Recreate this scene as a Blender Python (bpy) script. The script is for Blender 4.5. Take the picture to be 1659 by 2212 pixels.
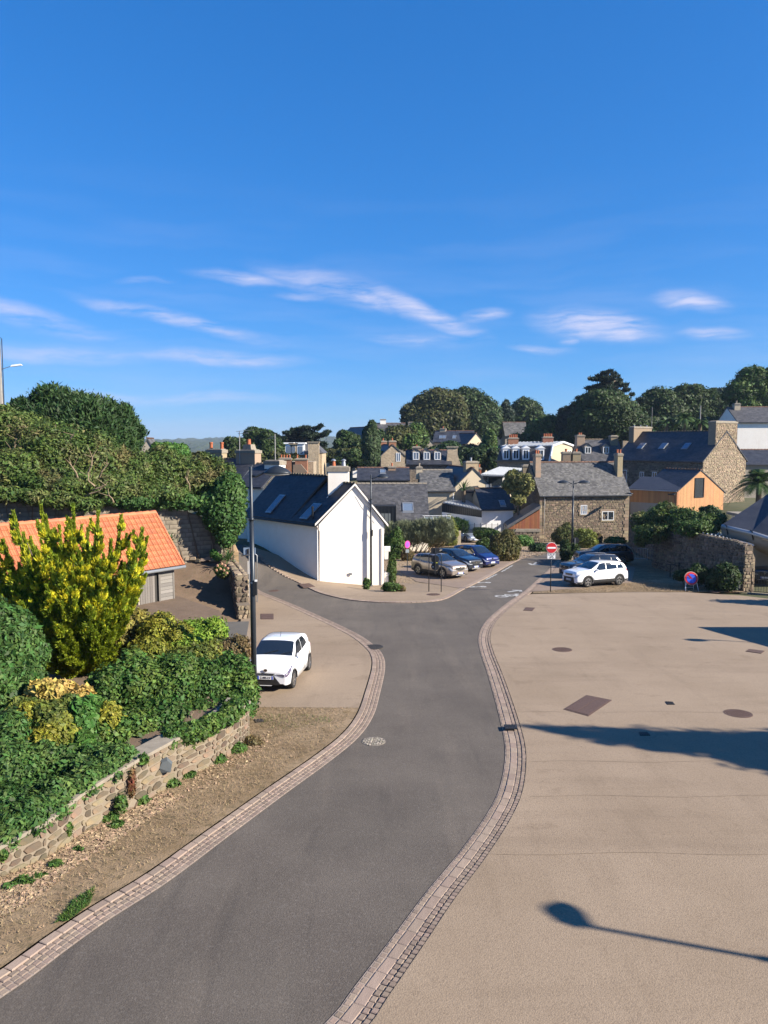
import bpy, bmesh, math, random
import numpy as np
from mathutils import Vector, Matrix
R = math.radians
scene = bpy.context.scene
for o in list(bpy.data.objects): bpy.data.objects.remove(o)
COL = scene.collection

# ---------------------------------------------------------------- camera, sky, sun, exposure
FPX, HZ, CAMZ = 1597.0, 957.0, 7.0          # focal length, horizon and frame are measured on a 1659 x 2212 picture
PITCH = math.atan((1106 - HZ) / FPX)
cam = bpy.data.cameras.new('camera'); camo = bpy.data.objects.new('camera', cam); COL.objects.link(camo)
camo.location = (0, 0, CAMZ); camo.rotation_euler = (math.pi / 2 - PITCH, 0, 0)
cam.sensor_fit = 'VERTICAL'; cam.sensor_height = 24.0; cam.lens = 24.0 * FPX / 2212.0
cam.clip_start = 0.1; cam.clip_end = 20000
scene.camera = camo
SUN_EL, SUN_SHADOW = 29.0, 161.5            # elevation; direction in which shadows fall (degrees from +X)
sd = Vector((math.cos(R(SUN_SHADOW)) * math.cos(R(SUN_EL)), math.sin(R(SUN_SHADOW)) * math.cos(R(SUN_EL)), -math.sin(R(SUN_EL))))
sl = bpy.data.lights.new('sun', 'SUN'); sl.energy = 5.0; sl.angle = R(0.5); sl.color = (1.0, 0.915, 0.79)
so = bpy.data.objects.new('sun', sl); COL.objects.link(so); so.rotation_euler = sd.to_track_quat('-Z', 'Y').to_euler(); so.location = (20, -10, 40)
scene.view_settings.view_transform = 'Standard'; scene.view_settings.look = 'None'
EXPO = 1.28; HAZE = 0.00014
scene.view_settings.exposure = EXPO; scene.view_settings.gamma = 1.0; scene.view_settings.use_curve_mapping = False
W = bpy.data.worlds.new('World'); scene.world = W; W.use_nodes = True
nt = W.node_tree; nt.nodes.clear()
def N(t, **k):
    n = nt.nodes.new(t)
    for a, b in k.items(): setattr(n, a, b)
    return n
def Lk(a, b): nt.links.new(a, b)
def vm(op, a, b=None):
    n = N('ShaderNodeMath', operation=op)
    for i, v in enumerate((a, b)):
        if v is None: continue
        if isinstance(v, (int, float)): n.inputs[i].default_value = v
        else: Lk(v, n.inputs[i])
    return n.outputs[0]
sky = N('ShaderNodeTexSky'); sky.sky_type = 'NISHITA'; sky.sun_disc = False
sky.sun_elevation = R(SUN_EL); sky.sun_rotation = R(90 - (SUN_SHADOW + 180))
sky.altitude = 30; sky.air_density = 1.0; sky.dust_density = 0.0; sky.ozone_density = 3.2
hs = N('ShaderNodeHueSaturation'); hs.inputs['Saturation'].default_value = 1.16; hs.inputs['Value'].default_value = 1.0; hs.inputs['Hue'].default_value = 0.505
Lk(sky.outputs[0], hs.inputs['Color'])
tc = N('ShaderNodeTexCoord'); sp = N('ShaderNodeSeparateXYZ'); Lk(tc.outputs['Generated'], sp.inputs[0])
az = vm('ARCTAN2', sp.outputs[0], sp.outputs[1]); el = vm('ARCSINE', sp.outputs[2])
cb = N('ShaderNodeCombineXYZ'); Lk(az, cb.inputs[0]); Lk(el, cb.inputs[1])
# thin cirrus: a few long wisps (azimuth, elevation, half length, half width, tilt, strength), torn by stretched noise
def pa(px, py):
    u = (px - 829.5) / FPX; v = (1106 - py) / FPX
    y = math.cos(PITCH) + v * math.sin(PITCH); z = v * math.cos(PITCH) - math.sin(PITCH)
    return math.atan2(u, y), math.atan2(z, math.hypot(u, y))
WISPS = [(520, 600, 100, 15, -.10, .45), (720, 620, 170, 32, -.22, .42), (900, 668, 150, 22, -.42, .85), (1040, 682, 60, 15, .10, .55),
         (800, 640, 90, 22, -.30, .6), (1290, 705, 130, 34, -.16, .9), (1350, 725, 60, 20, .05, .6), (1490, 655, 70, 20, -.22, .6), (1545, 725, 62, 13, -.12, .5),
         (60, 685, 170, 24, -.16, .42), (390, 695, 200, 16, -.20, .55), (470, 775, 190, 18, -.03, .45), (120, 765, 200, 20, .02, .3),
         (450, 858, 170, 14, .02, .38), (320, 606, 60, 8, .05, .3), (900, 735, 130, 18, -.05, .3), (1170, 755, 70, 10, -.06, .35), (1235, 735, 25, 10, 0, .35),
         (660, 640, 70, 10, .05, .35), (250, 858, 150, 16, .03, .25)]
wn = N('ShaderNodeTexNoise'); wn.inputs['Scale'].default_value = 9; wn.inputs['Detail'].default_value = 5
Lk(cb.outputs[0], wn.inputs['Vector'])
off = N('ShaderNodeVectorMath', operation='MULTIPLY_ADD'); Lk(wn.outputs['Color'], off.inputs[0]); off.inputs[1].default_value = (.05, .03, 0); off.inputs[2].default_value = (-.025, -.015, 0)
wv = N('ShaderNodeVectorMath', operation='ADD'); Lk(cb.outputs[0], wv.inputs[0]); Lk(off.outputs[0], wv.inputs[1])
acc = None
for (px, py, hl, hw, ti, st) in WISPS:
    a, e = pa(px, py); mp = N('ShaderNodeMapping'); mp.vector_type = 'TEXTURE'
    mp.inputs['Location'].default_value = (a, e, 0); mp.inputs['Rotation'].default_value = (0, 0, ti)
    mp.inputs['Scale'].default_value = (hl / FPX * 1.15, hw / FPX * 1.1, 1); Lk(wv.outputs[0], mp.inputs['Vector'])
    ln = N('ShaderNodeVectorMath', operation='LENGTH'); Lk(mp.outputs[0], ln.inputs[0])
    mr = N('ShaderNodeMapRange'); mr.interpolation_type = 'SMOOTHSTEP'; Lk(ln.outputs['Value'], mr.inputs[0])
    mr.inputs[1].default_value = 0; mr.inputs[2].default_value = 1.15; mr.inputs[3].default_value = min(1, st * 1.4); mr.inputs[4].default_value = 0
    acc = mr.outputs[0] if acc is None else vm('MAXIMUM', acc, mr.outputs[0])
m2 = N('ShaderNodeMapping'); m2.inputs['Rotation'].default_value = (0, 0, .16); m2.inputs['Scale'].default_value = (7, 46, 1); Lk(wv.outputs[0], m2.inputs[0])
n2 = N('ShaderNodeTexNoise'); n2.inputs['Scale'].default_value = 1.4; n2.inputs['Detail'].default_value = 7; n2.inputs['Roughness'].default_value = .62; Lk(m2.outputs[0], n2.inputs['Vector'])
r2 = N('ShaderNodeMapRange'); Lk(n2.outputs[0], r2.inputs[0]); r2.inputs[1].default_value = .33; r2.inputs[2].default_value = .66
cl = vm('MINIMUM', vm('MULTIPLY', vm('MULTIPLY', acc, r2.outputs[0]), 1.3), .85)
m3 = N('ShaderNodeMapping'); m3.inputs['Rotation'].default_value = (0, 0, .05); m3.inputs['Scale'].default_value = (3, 26, 1); Lk(wv.outputs[0], m3.inputs[0])
n3 = N('ShaderNodeTexNoise'); n3.inputs['Scale'].default_value = 1.2; n3.inputs['Detail'].default_value = 5; Lk(m3.outputs[0], n3.inputs['Vector'])
r3 = N('ShaderNodeMapRange'); Lk(n3.outputs[0], r3.inputs[0]); r3.inputs[1].default_value = .45; r3.inputs[2].default_value = .8; r3.inputs[4].default_value = .16
lo = N('ShaderNodeMapRange'); Lk(el, lo.inputs[0]); lo.inputs[1].default_value = .34; lo.inputs[2].default_value = .16
cl = vm('ADD', cl, vm('MULTIPLY', r3.outputs[0], lo.outputs[0]))
# the photograph's deep, even blue: each channel of the sky is compressed and tinted the same way all round
sc = N('ShaderNodeSeparateColor'); Lk(hs.outputs[0], sc.inputs[0]); cc = N('ShaderNodeCombineColor'); s0 = .1464; s1 = 2 ** EXPO * .1
for i, (k, g) in enumerate(((.33, 1.0), (.565, .64), (1.02, .60))): Lk(vm('MULTIPLY', vm('POWER', vm('MULTIPLY', sc.outputs[i], s0), g), k / s1), cc.inputs[i])
mixc = N('ShaderNodeMixRGB'); Lk(cl, mixc.inputs[0]); Lk(cc.outputs[0], mixc.inputs[1]); mixc.inputs[2].default_value = (.70 / s1, .73 / s1, .98 / s1, 1)
bg = N('ShaderNodeBackground'); bg.inputs[1].default_value = 0.1; Lk(mixc.outputs[0], bg.inputs[0])
wo = N('ShaderNodeOutputWorld'); Lk(bg.outputs[0], wo.inputs[0])

# ---------------------------------------------------------------- measuring the place
def ss(a, b, x):
    t = min(1.0, max(0.0, (x - a) / (b - a))); return t * t * (3 - 2 * t)
WD = (-.68, .733)                            # direction in which the white row of houses runs back
def ground_z(x, y):
    z = -0.05 * min(y, 92.0) if y > -50 else 2.5
    s = (x + 4.4) * WD[0] + (y - 49.0) * WD[1]
    z += 2.35 * ss(-.5, 10, s) * ss(-2.8, -5.0, x) * (1 - .0 * s)
    z -= .42 * math.exp(-(((x + .3) / 2.6) ** 2 + ((y - 49.6) / 2.6) ** 2))
    if y > 70:                               # hill behind the village on the right, valley on the left
        z += 11 * ss(95, 215, y) * ss(-30, 45, x) + 4.0 * ss(70, 92, y) * ss(26, 44, x)
        z += -10 * ss(120, 260, y) * ss(0, -60, x)
    if y > 500: z -= 18 * ss(500, 900, y)
    return z
def ray(px, py):
    u = (px - 829.5) / FPX; v = (1106 - py) / FPX; c, s = math.cos(PITCH), math.sin(PITCH)
    return u, c + v * s, v * c - s
def G(px, py):                               # the ground point seen at a place of the photograph
    r = ray(px, py); t = 4.0; dt = .5
    while t < 900:
        if CAMZ + r[2] * t < ground_z(r[0] * t, r[1] * t): break
        t += dt
    a, b = t - dt, t
    for _ in range(30):
        m = (a + b) / 2
        if CAMZ + r[2] * m < ground_z(r[0] * m, r[1] * m): b = m
        else: a = m
    return Vector((r[0] * b, r[1] * b, ground_z(r[0] * b, r[1] * b)))
def P(px, py, Y):                            # the point at depth Y
    r = ray(px, py); t = Y / r[1]; return Vector((r[0] * t, Y, CAMZ + r[2] * t))
def zat(py, Y): return P(829.5, py, Y).z
def xat(px, Y): return P(px, HZ, Y).x

# ---------------------------------------------------------------- objects and meshes
def tag(o, label=None, cat=None, group=None, kind=None):
    if label: o['label'] = label
    if cat: o['category'] = cat
    if group: o['group'] = group
    if kind: o['kind'] = kind
    return o
def empty(name, loc=(0, 0, 0), rz=0, label=None, cat=None, group=None):
    o = bpy.data.objects.new(name, None); COL.objects.link(o); o.empty_display_size = .3
    o.location = loc; o.rotation_euler = (0, 0, rz); return tag(o, label, cat, group)
def mobj(name, V, F, mats, parent=None, smooth=False, mi=None, loc=None, rot=None):
    me = bpy.data.meshes.new(name); me.from_pydata([tuple(v) for v in V], [], F)
    for m in (mats if isinstance(mats, (list, tuple)) else [mats]): me.materials.append(m)
    if mi: me.polygons.foreach_set('material_index', mi)
    if smooth: me.polygons.foreach_set('use_smooth', [True] * len(F))
    me.update(); return link(name, me, parent, loc, rot)
def link(name, me, parent=None, loc=None, rot=None, scale=None):
    o = bpy.data.objects.new(name, me); COL.objects.link(o)
    if parent is not None: o.parent = parent
    if loc is not None: o.location = loc
    if rot is not None: o.rotation_euler = rot
    if scale is not None: o.scale = scale
    return o
def copy_tree(o, parent=None, loc=None, rz=None, label=None, group=None):
    c = o.copy(); COL.objects.link(c); c.parent = parent
    if loc is not None: c.location = loc
    if rz is not None: c.rotation_euler = (0, 0, rz)
    if label: c['label'] = label
    if group: c['group'] = group
    for ch in list(o.children): copy_tree(ch, c)
    return c
class MB:
    def __init__(s): s.v = []; s.f = []; s.m = []
    def add(s, V, F, m=0):
        b = len(s.v); s.v += [tuple(v) for v in V]; s.f += [tuple(i + b for i in f) for f in F]; s.m += [m] * len(F); return s
    def box(s, c, d, rz=0, m=0, taper=1, M=None):
        x, y, z = d[0] / 2, d[1] / 2, d[2] / 2; V = []
        for k, t in ((-1, 1), (1, taper)):
            for a, b in ((-1, -1), (1, -1), (1, 1), (-1, 1)): V.append(Vector((a * x * t, b * y * t, k * z)))
        Q = M if M is not None else Matrix.Rotation(rz, 3, 'Z')
        V = [Q @ v + Vector(c) for v in V]
        return s.add(V, [(3, 2, 1, 0), (4, 5, 6, 7), (0, 1, 5, 4), (1, 2, 6, 5), (2, 3, 7, 6), (3, 0, 4, 7)], m)
    def tube(s, pts, r, n=8, m=0, cap=True):
        pts = [Vector(p) for p in pts]; rs = r if isinstance(r, (list, tuple)) else [r] * len(pts); V = []; F = []
        pu = None
        for i, p in enumerate(pts):
            d = (pts[min(i + 1, len(pts) - 1)] - pts[max(i - 1, 0)]).normalized()
            if pu is None: pu = (Vector((0, 0, 1)) if abs(d.z) < .9 else Vector((1, 0, 0)))
            u = d.cross(pu).normalized(); w = d.cross(u).normalized(); pu = -w if False else pu
            for k in range(n):
                a = 2 * math.pi * k / n; V.append(p + (u * math.cos(a) + w * math.sin(a)) * rs[i])
        for i in range(len(pts) - 1):
            for k in range(n): F.append((i * n + k, i * n + (k + 1) % n, (i + 1) * n + (k + 1) % n, (i + 1) * n + k))
        if cap: F.append(tuple(range(n - 1, -1, -1))); F.append(tuple((len(pts) - 1) * n + k for k in range(n)))
        return s.add(V, F, m)
    def lathe(s, prof, c=(0, 0, 0), n=16, m=0, M=None, cap=True):
        V = []; F = []; Q = M if M is not None else Matrix.Identity(3)
        for r, z in prof:
            for k in range(n):
                a = 2 * math.pi * k / n; V.append(Q @ Vector((r * math.cos(a), r * math.sin(a), z)) + Vector(c))
        for i in range(len(prof) - 1):
            for k in range(n): F.append((i * n + k, i * n + (k + 1) % n, (i + 1) * n + (k + 1) % n, (i + 1) * n + k))
        if cap: F.append(tuple(range(n - 1, -1, -1))); F.append(tuple((len(prof) - 1) * n + k for k in range(n)))
        return s.add(V, F, m)
    def poly(s, V, m=0): return s.add(V, [tuple(range(len(V)))], m)
    def slab(s, V, d, m=0):                  # polygon V thickened by vector d
        n = len(V); V = [Vector(v) for v in V]; d = Vector(d)
        return s.add(V + [v + d for v in V], [tuple(range(n))[::-1], tuple(range(n, 2 * n))] + [(i, (i + 1) % n, n + (i + 1) % n, n + i) for i in range(n)], m)
    def build(s, name, mats, parent=None, smooth=False, loc=None, rot=None, fix=True):
        o = mobj(name, s.v, s.f, mats, parent, smooth, s.m if isinstance(mats, (list, tuple)) and len(mats) > 1 else None, loc, rot)
        if fix:
            bm = bmesh.new(); bm.from_mesh(o.data); bmesh.ops.recalc_face_normals(bm, faces=bm.faces); bm.to_mesh(o.data); bm.free()
        return o
def text_obj(name, body, size, mat, parent, loc, rot, sx=1, depth=.002):
    cu = bpy.data.curves.new(name, 'FONT'); cu.body = body; cu.size = size; cu.align_x = 'CENTER'; cu.align_y = 'CENTER'; cu.extrude = depth; cu.resolution_u = 2
    t = bpy.data.objects.new('t', cu); COL.objects.link(t); dg = bpy.context.evaluated_depsgraph_get()
    me = bpy.data.meshes.new_from_object(t.evaluated_get(dg)); me.materials.clear(); me.materials.append(mat)
    bpy.data.objects.remove(t); o = link(name, me, parent, loc, rot, (sx, 1, 1)); return o

# ---------------------------------------------------------------- materials
MATS = {}
def mat(name, c1, c2=None, scale=3, rough=.85, bump=0, bscale=30, island=0, obr=0, metal=0, coat=0, spec=.5, c3=None, s3=40, f3=.3, detail=6, stretch=(1, 1, 1), trans=0, aniso=None, translu=0, emis=None):
    if name in MATS: return MATS[name]
    if any(k in name for k in ('leaf', 'cypress', 'larch', 'slate', 'zinc', 'tip')): c1 = tuple(v * .82 for v in c1); c2 = c2 and tuple(v * .82 for v in c2); c3 = c3 and tuple(v * .82 for v in c3)
    if not any(k in name for k in ('leaf', 'white', 'cypress', 'glass', 'sign', 'traffic', 'paint', 'lamp', 'tip', 'larch', 'zinc', 'slate')): K_ = (.64, .615, .565); c1 = tuple(v * k for v, k in zip(c1, K_)); c2 = c2 and tuple(v * k for v, k in zip(c2, K_)); c3 = c3 and tuple(v * k for v, k in zip(c3, K_))
    m = bpy.data.materials.new(name); m.use_nodes = True; t = m.node_tree; b = t.nodes['Principled BSDF']; MATS[name] = m
    b.inputs['Roughness'].default_value = rough; b.inputs['Metallic'].default_value = metal; b.inputs['Specular IOR Level'].default_value = spec
    if coat: b.inputs['Coat Weight'].default_value = coat; b.inputs['Coat Roughness'].default_value = .04
    def nn(k, **a):
        n = t.nodes.new(k)
        for q, w in a.items(): setattr(n, q, w)
        return n
    L = t.links.new
    c1 = tuple(c1) + (1,)
    tcn = nn('ShaderNodeTexCoord'); mp = nn('ShaderNodeMapping'); mp.inputs['Scale'].default_value = stretch
    geo = nn('ShaderNodeNewGeometry')
    L(tcn.outputs['Object'], mp.inputs[0])
    col = None
    if c2 is not None:
        n = nn('ShaderNodeTexNoise'); n.inputs['Scale'].default_value = scale; n.inputs['Detail'].default_value = detail; n.inputs['Roughness'].default_value = .62; L(mp.outputs[0], n.inputs['Vector'])
        r = nn('ShaderNodeMapRange'); L(n.outputs[0], r.inputs[0]); r.inputs[1].default_value = .32; r.inputs[2].default_value = .68
        x = nn('ShaderNodeMixRGB'); L(r.outputs[0], x.inputs[0]); x.inputs[1].default_value = c1; x.inputs[2].default_value = tuple(c2) + (1,); col = x.outputs[0]
    if c3 is not None:
        n = nn('ShaderNodeTexNoise'); n.inputs['Scale'].default_value = s3; n.inputs['Detail'].default_value = 3; L(mp.outputs[0], n.inputs['Vector'])
        r = nn('ShaderNodeMapRange'); L(n.outputs[0], r.inputs[0]); r.inputs[1].default_value = .5; r.inputs[2].default_value = .72; r.inputs[4].default_value = f3
        x = nn('ShaderNodeMixRGB'); L(r.outputs[0], x.inputs[0]); x.inputs[2].default_value = tuple(c3) + (1,)
        if col: L(col, x.inputs[1])
        else: x.inputs[1].default_value = c1
        col = x.outputs[0]
    if island or obr:
        oi = nn('ShaderNodeObjectInfo'); a = nn('ShaderNodeMath', operation='ADD'); L(geo.outputs['Random Per Island'], a.inputs[0]); L(oi.outputs['Random'], a.inputs[1])
        fr = nn('ShaderNodeMath', operation='FRACT'); L(a.outputs[0], fr.inputs[0])
        k = island or obr
        r = nn('ShaderNodeMapRange'); L(fr.outputs[0], r.inputs[0]); r.inputs[3].default_value = 1 - k; r.inputs[4].default_value = 1 + k * .8
        hsv = nn('ShaderNodeHueSaturation'); L(r.outputs[0], hsv.inputs['Value'])
        w2 = nn('ShaderNodeTexWhiteNoise', noise_dimensions='1D'); L(fr.outputs[0], w2.inputs['W'])
        r2 = nn('ShaderNodeMapRange'); L(w2.outputs[0], r2.inputs[0]); r2.inputs[3].default_value = .5 - k * .045; r2.inputs[4].default_value = .5 + k * .045; L(r2.outputs[0], hsv.inputs['Hue'])
        if col: L(col, hsv.inputs['Color'])
        else: hsv.inputs['Color'].default_value = c1
        col = hsv.outputs[0]
    if col: L(col, b.inputs['Base Color'])
    else: b.inputs['Base Color'].default_value = c1
    if bump:
        n = nn('ShaderNodeTexNoise'); n.inputs['Scale'].default_value = bscale; n.inputs['Detail'].default_value = 5; L(mp.outputs[0], n.inputs['Vector'])
        bp = nn('ShaderNodeBump'); bp.inputs['Strength'].default_value = min(1, bump); bp.inputs['Distance'].default_value = .02; L(n.outputs[0], bp.inputs['Height']); L(bp.outputs[0], b.inputs['Normal'])
    if trans: b.inputs['Transmission Weight'].default_value = trans
    if translu:
        tr = nn('ShaderNodeBsdfTranslucent'); mx = nn('ShaderNodeMixShader'); mx.inputs[0].default_value = translu
        if col: L(col, tr.inputs[0])
        else: tr.inputs[0].default_value = c1
        out = t.nodes['Material Output']; L(b.outputs[0], mx.inputs[1]); L(tr.outputs[0], mx.inputs[2]); L(mx.outputs[0], out.inputs[0])
    return m
def leafmat(name, a, b2, k=.45, sc=.5, c3=None, f3=.6, s3=1.2, translu=.22):
    return mat(name, a, b2, scale=sc, rough=.62, island=k, c3=c3, f3=f3, s3=s3, translu=translu, spec=.3, detail=3)
asph = mat('asphalt', (.132, .112, .096), (.172, .149, .129), scale=.55, rough=.9, c3=(.26, .24, .225), s3=22, f3=.4, bump=.5, bscale=45)
tan = mat('tan_resin_gravel', (.40, .31, .228), (.45, .352, .262), scale=.35, rough=.93, c3=(.22, .165, .125), s3=24, f3=.4, bump=.4, bscale=45)
dirt = mat('dry_grass_dirt', (.30, .215, .13), (.42, .31, .20), scale=1.1, rough=1, c3=(.10, .085, .035), s3=7, f3=.65, bump=.8, bscale=25)
gravel = mat('gravel_dirt', (.36, .27, .185), (.44, .34, .24), scale=2, rough=1, c3=(.16, .12, .07), s3=9, f3=.4, bump=.8, bscale=35)
soil = mat('bare_soil', (.17, .115, .078), (.235, .165, .115), scale=1.2, rough=1, c3=(.10, .09, .04), s3=5, f3=.4, bump=.9, bscale=14)
sett_m = mat('granite_sett', (.37, .285, .235), (.31, .24, .195), scale=9, rough=.85, island=.2, bump=.3, bscale=60)
slabm = mat('granite_kerb', (.43, .335, .28), (.37, .285, .235), scale=9, rough=.85, island=.16, bump=.3, bscale=60)
weedy = mat('rough_grass_ground', (.07, .09, .03), (.13, .12, .05), scale=.3, rough=1, c3=(.04, .06, .02), s3=.8, f3=.6)
mortar = mat('mortar_bed', (.46, .38, .33), (.38, .31, .27), scale=6, rough=.95)
render_w = mat('white_render', (.82, .76, .67), (.87, .82, .73), scale=1.3, rough=.9, bump=.15, bscale=40)
render_c = mat('cream_render', (.66, .57, .44), (.72, .63, .49), scale=1.3, rough=.9, bump=.15, bscale=30)
render_g = mat('grey_render', (.42, .38, .33), (.5, .46, .40), scale=1.5, rough=.9, c3=(.25, .21, .16), s3=3, f3=.4)
slate = mat('slate', (.068, .068, .075), (.105, .10, .10), scale=1.4, rough=.62, island=.35, c3=(.19, .18, .15), s3=2.5, f3=.2, bump=.2, bscale=20)
slate_old = mat('weathered_slate', (.085, .083, .085), (.135, .13, .125), scale=1.0, rough=.75, island=.42, c3=(.22, .21, .17), s3=3.2, f3=.4, bump=.2, bscale=20)
slate_dk = mat('dark_slate', (.028, .031, .042), (.055, .058, .07), scale=.9, rough=.5, island=.3, c3=(.15, .14, .12), s3=2.5, f3=.12, bump=.2, bscale=20)
ridge_m = mat('ridge_tile', (.26, .12, .075), (.17, .10, .07), scale=5, rough=.85, obr=.25)
ridge_g = mat('mossy_ridge_tile', (.16, .13, .10), (.26, .20, .13), scale=6, rough=.9, obr=.25)
stone = mat('rubble_stone', (.36, .275, .185), (.29, .225, .16), scale=5, rough=.9, island=.48, bump=.5, bscale=22, c3=(.16, .14, .125), s3=2.2, f3=.35)
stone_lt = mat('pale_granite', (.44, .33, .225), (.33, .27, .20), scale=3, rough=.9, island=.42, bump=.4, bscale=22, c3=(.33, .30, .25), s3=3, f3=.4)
stone_dk = mat('shade_toned_rubble', (.27, .21, .15), (.20, .16, .125), scale=4, rough=.92, island=.5, bump=.6, bscale=18, c3=(.11, .10, .085), s3=2.2, f3=.5)  # darker rubble, shade put into its colour, mostly for unlit wall faces
joint = mat('lime_mortar', (.40, .33, .25), (.31, .26, .20), scale=5, rough=.95, bump=.3, bscale=30)
jointdk = mat('old_mortar', (.26, .21, .16), (.20, .165, .13), scale=5, rough=.95, bump=.3, bscale=30)
block_m = mat('concrete_block', (.40, .35, .285), (.30, .26, .21), scale=2.2, rough=.95, island=.22, bump=.5, bscale=35, c3=(.19, .17, .14), s3=1.6, f3=.35)
orange = mat('orange_roof_tile', (.74, .26, .12), (.60, .19, .08), scale=1.2, rough=.72, obr=.12, island=.1, c3=(.40, .14, .07), s3=14, f3=.25)
greyw = mat('weathered_grey_wood', (.20, .185, .175), (.29, .27, .26), scale=5, rough=.9, obr=.2, island=.2, stretch=(1, 1, 9), c3=(.16, .15, .145), s3=12, f3=.6)
greywh = mat('weathered_grey_wood_level', (.24, .23, .225), (.34, .325, .315), scale=5, rough=.9, obr=.2, island=.2, stretch=(1.5, 1.5, 14), c3=(.17, .16, .155), s3=10, f3=.5)
wood = mat('orange_larch', (.46, .225, .085), (.52, .265, .11), scale=1.5, rough=.7, island=.16, c3=(.40, .18, .06), s3=8, f3=.3)
woodr = mat('red_larch', (.30, .10, .04), (.36, .13, .05), scale=1.5, rough=.7, island=.2)
zinc = mat('zinc', (.36, .38, .40), (.42, .44, .46), scale=3, rough=.42, metal=.55)
zincl = mat('pale_zinc_roof', (.36, .38, .40), (.44, .46, .48), scale=2, rough=.45, metal=.3)
anth = mat('anthracite_metal', (.035, .042, .055), rough=.38, metal=.5)
postm = mat('dark_blue_grey_post', (.032, .043, .06), (.042, .055, .075), scale=4, rough=.4, metal=.3)
blk = mat('black_paint', (.012, .013, .015), rough=.45)
glass = mat('window_glass', (.02, .026, .032), rough=.05, spec=.8)
glassb = mat('bright_window_glass', (.12, .16, .22), rough=.06, spec=1)
whitep = mat('white_paint', (.78, .78, .77), rough=.4)
redp = mat('traffic_red', (.50, .018, .022), rough=.4)
bluep = mat('traffic_blue', (.02, .07, .50), rough=.4)
terra = mat('terracotta', (.56, .17, .07), (.48, .14, .06), scale=6, rough=.8)
brick = mat('red_brick', (.42, .17, .10), (.33, .14, .09), scale=6, rough=.9, island=.2, c3=(.5, .38, .28), s3=9, f3=.5)
capm = mat('concrete_cap', (.40, .36, .30), (.30, .265, .225), scale=4, rough=.9, c3=(.2, .18, .15), s3=6, f3=.5)
bark = mat('bark', (.14, .105, .075), (.20, .155, .115), scale=7, rough=.95, bump=.6, bscale=20)
barkl = mat('pale_dead_bark', (.42, .33, .23), (.33, .25, .17), scale=7, rough=.95)
rubble_mix = mat('retaining_rubble', (.25, .195, .13), (.17, .15, .125), scale=2.5, rough=.9, island=.5, bump=.5, bscale=25, c3=(.42, .26, .13), s3=1.7, f3=.6)
joint_lt = mat('pale_lime_mortar', (.34, .29, .225), (.26, .22, .175), scale=4, rough=.95, bump=.4, bscale=30, c3=(.22, .18, .13), s3=2.5, f3=.35)
rust = mat('rusty_iron', (.105, .062, .05), (.15, .09, .075), scale=14, rough=.8, bump=.4, bscale=60)
iron = mat('cast_iron', (.05, .047, .047), (.09, .085, .08), scale=14, rough=.6, metal=.4, bump=.4, bscale=60)
paint = mat('road_paint', (.44, .44, .42), (.30, .30, .29), scale=14, rough=.8)
far_l = mat('far_woodland', (.028, .050, .028), (.05, .075, .04), scale=.012, rough=1, c3=(.12, .13, .07), s3=.03, f3=.4)
def wear(m, layers):                         # broad patches, streaks and spots that belong to the surface itself
    t = m.node_tree; b = t.nodes['Principled BSDF']; src = b.inputs['Base Color'].links[0].from_socket; tcn = t.nodes.new('ShaderNodeTexCoord')
    for (sc, st, lo_, hi_, tint, f, rot) in layers:
        mp = t.nodes.new('ShaderNodeMapping'); mp.inputs['Scale'].default_value = st; mp.inputs['Rotation'].default_value = (0, 0, rot); t.links.new(tcn.outputs['Object'], mp.inputs[0])
        n = t.nodes.new('ShaderNodeTexNoise'); n.inputs['Scale'].default_value = sc; n.inputs['Detail'].default_value = 6; n.inputs['Roughness'].default_value = .65; t.links.new(mp.outputs[0], n.inputs['Vector'])
        r = t.nodes.new('ShaderNodeMapRange'); t.links.new(n.outputs[0], r.inputs[0]); r.inputs[1].default_value = lo_; r.inputs[2].default_value = hi_; r.inputs[4].default_value = f
        x = t.nodes.new('ShaderNodeMixRGB'); x.blend_type = 'MULTIPLY'; t.links.new(r.outputs[0], x.inputs[0]); t.links.new(src, x.inputs[1]); x.inputs[2].default_value = tuple(tint) + (1,); src = x.outputs[0]
    t.links.new(src, b.inputs['Base Color'])
wear(tan, [(.22, (1, 1, 1), .42, .62, (.80, .78, .74), .55, 0), (1.0, (.16, 1.3, 1), .52, .70, (.72, .70, .68), .4, .5), (1.1, (1.2, .14, 1), .55, .7, (.70, .68, .66), .35, .35), (2.6, (1, 1, 1), .69, .73, (.55, .52, .5), .7, 0), (4.5, (1, 1, 1), .72, .75, (1.7, 1.6, 1.5), .5, 0), (38, (1, 1, 1), .46, .64, (.66, .64, .62), .55, 0), (60, (1, 1, 1), .58, .68, (1.5, 1.45, 1.4), .5, 0), (.8, (.9, .9, 1), .60, .64, (.82, .80, .78), .6, 0)])
wear(asph, [(.25, (1, 1, 1), .42, .60, (.80, .80, .80), .75, 0), (.9, (1.3, .10, 1), .5, .64, (1.35, 1.33, 1.3), .45, -.25), (1.2, (1.5, .2, 1), .56, .68, (.65, .65, .66), .5, .2), (2.2, (1, 1, 1), .70, .73, (.5, .5, .5), .7, 0), (7, (1, 1, 1), .66, .72, (1.5, 1.45, 1.4), .35, 0), (38, (1, 1, 1), .45, .62, (.58, .57, .56), .6, 0), (55, (1, 1, 1), .56, .66, (1.8, 1.75, 1.7), .6, 0)])
wear(dirt, [(.5, (1, 1, 1), .40, .62, (.70, .66, .55), .7, 0), (2.5, (1, 1, 1), .52, .64, (.62, .60, .42), .6, 0)])
wear(render_w, [(1.0, (1, 1, .25), .52, .72, (.88, .84, .77), .4, 0)])
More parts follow.
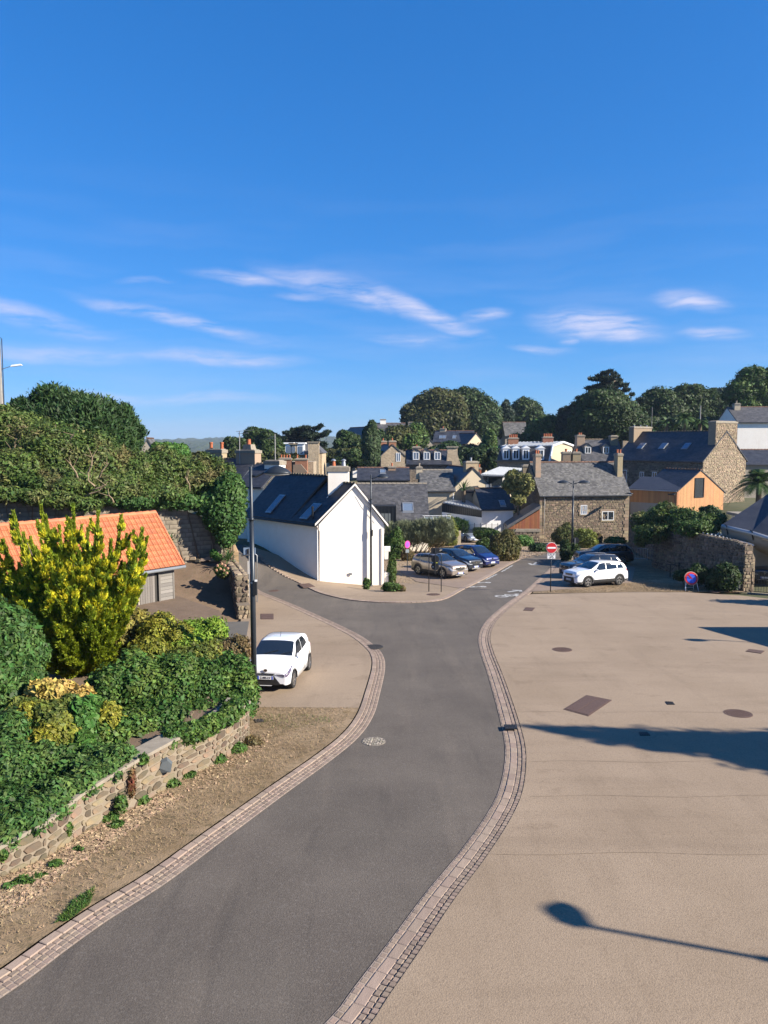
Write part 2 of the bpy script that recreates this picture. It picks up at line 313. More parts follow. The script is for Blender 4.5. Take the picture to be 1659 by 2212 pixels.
wear(block_m, [(.5, (1, 1, 1), .45, .65, (.62, .6, .56), .7, 0)]); wear(orange, [(2.0, (1, 1, 1), .5, .68, (.62, .55, .5), .45, 0)])
# ---------------------------------------------------------------- the ground
def axis(a, b, s, far, ratio=1.35):
    v = list(np.arange(a, b + .01, s)); d = s; x = b
    while x < far: d *= ratio; x += d; v.append(x)
    d = s; x = a; w = []
    while x > -far: d *= ratio; x -= d; w.append(x)
    return w[::-1] + v
gx = axis(-40, 70, 2, 900); gy = [y for y in axis(-10, 110, 2, 900) if y > -220]
V = [(x, y, ground_z(x, y) - .07) for y in gy for x in gx]; n = len(gx)
F = [(j * n + i, j * n + i + 1, (j + 1) * n + i + 1, (j + 1) * n + i) for j in range(len(gy) - 1) for i in range(n - 1)]
tag(mobj('ground', V, F, weedy, smooth=True), kind='structure')
rng = np.random.RandomState(5)
def hz(x, y):
    t = min(1, max(0, (y - 560) / 2000.)); t = t * t * (3 - 2 * t)
    return -24 + 46 * t + 5 * math.sin(x / 260. + 1) * t + 3 * math.sin(x / 97. + y / 130.)
V = []; F = []; nx = 520
ys = list(np.linspace(560, 2560, 70)) + [2620, 2800, 3200]
for j, y in enumerate(ys):
    for i in range(nx):
        x = -2600 + 5200 * i / (nx - 1); V.append((x + rng.uniform(-4, 4), y, (hz(x, min(y, 2560)) - (max(0, y - 2560) * .2)) + abs(rng.normal(0, 3.2)) * (1 if y > 700 else 0)))
F = [(j * nx + i, j * nx + i + 1, (j + 1) * nx + i + 1, (j + 1) * nx + i) for j in range(len(ys) - 1) for i in range(nx - 1)]
tag(mobj('distant_hills', V, F, far_l), kind='structure')

def sheet(name, poly, m, off=0.0, cell=1.0, zf=None, kind='structure', curb=0):
    bm = bmesh.new(); vs = [bm.verts.new((p[0], p[1], 0)) for p in poly]; bm.faces.new(vs)
    bmesh.ops.triangulate(bm, faces=bm.faces[:])
    xs = [p[0] for p in poly]; yy = [p[1] for p in poly]
    for k, (a, b) in enumerate(((min(xs), max(xs)), (min(yy), max(yy)))):
        c = math.floor(a / cell) * cell + cell
        while c < b:
            co = (c, 0, 0) if k == 0 else (0, c, 0); no = (1, 0, 0) if k == 0 else (0, 1, 0)
            bmesh.ops.bisect_plane(bm, geom=bm.verts[:] + bm.edges[:] + bm.faces[:], plane_co=co, plane_no=no); c += cell
    for v in bm.verts: v.co.z = (zf or ground_z)(v.co.x, v.co.y) + off
    for f in bm.faces:
        if f.normal.z < 0: f.normal_flip()
    me = bpy.data.meshes.new(name); bm.to_mesh(me); bm.free(); me.materials.append(m)
    return tag(link(name, me), kind=kind)
def spline(pts, step=.25):                   # Catmull-Rom through ground points, even spacing
    P_ = [Vector((p[0], p[1])) for p in pts]; P_ = [2 * P_[0] - P_[1]] + P_ + [2 * P_[-1] - P_[-2]]; out = []
    for i in range(1, len(P_) - 2):
        a, b, c, d = P_[i - 1:i + 3]
        for k in range(16):
            t = k / 16; out.append(.5 * ((2 * b) + (c - a) * t + (2 * a - 5 * b + 4 * c - d) * t * t + (3 * b - a - 3 * c + d) * t ** 3))
    out.append(P_[-2]); res = [out[0]]; acc = 0
    for i in range(1, len(out)):
        while (out[i] - res[-1]).length >= step: res.append(res[-1] + (out[i] - res[-1]).normalized() * step)
    return res
def offs(line, d):
    out = []
    for i, p in enumerate(line):
        t = (line[min(i + 1, len(line) - 1)] - line[max(i - 1, 0)]).normalized(); out.append(p + Vector((-t.y, t.x)) * d)
    return out
def gl(pts): return [G(*p) for p in pts]
right_px = [(753, 2212), (800, 2147), (885, 2030), (950, 1938), (1015, 1856), (1068, 1780), (1100, 1718), (1112, 1660), (1112, 1612), (1102, 1566), (1086, 1510), (1068, 1455), (1051, 1408), (1046, 1376), (1058, 1346), (1082, 1322), (1108, 1301), (1142, 1277), (1166, 1255), (1190, 1233), (1206, 1214), (1222, 1204)]
left_px = [(10, 2122), (114, 2046), (212, 1978), (340, 1898), (467, 1805), (595, 1712), (696, 1640), (757, 1590), (789, 1545), (805, 1496), (817, 1446), (815, 1420), (802, 1401), (770, 1376), (722, 1351), (670, 1327), (618, 1304), (566, 1283), (545, 1270)]
near_r = [Vector((-2.2, 6.2)), Vector((-1.3, 7.6))]; near_l = [Vector((-7.2, 6.6)), Vector((-6.1, 8.2))]
RL = spline(near_r + [p.xy for p in gl(right_px)], .2); LL = spline(near_l + [p.xy for p in gl(left_px)], .2)
# asphalt under everything, then the pavings around it
road = [Vector((-9, 4)), Vector((-4, 4))] + offs(RL, 0)[::3] + [p.xy for p in gl([(1240, 1196), (1330, 1183), (1330, 1166), (1226, 1186), (1179, 1189), (1140, 1198), (1101, 1214), (1048, 1244), (994, 1271), (957, 1291), (918, 1297), (867, 1299), (800, 1297), (747, 1291), (695, 1278), (656, 1260), (617, 1242), (580, 1218), (556, 1196), (520, 1176), (500, 1190), (520, 1240)])] + LL[::-3]
sheet('road', road, asph, 0.0, 1.0)
plaza = [p for p in offs(RL, -.27) if G(1148, 1286).y > p.y] + [p.xy for p in gl([(1148, 1285), (1250, 1283), (1358, 1281), (1484, 1281), (1600, 1288), (1700, 1300)])] + [Vector((45, 40)), Vector((45, 4)), Vector((-2.5, 4))]
sheet('plaza_paving', plaza, tan, .05, 1.0)
side = [p for p in offs(LL, .27) if p.y > G(760, 1532).y] + [p.xy for p in gl([(540, 1262), (536, 1345), (478, 1345), (480, 1382), (540, 1382), (545, 1400), (540, 1440)])] + [Vector((-4.25, 22.0)), G(545, 1528).xy]
side = [p for p in offs(LL, .27) if p.y > 21.8] + [G(538, 1255).xy, G(524, 1300).xy, G(520, 1345).xy, G(505, 1360).xy, Vector((-6.2, 31)), Vector((-4.6, 25)), Vector((-4.35, 22.0))]
sheet('side_paving', side, tan, .05, 1.0)
verge = [p for p in offs(LL, .27) if p.y < 21.9] + [G(545, 1527).xy, Vector((-4.1, 20.2)), Vector((-4.0, 18.7)), Vector((-5.6, 15)), Vector((-7.2, 12)), Vector((-12, 6)), Vector((-9, 5))]
sheet('dry_verge', verge, dirt, .045, .5)
drv = [p.xy for p in gl([(484, 1346), (538, 1345), (532, 1382), (470, 1385), (440, 1370)])]
sheet('driveway', drv, mat('old_asphalt', (.125, .12, .118), (.15, .145, .14), scale=2, rough=.95, c3=(.2, .19, .18), s3=40), .065, 1.0)
walk = [p.xy for p in gl([(996, 1274), (957, 1294), (918, 1300), (867, 1302), (800, 1300), (747, 1294), (695, 1281), (656, 1263), (617, 1245), (580, 1221), (556, 1199), (524, 1178), (600, 1200), (690, 1250), (760, 1262), (830, 1262), (832, 1256), (900, 1262)])]
sheet('pavement', walk, tan, .05, .5)
bay = [p.xy for p in gl([(996, 1273), (1048, 1247), (1101, 1217), (1125, 1206), (1010, 1190), (905, 1216), (858, 1234), (900, 1258)])]
paver = mat('brown_pavers', (.30, .225, .18), (.36, .275, .22), scale=.8, rough=.9, c3=(.17, .125, .10), s3=16, f3=.45)
sheet('parking_bay', bay, paver, .052, 1.0)
bed = [p.xy for p in gl([(900, 1262), (832, 1254), (828, 1215), (845, 1165), (985, 1150), (1010, 1175), (1140, 1180), (1165, 1172), (1360, 1172), (1362, 1184), (1320, 1184), (1226, 1189), (1179, 1192), (1140, 1201), (1125, 1206), (1010, 1188), (905, 1214), (856, 1233)])]
bed[15:16] = []
sheet('planting_bed_ground', [p.xy for p in gl([(890, 1264), (832, 1254), (828, 1215), (845, 1165), (985, 1150), (1010, 1175), (1140, 1180), (1165, 1172), (1360, 1172), (1362, 1184), (1320, 1184), (1226, 1189), (1179, 1192), (1140, 1201), (1101, 1217), (1048, 1247), (992, 1274)])], gravel, .035, 1.0)
bay2 = [p.xy for p in gl([(1146, 1280), (1170, 1259), (1193, 1238), (1210, 1218), (1228, 1205), (1300, 1196), (1372, 1228), (1364, 1259), (1290, 1269)])]
sheet('parking_bay', bay2, paver, .052, 1.0)
grass2 = [p.xy for p in gl([(1150, 1283), (1150, 1279), (1290, 1270), (1366, 1260), (1376, 1226), (1300, 1194), (1360, 1176), (1372, 1200), (1612, 1281), (1484, 1280), (1358, 1280), (1250, 1282)])]
sheet('dry_grass_strip', [p.xy for p in gl([(1150, 1283), (1166, 1262), (1190, 1240), (1208, 1220), (1228, 1207), (1300, 1194), (1360, 1176), (1372, 1200), (1612, 1281), (1484, 1280), (1358, 1280), (1250, 1282)])], dirt, .038, 1.0)

# kerbs and sett gutters: every sett its own block, the nearest 300 of each kerb as parts
def sett_mesh(nm, l, w, h, m):
    b = MB(); x, y = l / 2, w / 2; i = .012
    Vv = [(-x, -y, -.03), (x, -y, -.03), (x, y, -.03), (-x, y, -.03), (-x, -y, h - .01), (x, -y, h - .01), (x, y, h - .01), (-x, y, h - .01), (-x + i, -y + i, h), (x - i, -y + i, h), (x - i, y - i, h), (-x + i, y - i, h)]
    Ff = [(0, 1, 5, 4), (1, 2, 6, 5), (2, 3, 7, 6), (3, 0, 4, 7), (4, 5, 9, 8), (5, 6, 10, 9), (6, 7, 11, 10), (7, 4, 8, 11), (8, 9, 10, 11)]
    me = bpy.data.meshes.new(nm); me.from_pydata(Vv, [], Ff); me.materials.append(m); me.update(); return me
def gutter(name, line, rows, label):
    bedo = MB(); w0 = min(r[0] - r[2] / 2 for r in rows) - .015; w1 = max(r[0] + r[2] / 2 for r in rows) + .015
    a = offs(line, w0); b = offs(line, w1); n = len(line)
    bedo.v = [(p.x, p.y, ground_z(p.x, p.y) + .010) for p in a] + [(p.x, p.y, ground_z(p.x, p.y) + .012) for p in b]
    bedo.f = [(i, i + 1, n + i + 1, n + i) for i in range(n - 1)]; bedo.m = [0] * (n - 1)
    root = bedo.build(name, mortar); tag(root, kind='structure')
    items = []
    for (o, l, w, h, m, nm) in rows:
        ln = spline(offs(line, o), l + .012); me = sett_mesh(nm, l, w, h, m)
        for i in range(len(ln) - 1):
            d = ln[i + 1] - ln[i]; c = (ln[i] + ln[i + 1]) / 2; items.append((c.y, me, nm, c, math.atan2(d.y, d.x)))
    items.sort(key=lambda t: t[0]); items = [t for t in items if t[0] > 7.5]
    rr = random.Random(3); cnt = {}
    rest = MB()
    for k, (y, me, nm, c, an) in enumerate(items):
        z = ground_z(c.x, c.y) + .005 + rr.uniform(-.004, .004)
        cnt[nm] = cnt.get(nm, 0) + 1
        if cnt[nm] <= (290 if nm == 'sett' else 120): link(nm, me, root, (c.x, c.y, z), (rr.uniform(-.01, .01), math.atan(.05) * math.sin(an), an + rr.uniform(-.03, .03)))
        else:
            M = Matrix.Rotation(an, 3, 'Z'); rest.add([M @ v.co + Vector((c.x, c.y, z)) for v in me.vertices], [tuple(p.vertices) for p in me.polygons], 0 if nm == 'sett' else 1)
    r = rest.build('paving_stones', [sett_m, slabm], root, fix=False); tag(r, kind='stuff')
    return root
gutter('right_gutter_kerb', RL, [(.19, .11, .10, .014, sett_m, 'sett'), (.04, .34, .17, .020, slabm, 'kerb_stone'), (-.10, .11, .09, .024, sett_m, 'sett'), (-.215, .10, .10, .036, sett_m, 'sett')], '')
gutter('left_gutter_kerb', LL, [(.16, .30, .16, .042, slabm, 'kerb_stone'), (.03, .12, .09, .024, sett_m, 'sett'), (-.08, .11, .09, .018, sett_m, 'sett'), (-.19, .11, .10, .014, sett_m, 'sett')], '')
WL = spline([p.xy for p in gl([(556, 1198), (580, 1221), (617, 1244.5), (656, 1263), (695, 1281), (747, 1294), (800, 1300), (867, 1302), (918, 1300), (957, 1294), (996, 1274), (1048, 1248), (1101, 1218), (1140, 1201), (1179, 1192), (1226, 1189)])], .3)
b = MB()
for i in range(len(WL) - 1):
    c = (WL[i] + WL[i + 1]) / 2; d = WL[i + 1] - WL[i]; b.box((c.x, c.y, ground_z(c.x, c.y) + .012), (.28, .30, .08), math.atan2(d.y, d.x))
k = tag(b.build('far_kerb_stones', slabm), kind='structure')
def stripe(name, pts, m, off, label=None): pass

# road markings (painted on the road, 6 mm up), joined per mark
def mark(name, quads, label, par=None):
    b = MB()
    for q in quads:
        pts = [G(*p) for p in q]; b.poly([(p.x, p.y, ground_z(p.x, p.y) + .008) for p in pts])
    return tag(b.build(name, paint, fix=False), label, 'road marking')
def ring(px, py, r, w, n=18):
    c = G(px, py); Q = []
    for k in range(n):
        a, a2 = 2 * math.pi * k / n, 2 * math.pi * (k + 1) / n
        Q.append([(c.x + rr * math.cos(q), c.y + rr * math.sin(q)) for rr, q in ((r, a), (r, a2), (r - w, a2), (r - w, a))])
    return Q
def mark_xy(name, quads, label):
    b = MB()
    for q in quads: b.poly([(x, y, ground_z(x, y) + .008) for x, y in q])
    return tag(b.build(name, paint, fix=False), label, 'road marking')
def seg(a, b, w=.09):
    a = Vector(a); b = Vector(b); t = (b - a).normalized(); nn = Vector((-t.y, t.x)) * w / 2
    return [tuple(a + nn), tuple(a - nn), tuple(b - nn), tuple(b + nn)]
def bike(px, py, ang, s, label, chevron=True):
    c = G(px, py).xy; ca, sa = math.cos(ang), math.sin(ang)
    T = lambda x, y: (c.x + s * (x * ca - y * sa), c.y + s * (x * sa + y * ca))
    q = []
    for cx in (-.5, .5):
        for k in range(14):
            a, a2 = 2 * math.pi * k / 14, 2 * math.pi * (k + 1) / 14
            q.append([T(cx + r * math.cos(t), r * math.sin(t)) for r, t in ((.34, a), (.34, a2), (.22, a2), (.22, a))])
    for a, b in (((-.5, 0), (-.15, .45)), ((-.15, .45), (.35, .45)), ((.5, 0), (.3, .7)), ((-.15, .45), (0, 0)), ((0, 0), (.33, .42)), ((-.5, 0), (0, 0)), ((-.2, .45), (-.22, .62)), ((.3, .7), (.5, .72))):
        q.append(seg(T(*a), T(*b), .10 * s))
    return mark_xy('bicycle_marking', q, label)
bike(1106, 1288, .05, 1.25, 'large white bicycle symbol painted on the road nearest the junction')
c = G(1110, 1279.5).xy
mark_xy('arrow_marking', [seg((c.x - .35, c.y + .1), (c.x + .45, c.y + .75), .22), seg((c.x + .05, c.y + .9), (c.x + .6, c.y + .85), .2), seg((c.x + .55, c.y + .9), (c.x + .5, c.y + .3), .2)], 'white chevron painted just beyond the large bicycle symbol')
c = G(1155, 1218).xy
mark_xy('arrow_marking', [seg((c.x - .3, c.y - .7), (c.x + .35, c.y + 1.0), .2), seg((c.x - .35, c.y - .9), (c.x - .4, c.y + .3), .25), seg((c.x - .3, c.y - .9), (c.x + .35, c.y - .3), .22)], 'white straight arrow painted in the middle of the far road')
for i, (px, py) in enumerate([(1031, 1268), (1042, 1259)]):
    c = G(px, py).xy; q = [seg((c.x - .5, c.y - .1), (c.x + .5, c.y + .2), .16)]
    for kx in (-.35, .4):
        q += [[(c.x + kx + r * math.cos(t), c.y + .1 + r * math.sin(t) * 1.2) for r, t in ((.22, 2 * math.pi * k / 10), (.22, 2 * math.pi * (k + 1) / 10), (.1, 2 * math.pi * (k + 1) / 10), (.1, 2 * math.pi * k / 10))] for k in range(10)]
    mark_xy('bicycle_marking', q, ['small worn white bicycle symbol beside the left kerb, nearest the bronze car', 'second small white bicycle symbol beside the left kerb, just beyond the first'][i])
for i, (a, b_) in enumerate([((1050, 1252), (1074, 1240)), ((1084, 1235), (1108, 1221))]):
    A, Bq = G(*a).xy, G(*b_).xy; q = []; nseg = 7
    for k in range(nseg):
        s0, s1 = k / nseg, (k + .68) / nseg; q.append(seg(A.lerp(Bq, s0), A.lerp(Bq, s1), .2 if k % 2 else .13))
    mark_xy('worn_line_marking', q, ['worn white letters painted along the left kerb beside the dark crossover', 'worn white letters painted farther up beside the blue car'][i])
# dark strip painted as the no entry post's shadow across the far road
A, Bq = G(1000, 1275).xy, G(1140, 1281).xy; b = MB()
for k in range(10):
    q = seg(A.lerp(Bq, k / 10), A.lerp(Bq, (k + 1) / 10), .05); b.poly([(x, y, ground_z(x, y) + .006) for x, y in q])
tag(b.build('post_shadow_strip', mat('shadow_tone', (.04, .04, .04), rough=.7), fix=False), kind='structure')

b = MB()
for yy, xa, xb in ((17.6, 3.6, 22), (15.6, 3.2, 22), (13.1, 1.9, 20), (21.5, 3.6, 26), (27.5, 4.2, 30)):
    xs_ = np.linspace(xa, xb, 30)
    for i in range(29):
        y0 = yy + .05 * math.sin(xs_[i] * 1.7); y1 = yy + .05 * math.sin(xs_[i + 1] * 1.7); b.poly([(x, y, ground_z(x, y) + .056) for x, y in ((xs_[i], y0 - .006), (xs_[i + 1], y1 - .006), (xs_[i + 1], y1 + .006), (xs_[i], y0 + .006))])
tag(b.build('paving_joints', mat('worn_joint', (.29, .225, .165), (.44, .34, .25), scale=3, rough=.95), fix=False), kind='structure')
# covers and drains
def cover_round(px, py, r, m, label, off=.055, cat='manhole cover', pave=False):
    c = G(px, py); root = empty('manhole_cover', (c.x, c.y, c.z + off), 0, label, cat)
    root.rotation_euler = (-math.atan(.05), 0, .3)
    MB().lathe([(r, -.02), (r, .006), (r * .9, .008), (r * .9, .0)], n=28, cap=False).build('rim', m, root)
    MB().lathe([(r * .895, -.02), (r * .895, .004)], n=28).build('lid', m, root)
    b = MB()
    for i in range(-4, 5):
        for j in range(-4, 5):
            x, y = i * r * .2 + (j % 2) * r * .1, j * r * .2
            if math.hypot(x, y) < r * .8: b.box((x + (.02 * math.sin(i * 7 + j * 3) * r if pave else 0), y, .008), (r * (.12 if not pave else .15), r * (.09 if not pave else .14), .010), .4 * math.sin(i * 5 + j) if pave else 0)
    b.build('tread_studs', m if not pave else whitep, root)
    if pave:
        root.children[2].data.materials[0] = mat('pale_cover_stones', (.50, .46, .40), (.34, .31, .27), scale=12, rough=.9, island=.45); root.children[1].data.materials[0] = mat('cover_mortar', (.34, .31, .28), (.22, .2, .18), scale=9, rough=.95)
        root.children[2].scale = (1.12, 1.2, 1.5)
    return root
def cover_rect(corners, m, label, off=.058, name='drain_cover', grid=0, cat='drain cover'):
    c = [G(*p) for p in corners]; o = sum(c, Vector()) / 4; root = empty(name, (o.x, o.y, o.z), 0, label, cat)
    loc = [p - o for p in c]; b = MB(); b.slab([v + Vector((0, 0, off - .02)) for v in loc], (0, 0, .022)); b.build('frame', m, root)
    lo = [v * .93 for v in loc]
    if grid:
        b = MB()
        for k in range(grid):
            s0, s1 = (k + .2) / grid, (k + .75) / grid
            q = [lo[0].lerp(lo[1], s0), lo[0].lerp(lo[1], s1), lo[3].lerp(lo[2], s1), lo[3].lerp(lo[2], s0)]
            b.slab([v + Vector((0, 0, off + .003)) for v in q], (0, 0, .012))
        b.build('bars', iron if m is blk else m, root)
    else:
        for h in range(2):
            q = [lo[0].lerp(lo[3], h * .5 + .01), lo[1].lerp(lo[2], h * .5 + .01), lo[1].lerp(lo[2], h * .5 + .49), lo[0].lerp(lo[3], h * .5 + .49)]
            MB().slab([v + Vector((0, 0, off + .003)) for v in q], (0, 0, .008)).build('plate', m, root)
    return root
cover_round(807, 1602, .32, iron, 'round manhole cover filled with pale cobbles on the road at the verge bend', .006, pave=True)
cover_round(806, 1399, .42, iron, 'dark round manhole cover on the left kerb beside the paved corner', .04)
cover_round(589, 1276, .42, rust, 'brown round manhole cover on the side street before the white house', .004)
cover_round(1214, 1406, .40, rust, 'rusty round manhole cover alone in the middle of the plaza', .055)
cover_round(1594, 1545, .40, rust, 'rusty round manhole cover near the right edge of the plaza above the tree shadow', .055)
cover_round(936, 1286, .42, rust, 'round manhole cover on the pavement below the sign frame', .055)
cover_round(1541, 1262 + 18, .40, rust, 'round manhole cover at the foot of the stone wall behind the portable sign', .07)
cover_rect([(1217, 1536), (1267, 1505), (1322, 1516), (1271, 1551)], rust, 'large rusty double hatch set in the plaza beside the road bend', name='access_hatch', cat='hatch')
cover_rect([(1437, 1519), (1453, 1520), (1458, 1526), (1442, 1526)], blk, 'small slotted drain in the plaza right of the large hatch', name='drain_grate', grid=6)
cover_rect([(1379, 1586), (1399, 1586), (1405, 1593), (1382, 1593)], blk, 'small slotted drain lying in the tree shadow', name='drain_grate', grid=6)
cover_rect([(1088, 1572), (1114, 1572), (1118, 1581), (1091, 1581)], blk, 'black slotted gully grate across the right kerb', name='drain_grate', grid=7, off=.09)
cover_rect([(1130, 1321), (1136, 1314), (1156, 1315), (1150, 1322)], rust, 'rusty rectangular cover on the plaza near the no entry sign')
cover_rect([(1610, 1410), (1618, 1405), (1652, 1409), (1644, 1415)], rust, 'rusty rectangular cover at the right edge of the plaza')
cover_rect([(563, 1328), (591, 1328), (591, 1340), (563, 1340)], rust, 'rusty rectangular cover behind the white hatchback')
cover_rect([(644, 1264), (668, 1262), (681, 1269), (655, 1272)], rust, 'rusty rectangular grate at the front corner of the white house', off=.07)
cover_rect([(548, 1558), (566, 1557), (572, 1563), (552, 1565)], iron, 'dark little cover in the dry verge by the lamp foot')
# kerbed driveway slab crossing
c = G(1004, 1272); MB().lathe([(.33, 0), (.33, .07)], n=14).build('x', iron, None) if False else None

# ---------------------------------------------------------------- foliage
def ico(sub=1):
    bm = bmesh.new(); bmesh.ops.create_icosphere(bm, subdivisions=sub, radius=1); V = np.array([v.co[:] for v in bm.verts]); F = np.array([[v.index for v in f.verts] for f in bm.faces]); bm.free(); return V, F
ICO = ico(1)
def bl(px, py, Y, rx, rz, ry=None):          # a clump measured in the photograph at depth Y
    c = P(px, py, Y); k = Y / FPX; return (c.x, c.y, c.z, rx * k, (ry if ry is not None else (rx + rz) / 2 * k), rz * k)
def lumps(blobs, k, fr, seed=0, low=-.45):
    r = np.random.RandomState(seed); out = []
    for b in blobs:
        for _ in range(k):
            d = r.normal(size=3); d /= np.linalg.norm(d)
            if d[2] < low: d[2] = -d[2]
            s = r.uniform(.62, 1.02); q = fr * r.choice([.45, .7, .9, 1.1, 1.45])
            out.append((b[0] + d[0] * b[3] * s, b[1] + d[1] * b[4] * s, b[2] + d[2] * b[5] * s, b[3] * q, b[4] * q, b[5] * q))
    return list(blobs) + out
def leafmesh(name, blobs, n, ll, m, parent=None, seed=0, wd=.5, shell=(.8, 1.08), up=.25, core=.78, origin=(0, 0, 0), lift=0, jag=.0, coremat=None):
    r = np.random.RandomState(seed + 11); B = np.array(blobs, float); o = np.array(origin, float); B[:, :3] -= o
    area = (B[:, 3] * B[:, 4] + B[:, 4] * B[:, 5] + B[:, 3] * B[:, 5]); idx = r.choice(len(B), int(n * 1.8), p=area / area.sum())
    d = r.normal(size=(len(idx), 3)); d /= np.linalg.norm(d, axis=1)[:, None]
    s = r.uniform(shell[0], shell[1], len(idx))[:, None]; s += (r.rand(len(idx), 1) < jag) * r.uniform(0, .35, (len(idx), 1)) * np.minimum(1, 5 * ll / B[idx, 3:].mean(1))[:, None]
    p = B[idx, :3] + d * B[idx, 3:] * s
    keep = np.ones(len(idx), bool)
    for j in range(len(B)):
        q = ((p - B[j, :3]) / B[j, 3:]); keep &= ~(((q * q).sum(1) < .55) & (idx != j))
    p, d = p[keep][:n], d[keep][:n]; n = len(p)
    nr = d + r.normal(scale=.55, size=(n, 3)); nr[:, 2] += up; nr /= np.linalg.norm(nr, axis=1)[:, None]
    a = np.cross(nr, r.normal(size=(n, 3))); a /= np.linalg.norm(a, axis=1)[:, None] + 1e-9
    if lift: a = a * (1 - lift) + (d * .6 + np.array([0, 0, .6])) * lift; a /= np.linalg.norm(a, axis=1)[:, None]
    b = np.cross(nr, a); b /= np.linalg.norm(b, axis=1)[:, None] + 1e-9
    L_ = ll * np.clip(np.exp(r.normal(0, .40, n)), .4, 2.2)[:, None]; Wd = L_ * wd * r.uniform(.7, 1.2, n)[:, None]
    V = np.stack([p - a * L_ * .5, p + b * Wd * .5 - a * L_ * .05, p + a * L_ * .5, p - b * Wd * .5 - a * L_ * .05], 1).reshape(-1, 3)
    fl = np.arange(4 * n).reshape(-1, 4)
    me = bpy.data.meshes.new(name); cv = []; cf = []
    if core:
        IV, IF = ICO; base = 4 * n
        for j in range(len(B)):
            cv.append(IV * r.uniform(.9, 1.05, (len(IV), 1)) * B[j, 3:] * core + B[j, :3]); cf.append(IF + base); base += len(IV)
        V = np.concatenate([V] + cv); cf = np.concatenate(cf)
    else: cf = np.zeros((0, 3), int)
    me.vertices.add(len(V)); me.vertices.foreach_set('co', V.astype(np.float32).ravel())
    nl = 4 * n + 3 * len(cf); me.loops.add(nl); me.loops.foreach_set('vertex_index', np.concatenate([fl.ravel(), cf.ravel()]).astype(np.int32))
    me.polygons.add(n + len(cf)); ls = np.concatenate([np.arange(n) * 4, 4 * n + np.arange(len(cf)) * 3]).astype(np.int32)
    me.polygons.foreach_set('loop_start', ls); me.polygons.foreach_set('loop_total', np.concatenate([np.full(n, 4), np.full(len(cf), 3)]).astype(np.int32))
    me.materials.append(m); me.update(calc_edges=True); return link(name, me, parent)
def shrub(name, label, cat, blobs, n, ll, m, k=6, fr=.42, seed=0, stem=True, group=None, extra=None, base=None, core=.78, **kw):
    o = Vector((blobs[0][0], blobs[0][1], (base if base is not None else ground_z(blobs[0][0], blobs[0][1]))))
    root = empty(name, o, 0, label, cat, group)
    leafmesh('foliage', lumps(blobs, k, fr, seed), n, ll, m, root, seed, origin=o, core=core, **kw)
    if stem:
        r = random.Random(seed); mb = MB()
        for b in blobs:
            c = Vector(b[:3]) - o; mb.tube([(c.x * .7, c.y * .7, 0), (c.x * .85 + r.uniform(-.1, .1), c.y * .85, c.z * .5), (c.x, c.y, c.z)], [.05, .035, .02], 6)
        mb.build('stem', bark, root)
    if extra:
        for e in extra: e(root, o)
    return root
def tree(name, label, blobs, n, ll, m, k=9, fr=.4, seed=0, tr=.35, base=None, trunkx=None, group=None, cat='tree', bk=None, **kw):
    b0 = blobs[0]; x = trunkx if trunkx is not None else b0[0]; z0 = base if base is not None else ground_z(x, b0[1])
    o = Vector((x, b0[1], z0 - .1)); root = empty(name, o, 0, label, cat, group)
    leafmesh('crown', lumps(blobs, k, fr, seed), n, ll, m, root, seed, origin=o, **kw)
    mb = MB(); r = random.Random(seed); top = Vector(b0[:3]) - o; h = max(.5, top.z)
    mb.tube([(0, 0, 0), (tr * .2, 0, h * .35), (top.x * .5, top.y * .5, h * .7), tuple(top)], [tr, tr * .75, tr * .5, tr * .2], 9)
    for b in blobs[1:] + blobs[:1]:
        for q in range(3):
            e = Vector(b[:3]) - o + Vector((r.uniform(-.5, .5) * b[3], r.uniform(-.5, .5) * b[4], r.uniform(-.2, .6) * b[5])); s = Vector((tr * .1, 0, h * r.uniform(.35, .6)))
            mb.tube([s, s.lerp(e, .5) + Vector((0, 0, .1 * h)), e], [tr * .42, tr * .25, tr * .08], 6)
    mb.build('trunk', bk or bark, root); return root

L_ivy = leafmat('ivy_leaf', (.045, .110, .018), (.095, .175, .030), .6, sc=.9, c3=(.15, .19, .03), f3=.45, s3=1.8)
L_ivyb = leafmat('bright_ivy_leaf', (.06, .155, .025), (.10, .21, .04), .45)
L_laurel = leafmat('laurel_leaf', (.042, .105, .020), (.085, .165, .035), .6, c3=(.13, .17, .04), f3=.4, s3=2)
L_yel = leafmat('golden_privet_leaf', (.34, .31, .030), (.18, .21, .028), .5)
L_lime = leafmat('lime_leaf', (.16, .30, .03), (.24, .34, .04), .4)
L_var = leafmat('variegated_leaf', (.42, .37, .08), (.50, .30, .09), .4)
L_dry = leafmat('dry_brown_leaf', (.20, .135, .06), (.11, .10, .035), .5)
L_olive = leafmat('olive_shrub_leaf', (.060, .112, .020), (.115, .165, .032), .6, sc=.7, c3=(.24, .18, .08), f3=.75, s3=.9)
L_dkgrn = leafmat('dense_conifer_leaf', (.022, .058, .014), (.045, .095, .022), .5)
L_tree = leafmat('broadleaf', (.026, .056, .012), (.060, .098, .022), .6, sc=.25)
L_tree2 = leafmat('yellowing_broadleaf', (.050, .070, .016), (.105, .11, .028), .6, c3=(.10, .07, .03), f3=.5)
L_tree3 = leafmat('bright_broadleaf', (.045, .100, .016), (.095, .155, .028), .55)
L_cyp = leafmat('cypress_leaf', (.012, .030, .014), (.026, .05, .02), .5)
L_gold = leafmat('golden_cypress_tip', (.88, .80, .05), (.62, .60, .035), .35, translu=.3)
L_goldg = leafmat('golden_cypress_green', (.17, .25, .018), (.34, .40, .024), .45, translu=.25)
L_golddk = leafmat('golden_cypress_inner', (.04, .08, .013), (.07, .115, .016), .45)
L_ros = leafmat('grey_green_leaf', (.17, .20, .11), (.26, .28, .17), .4)
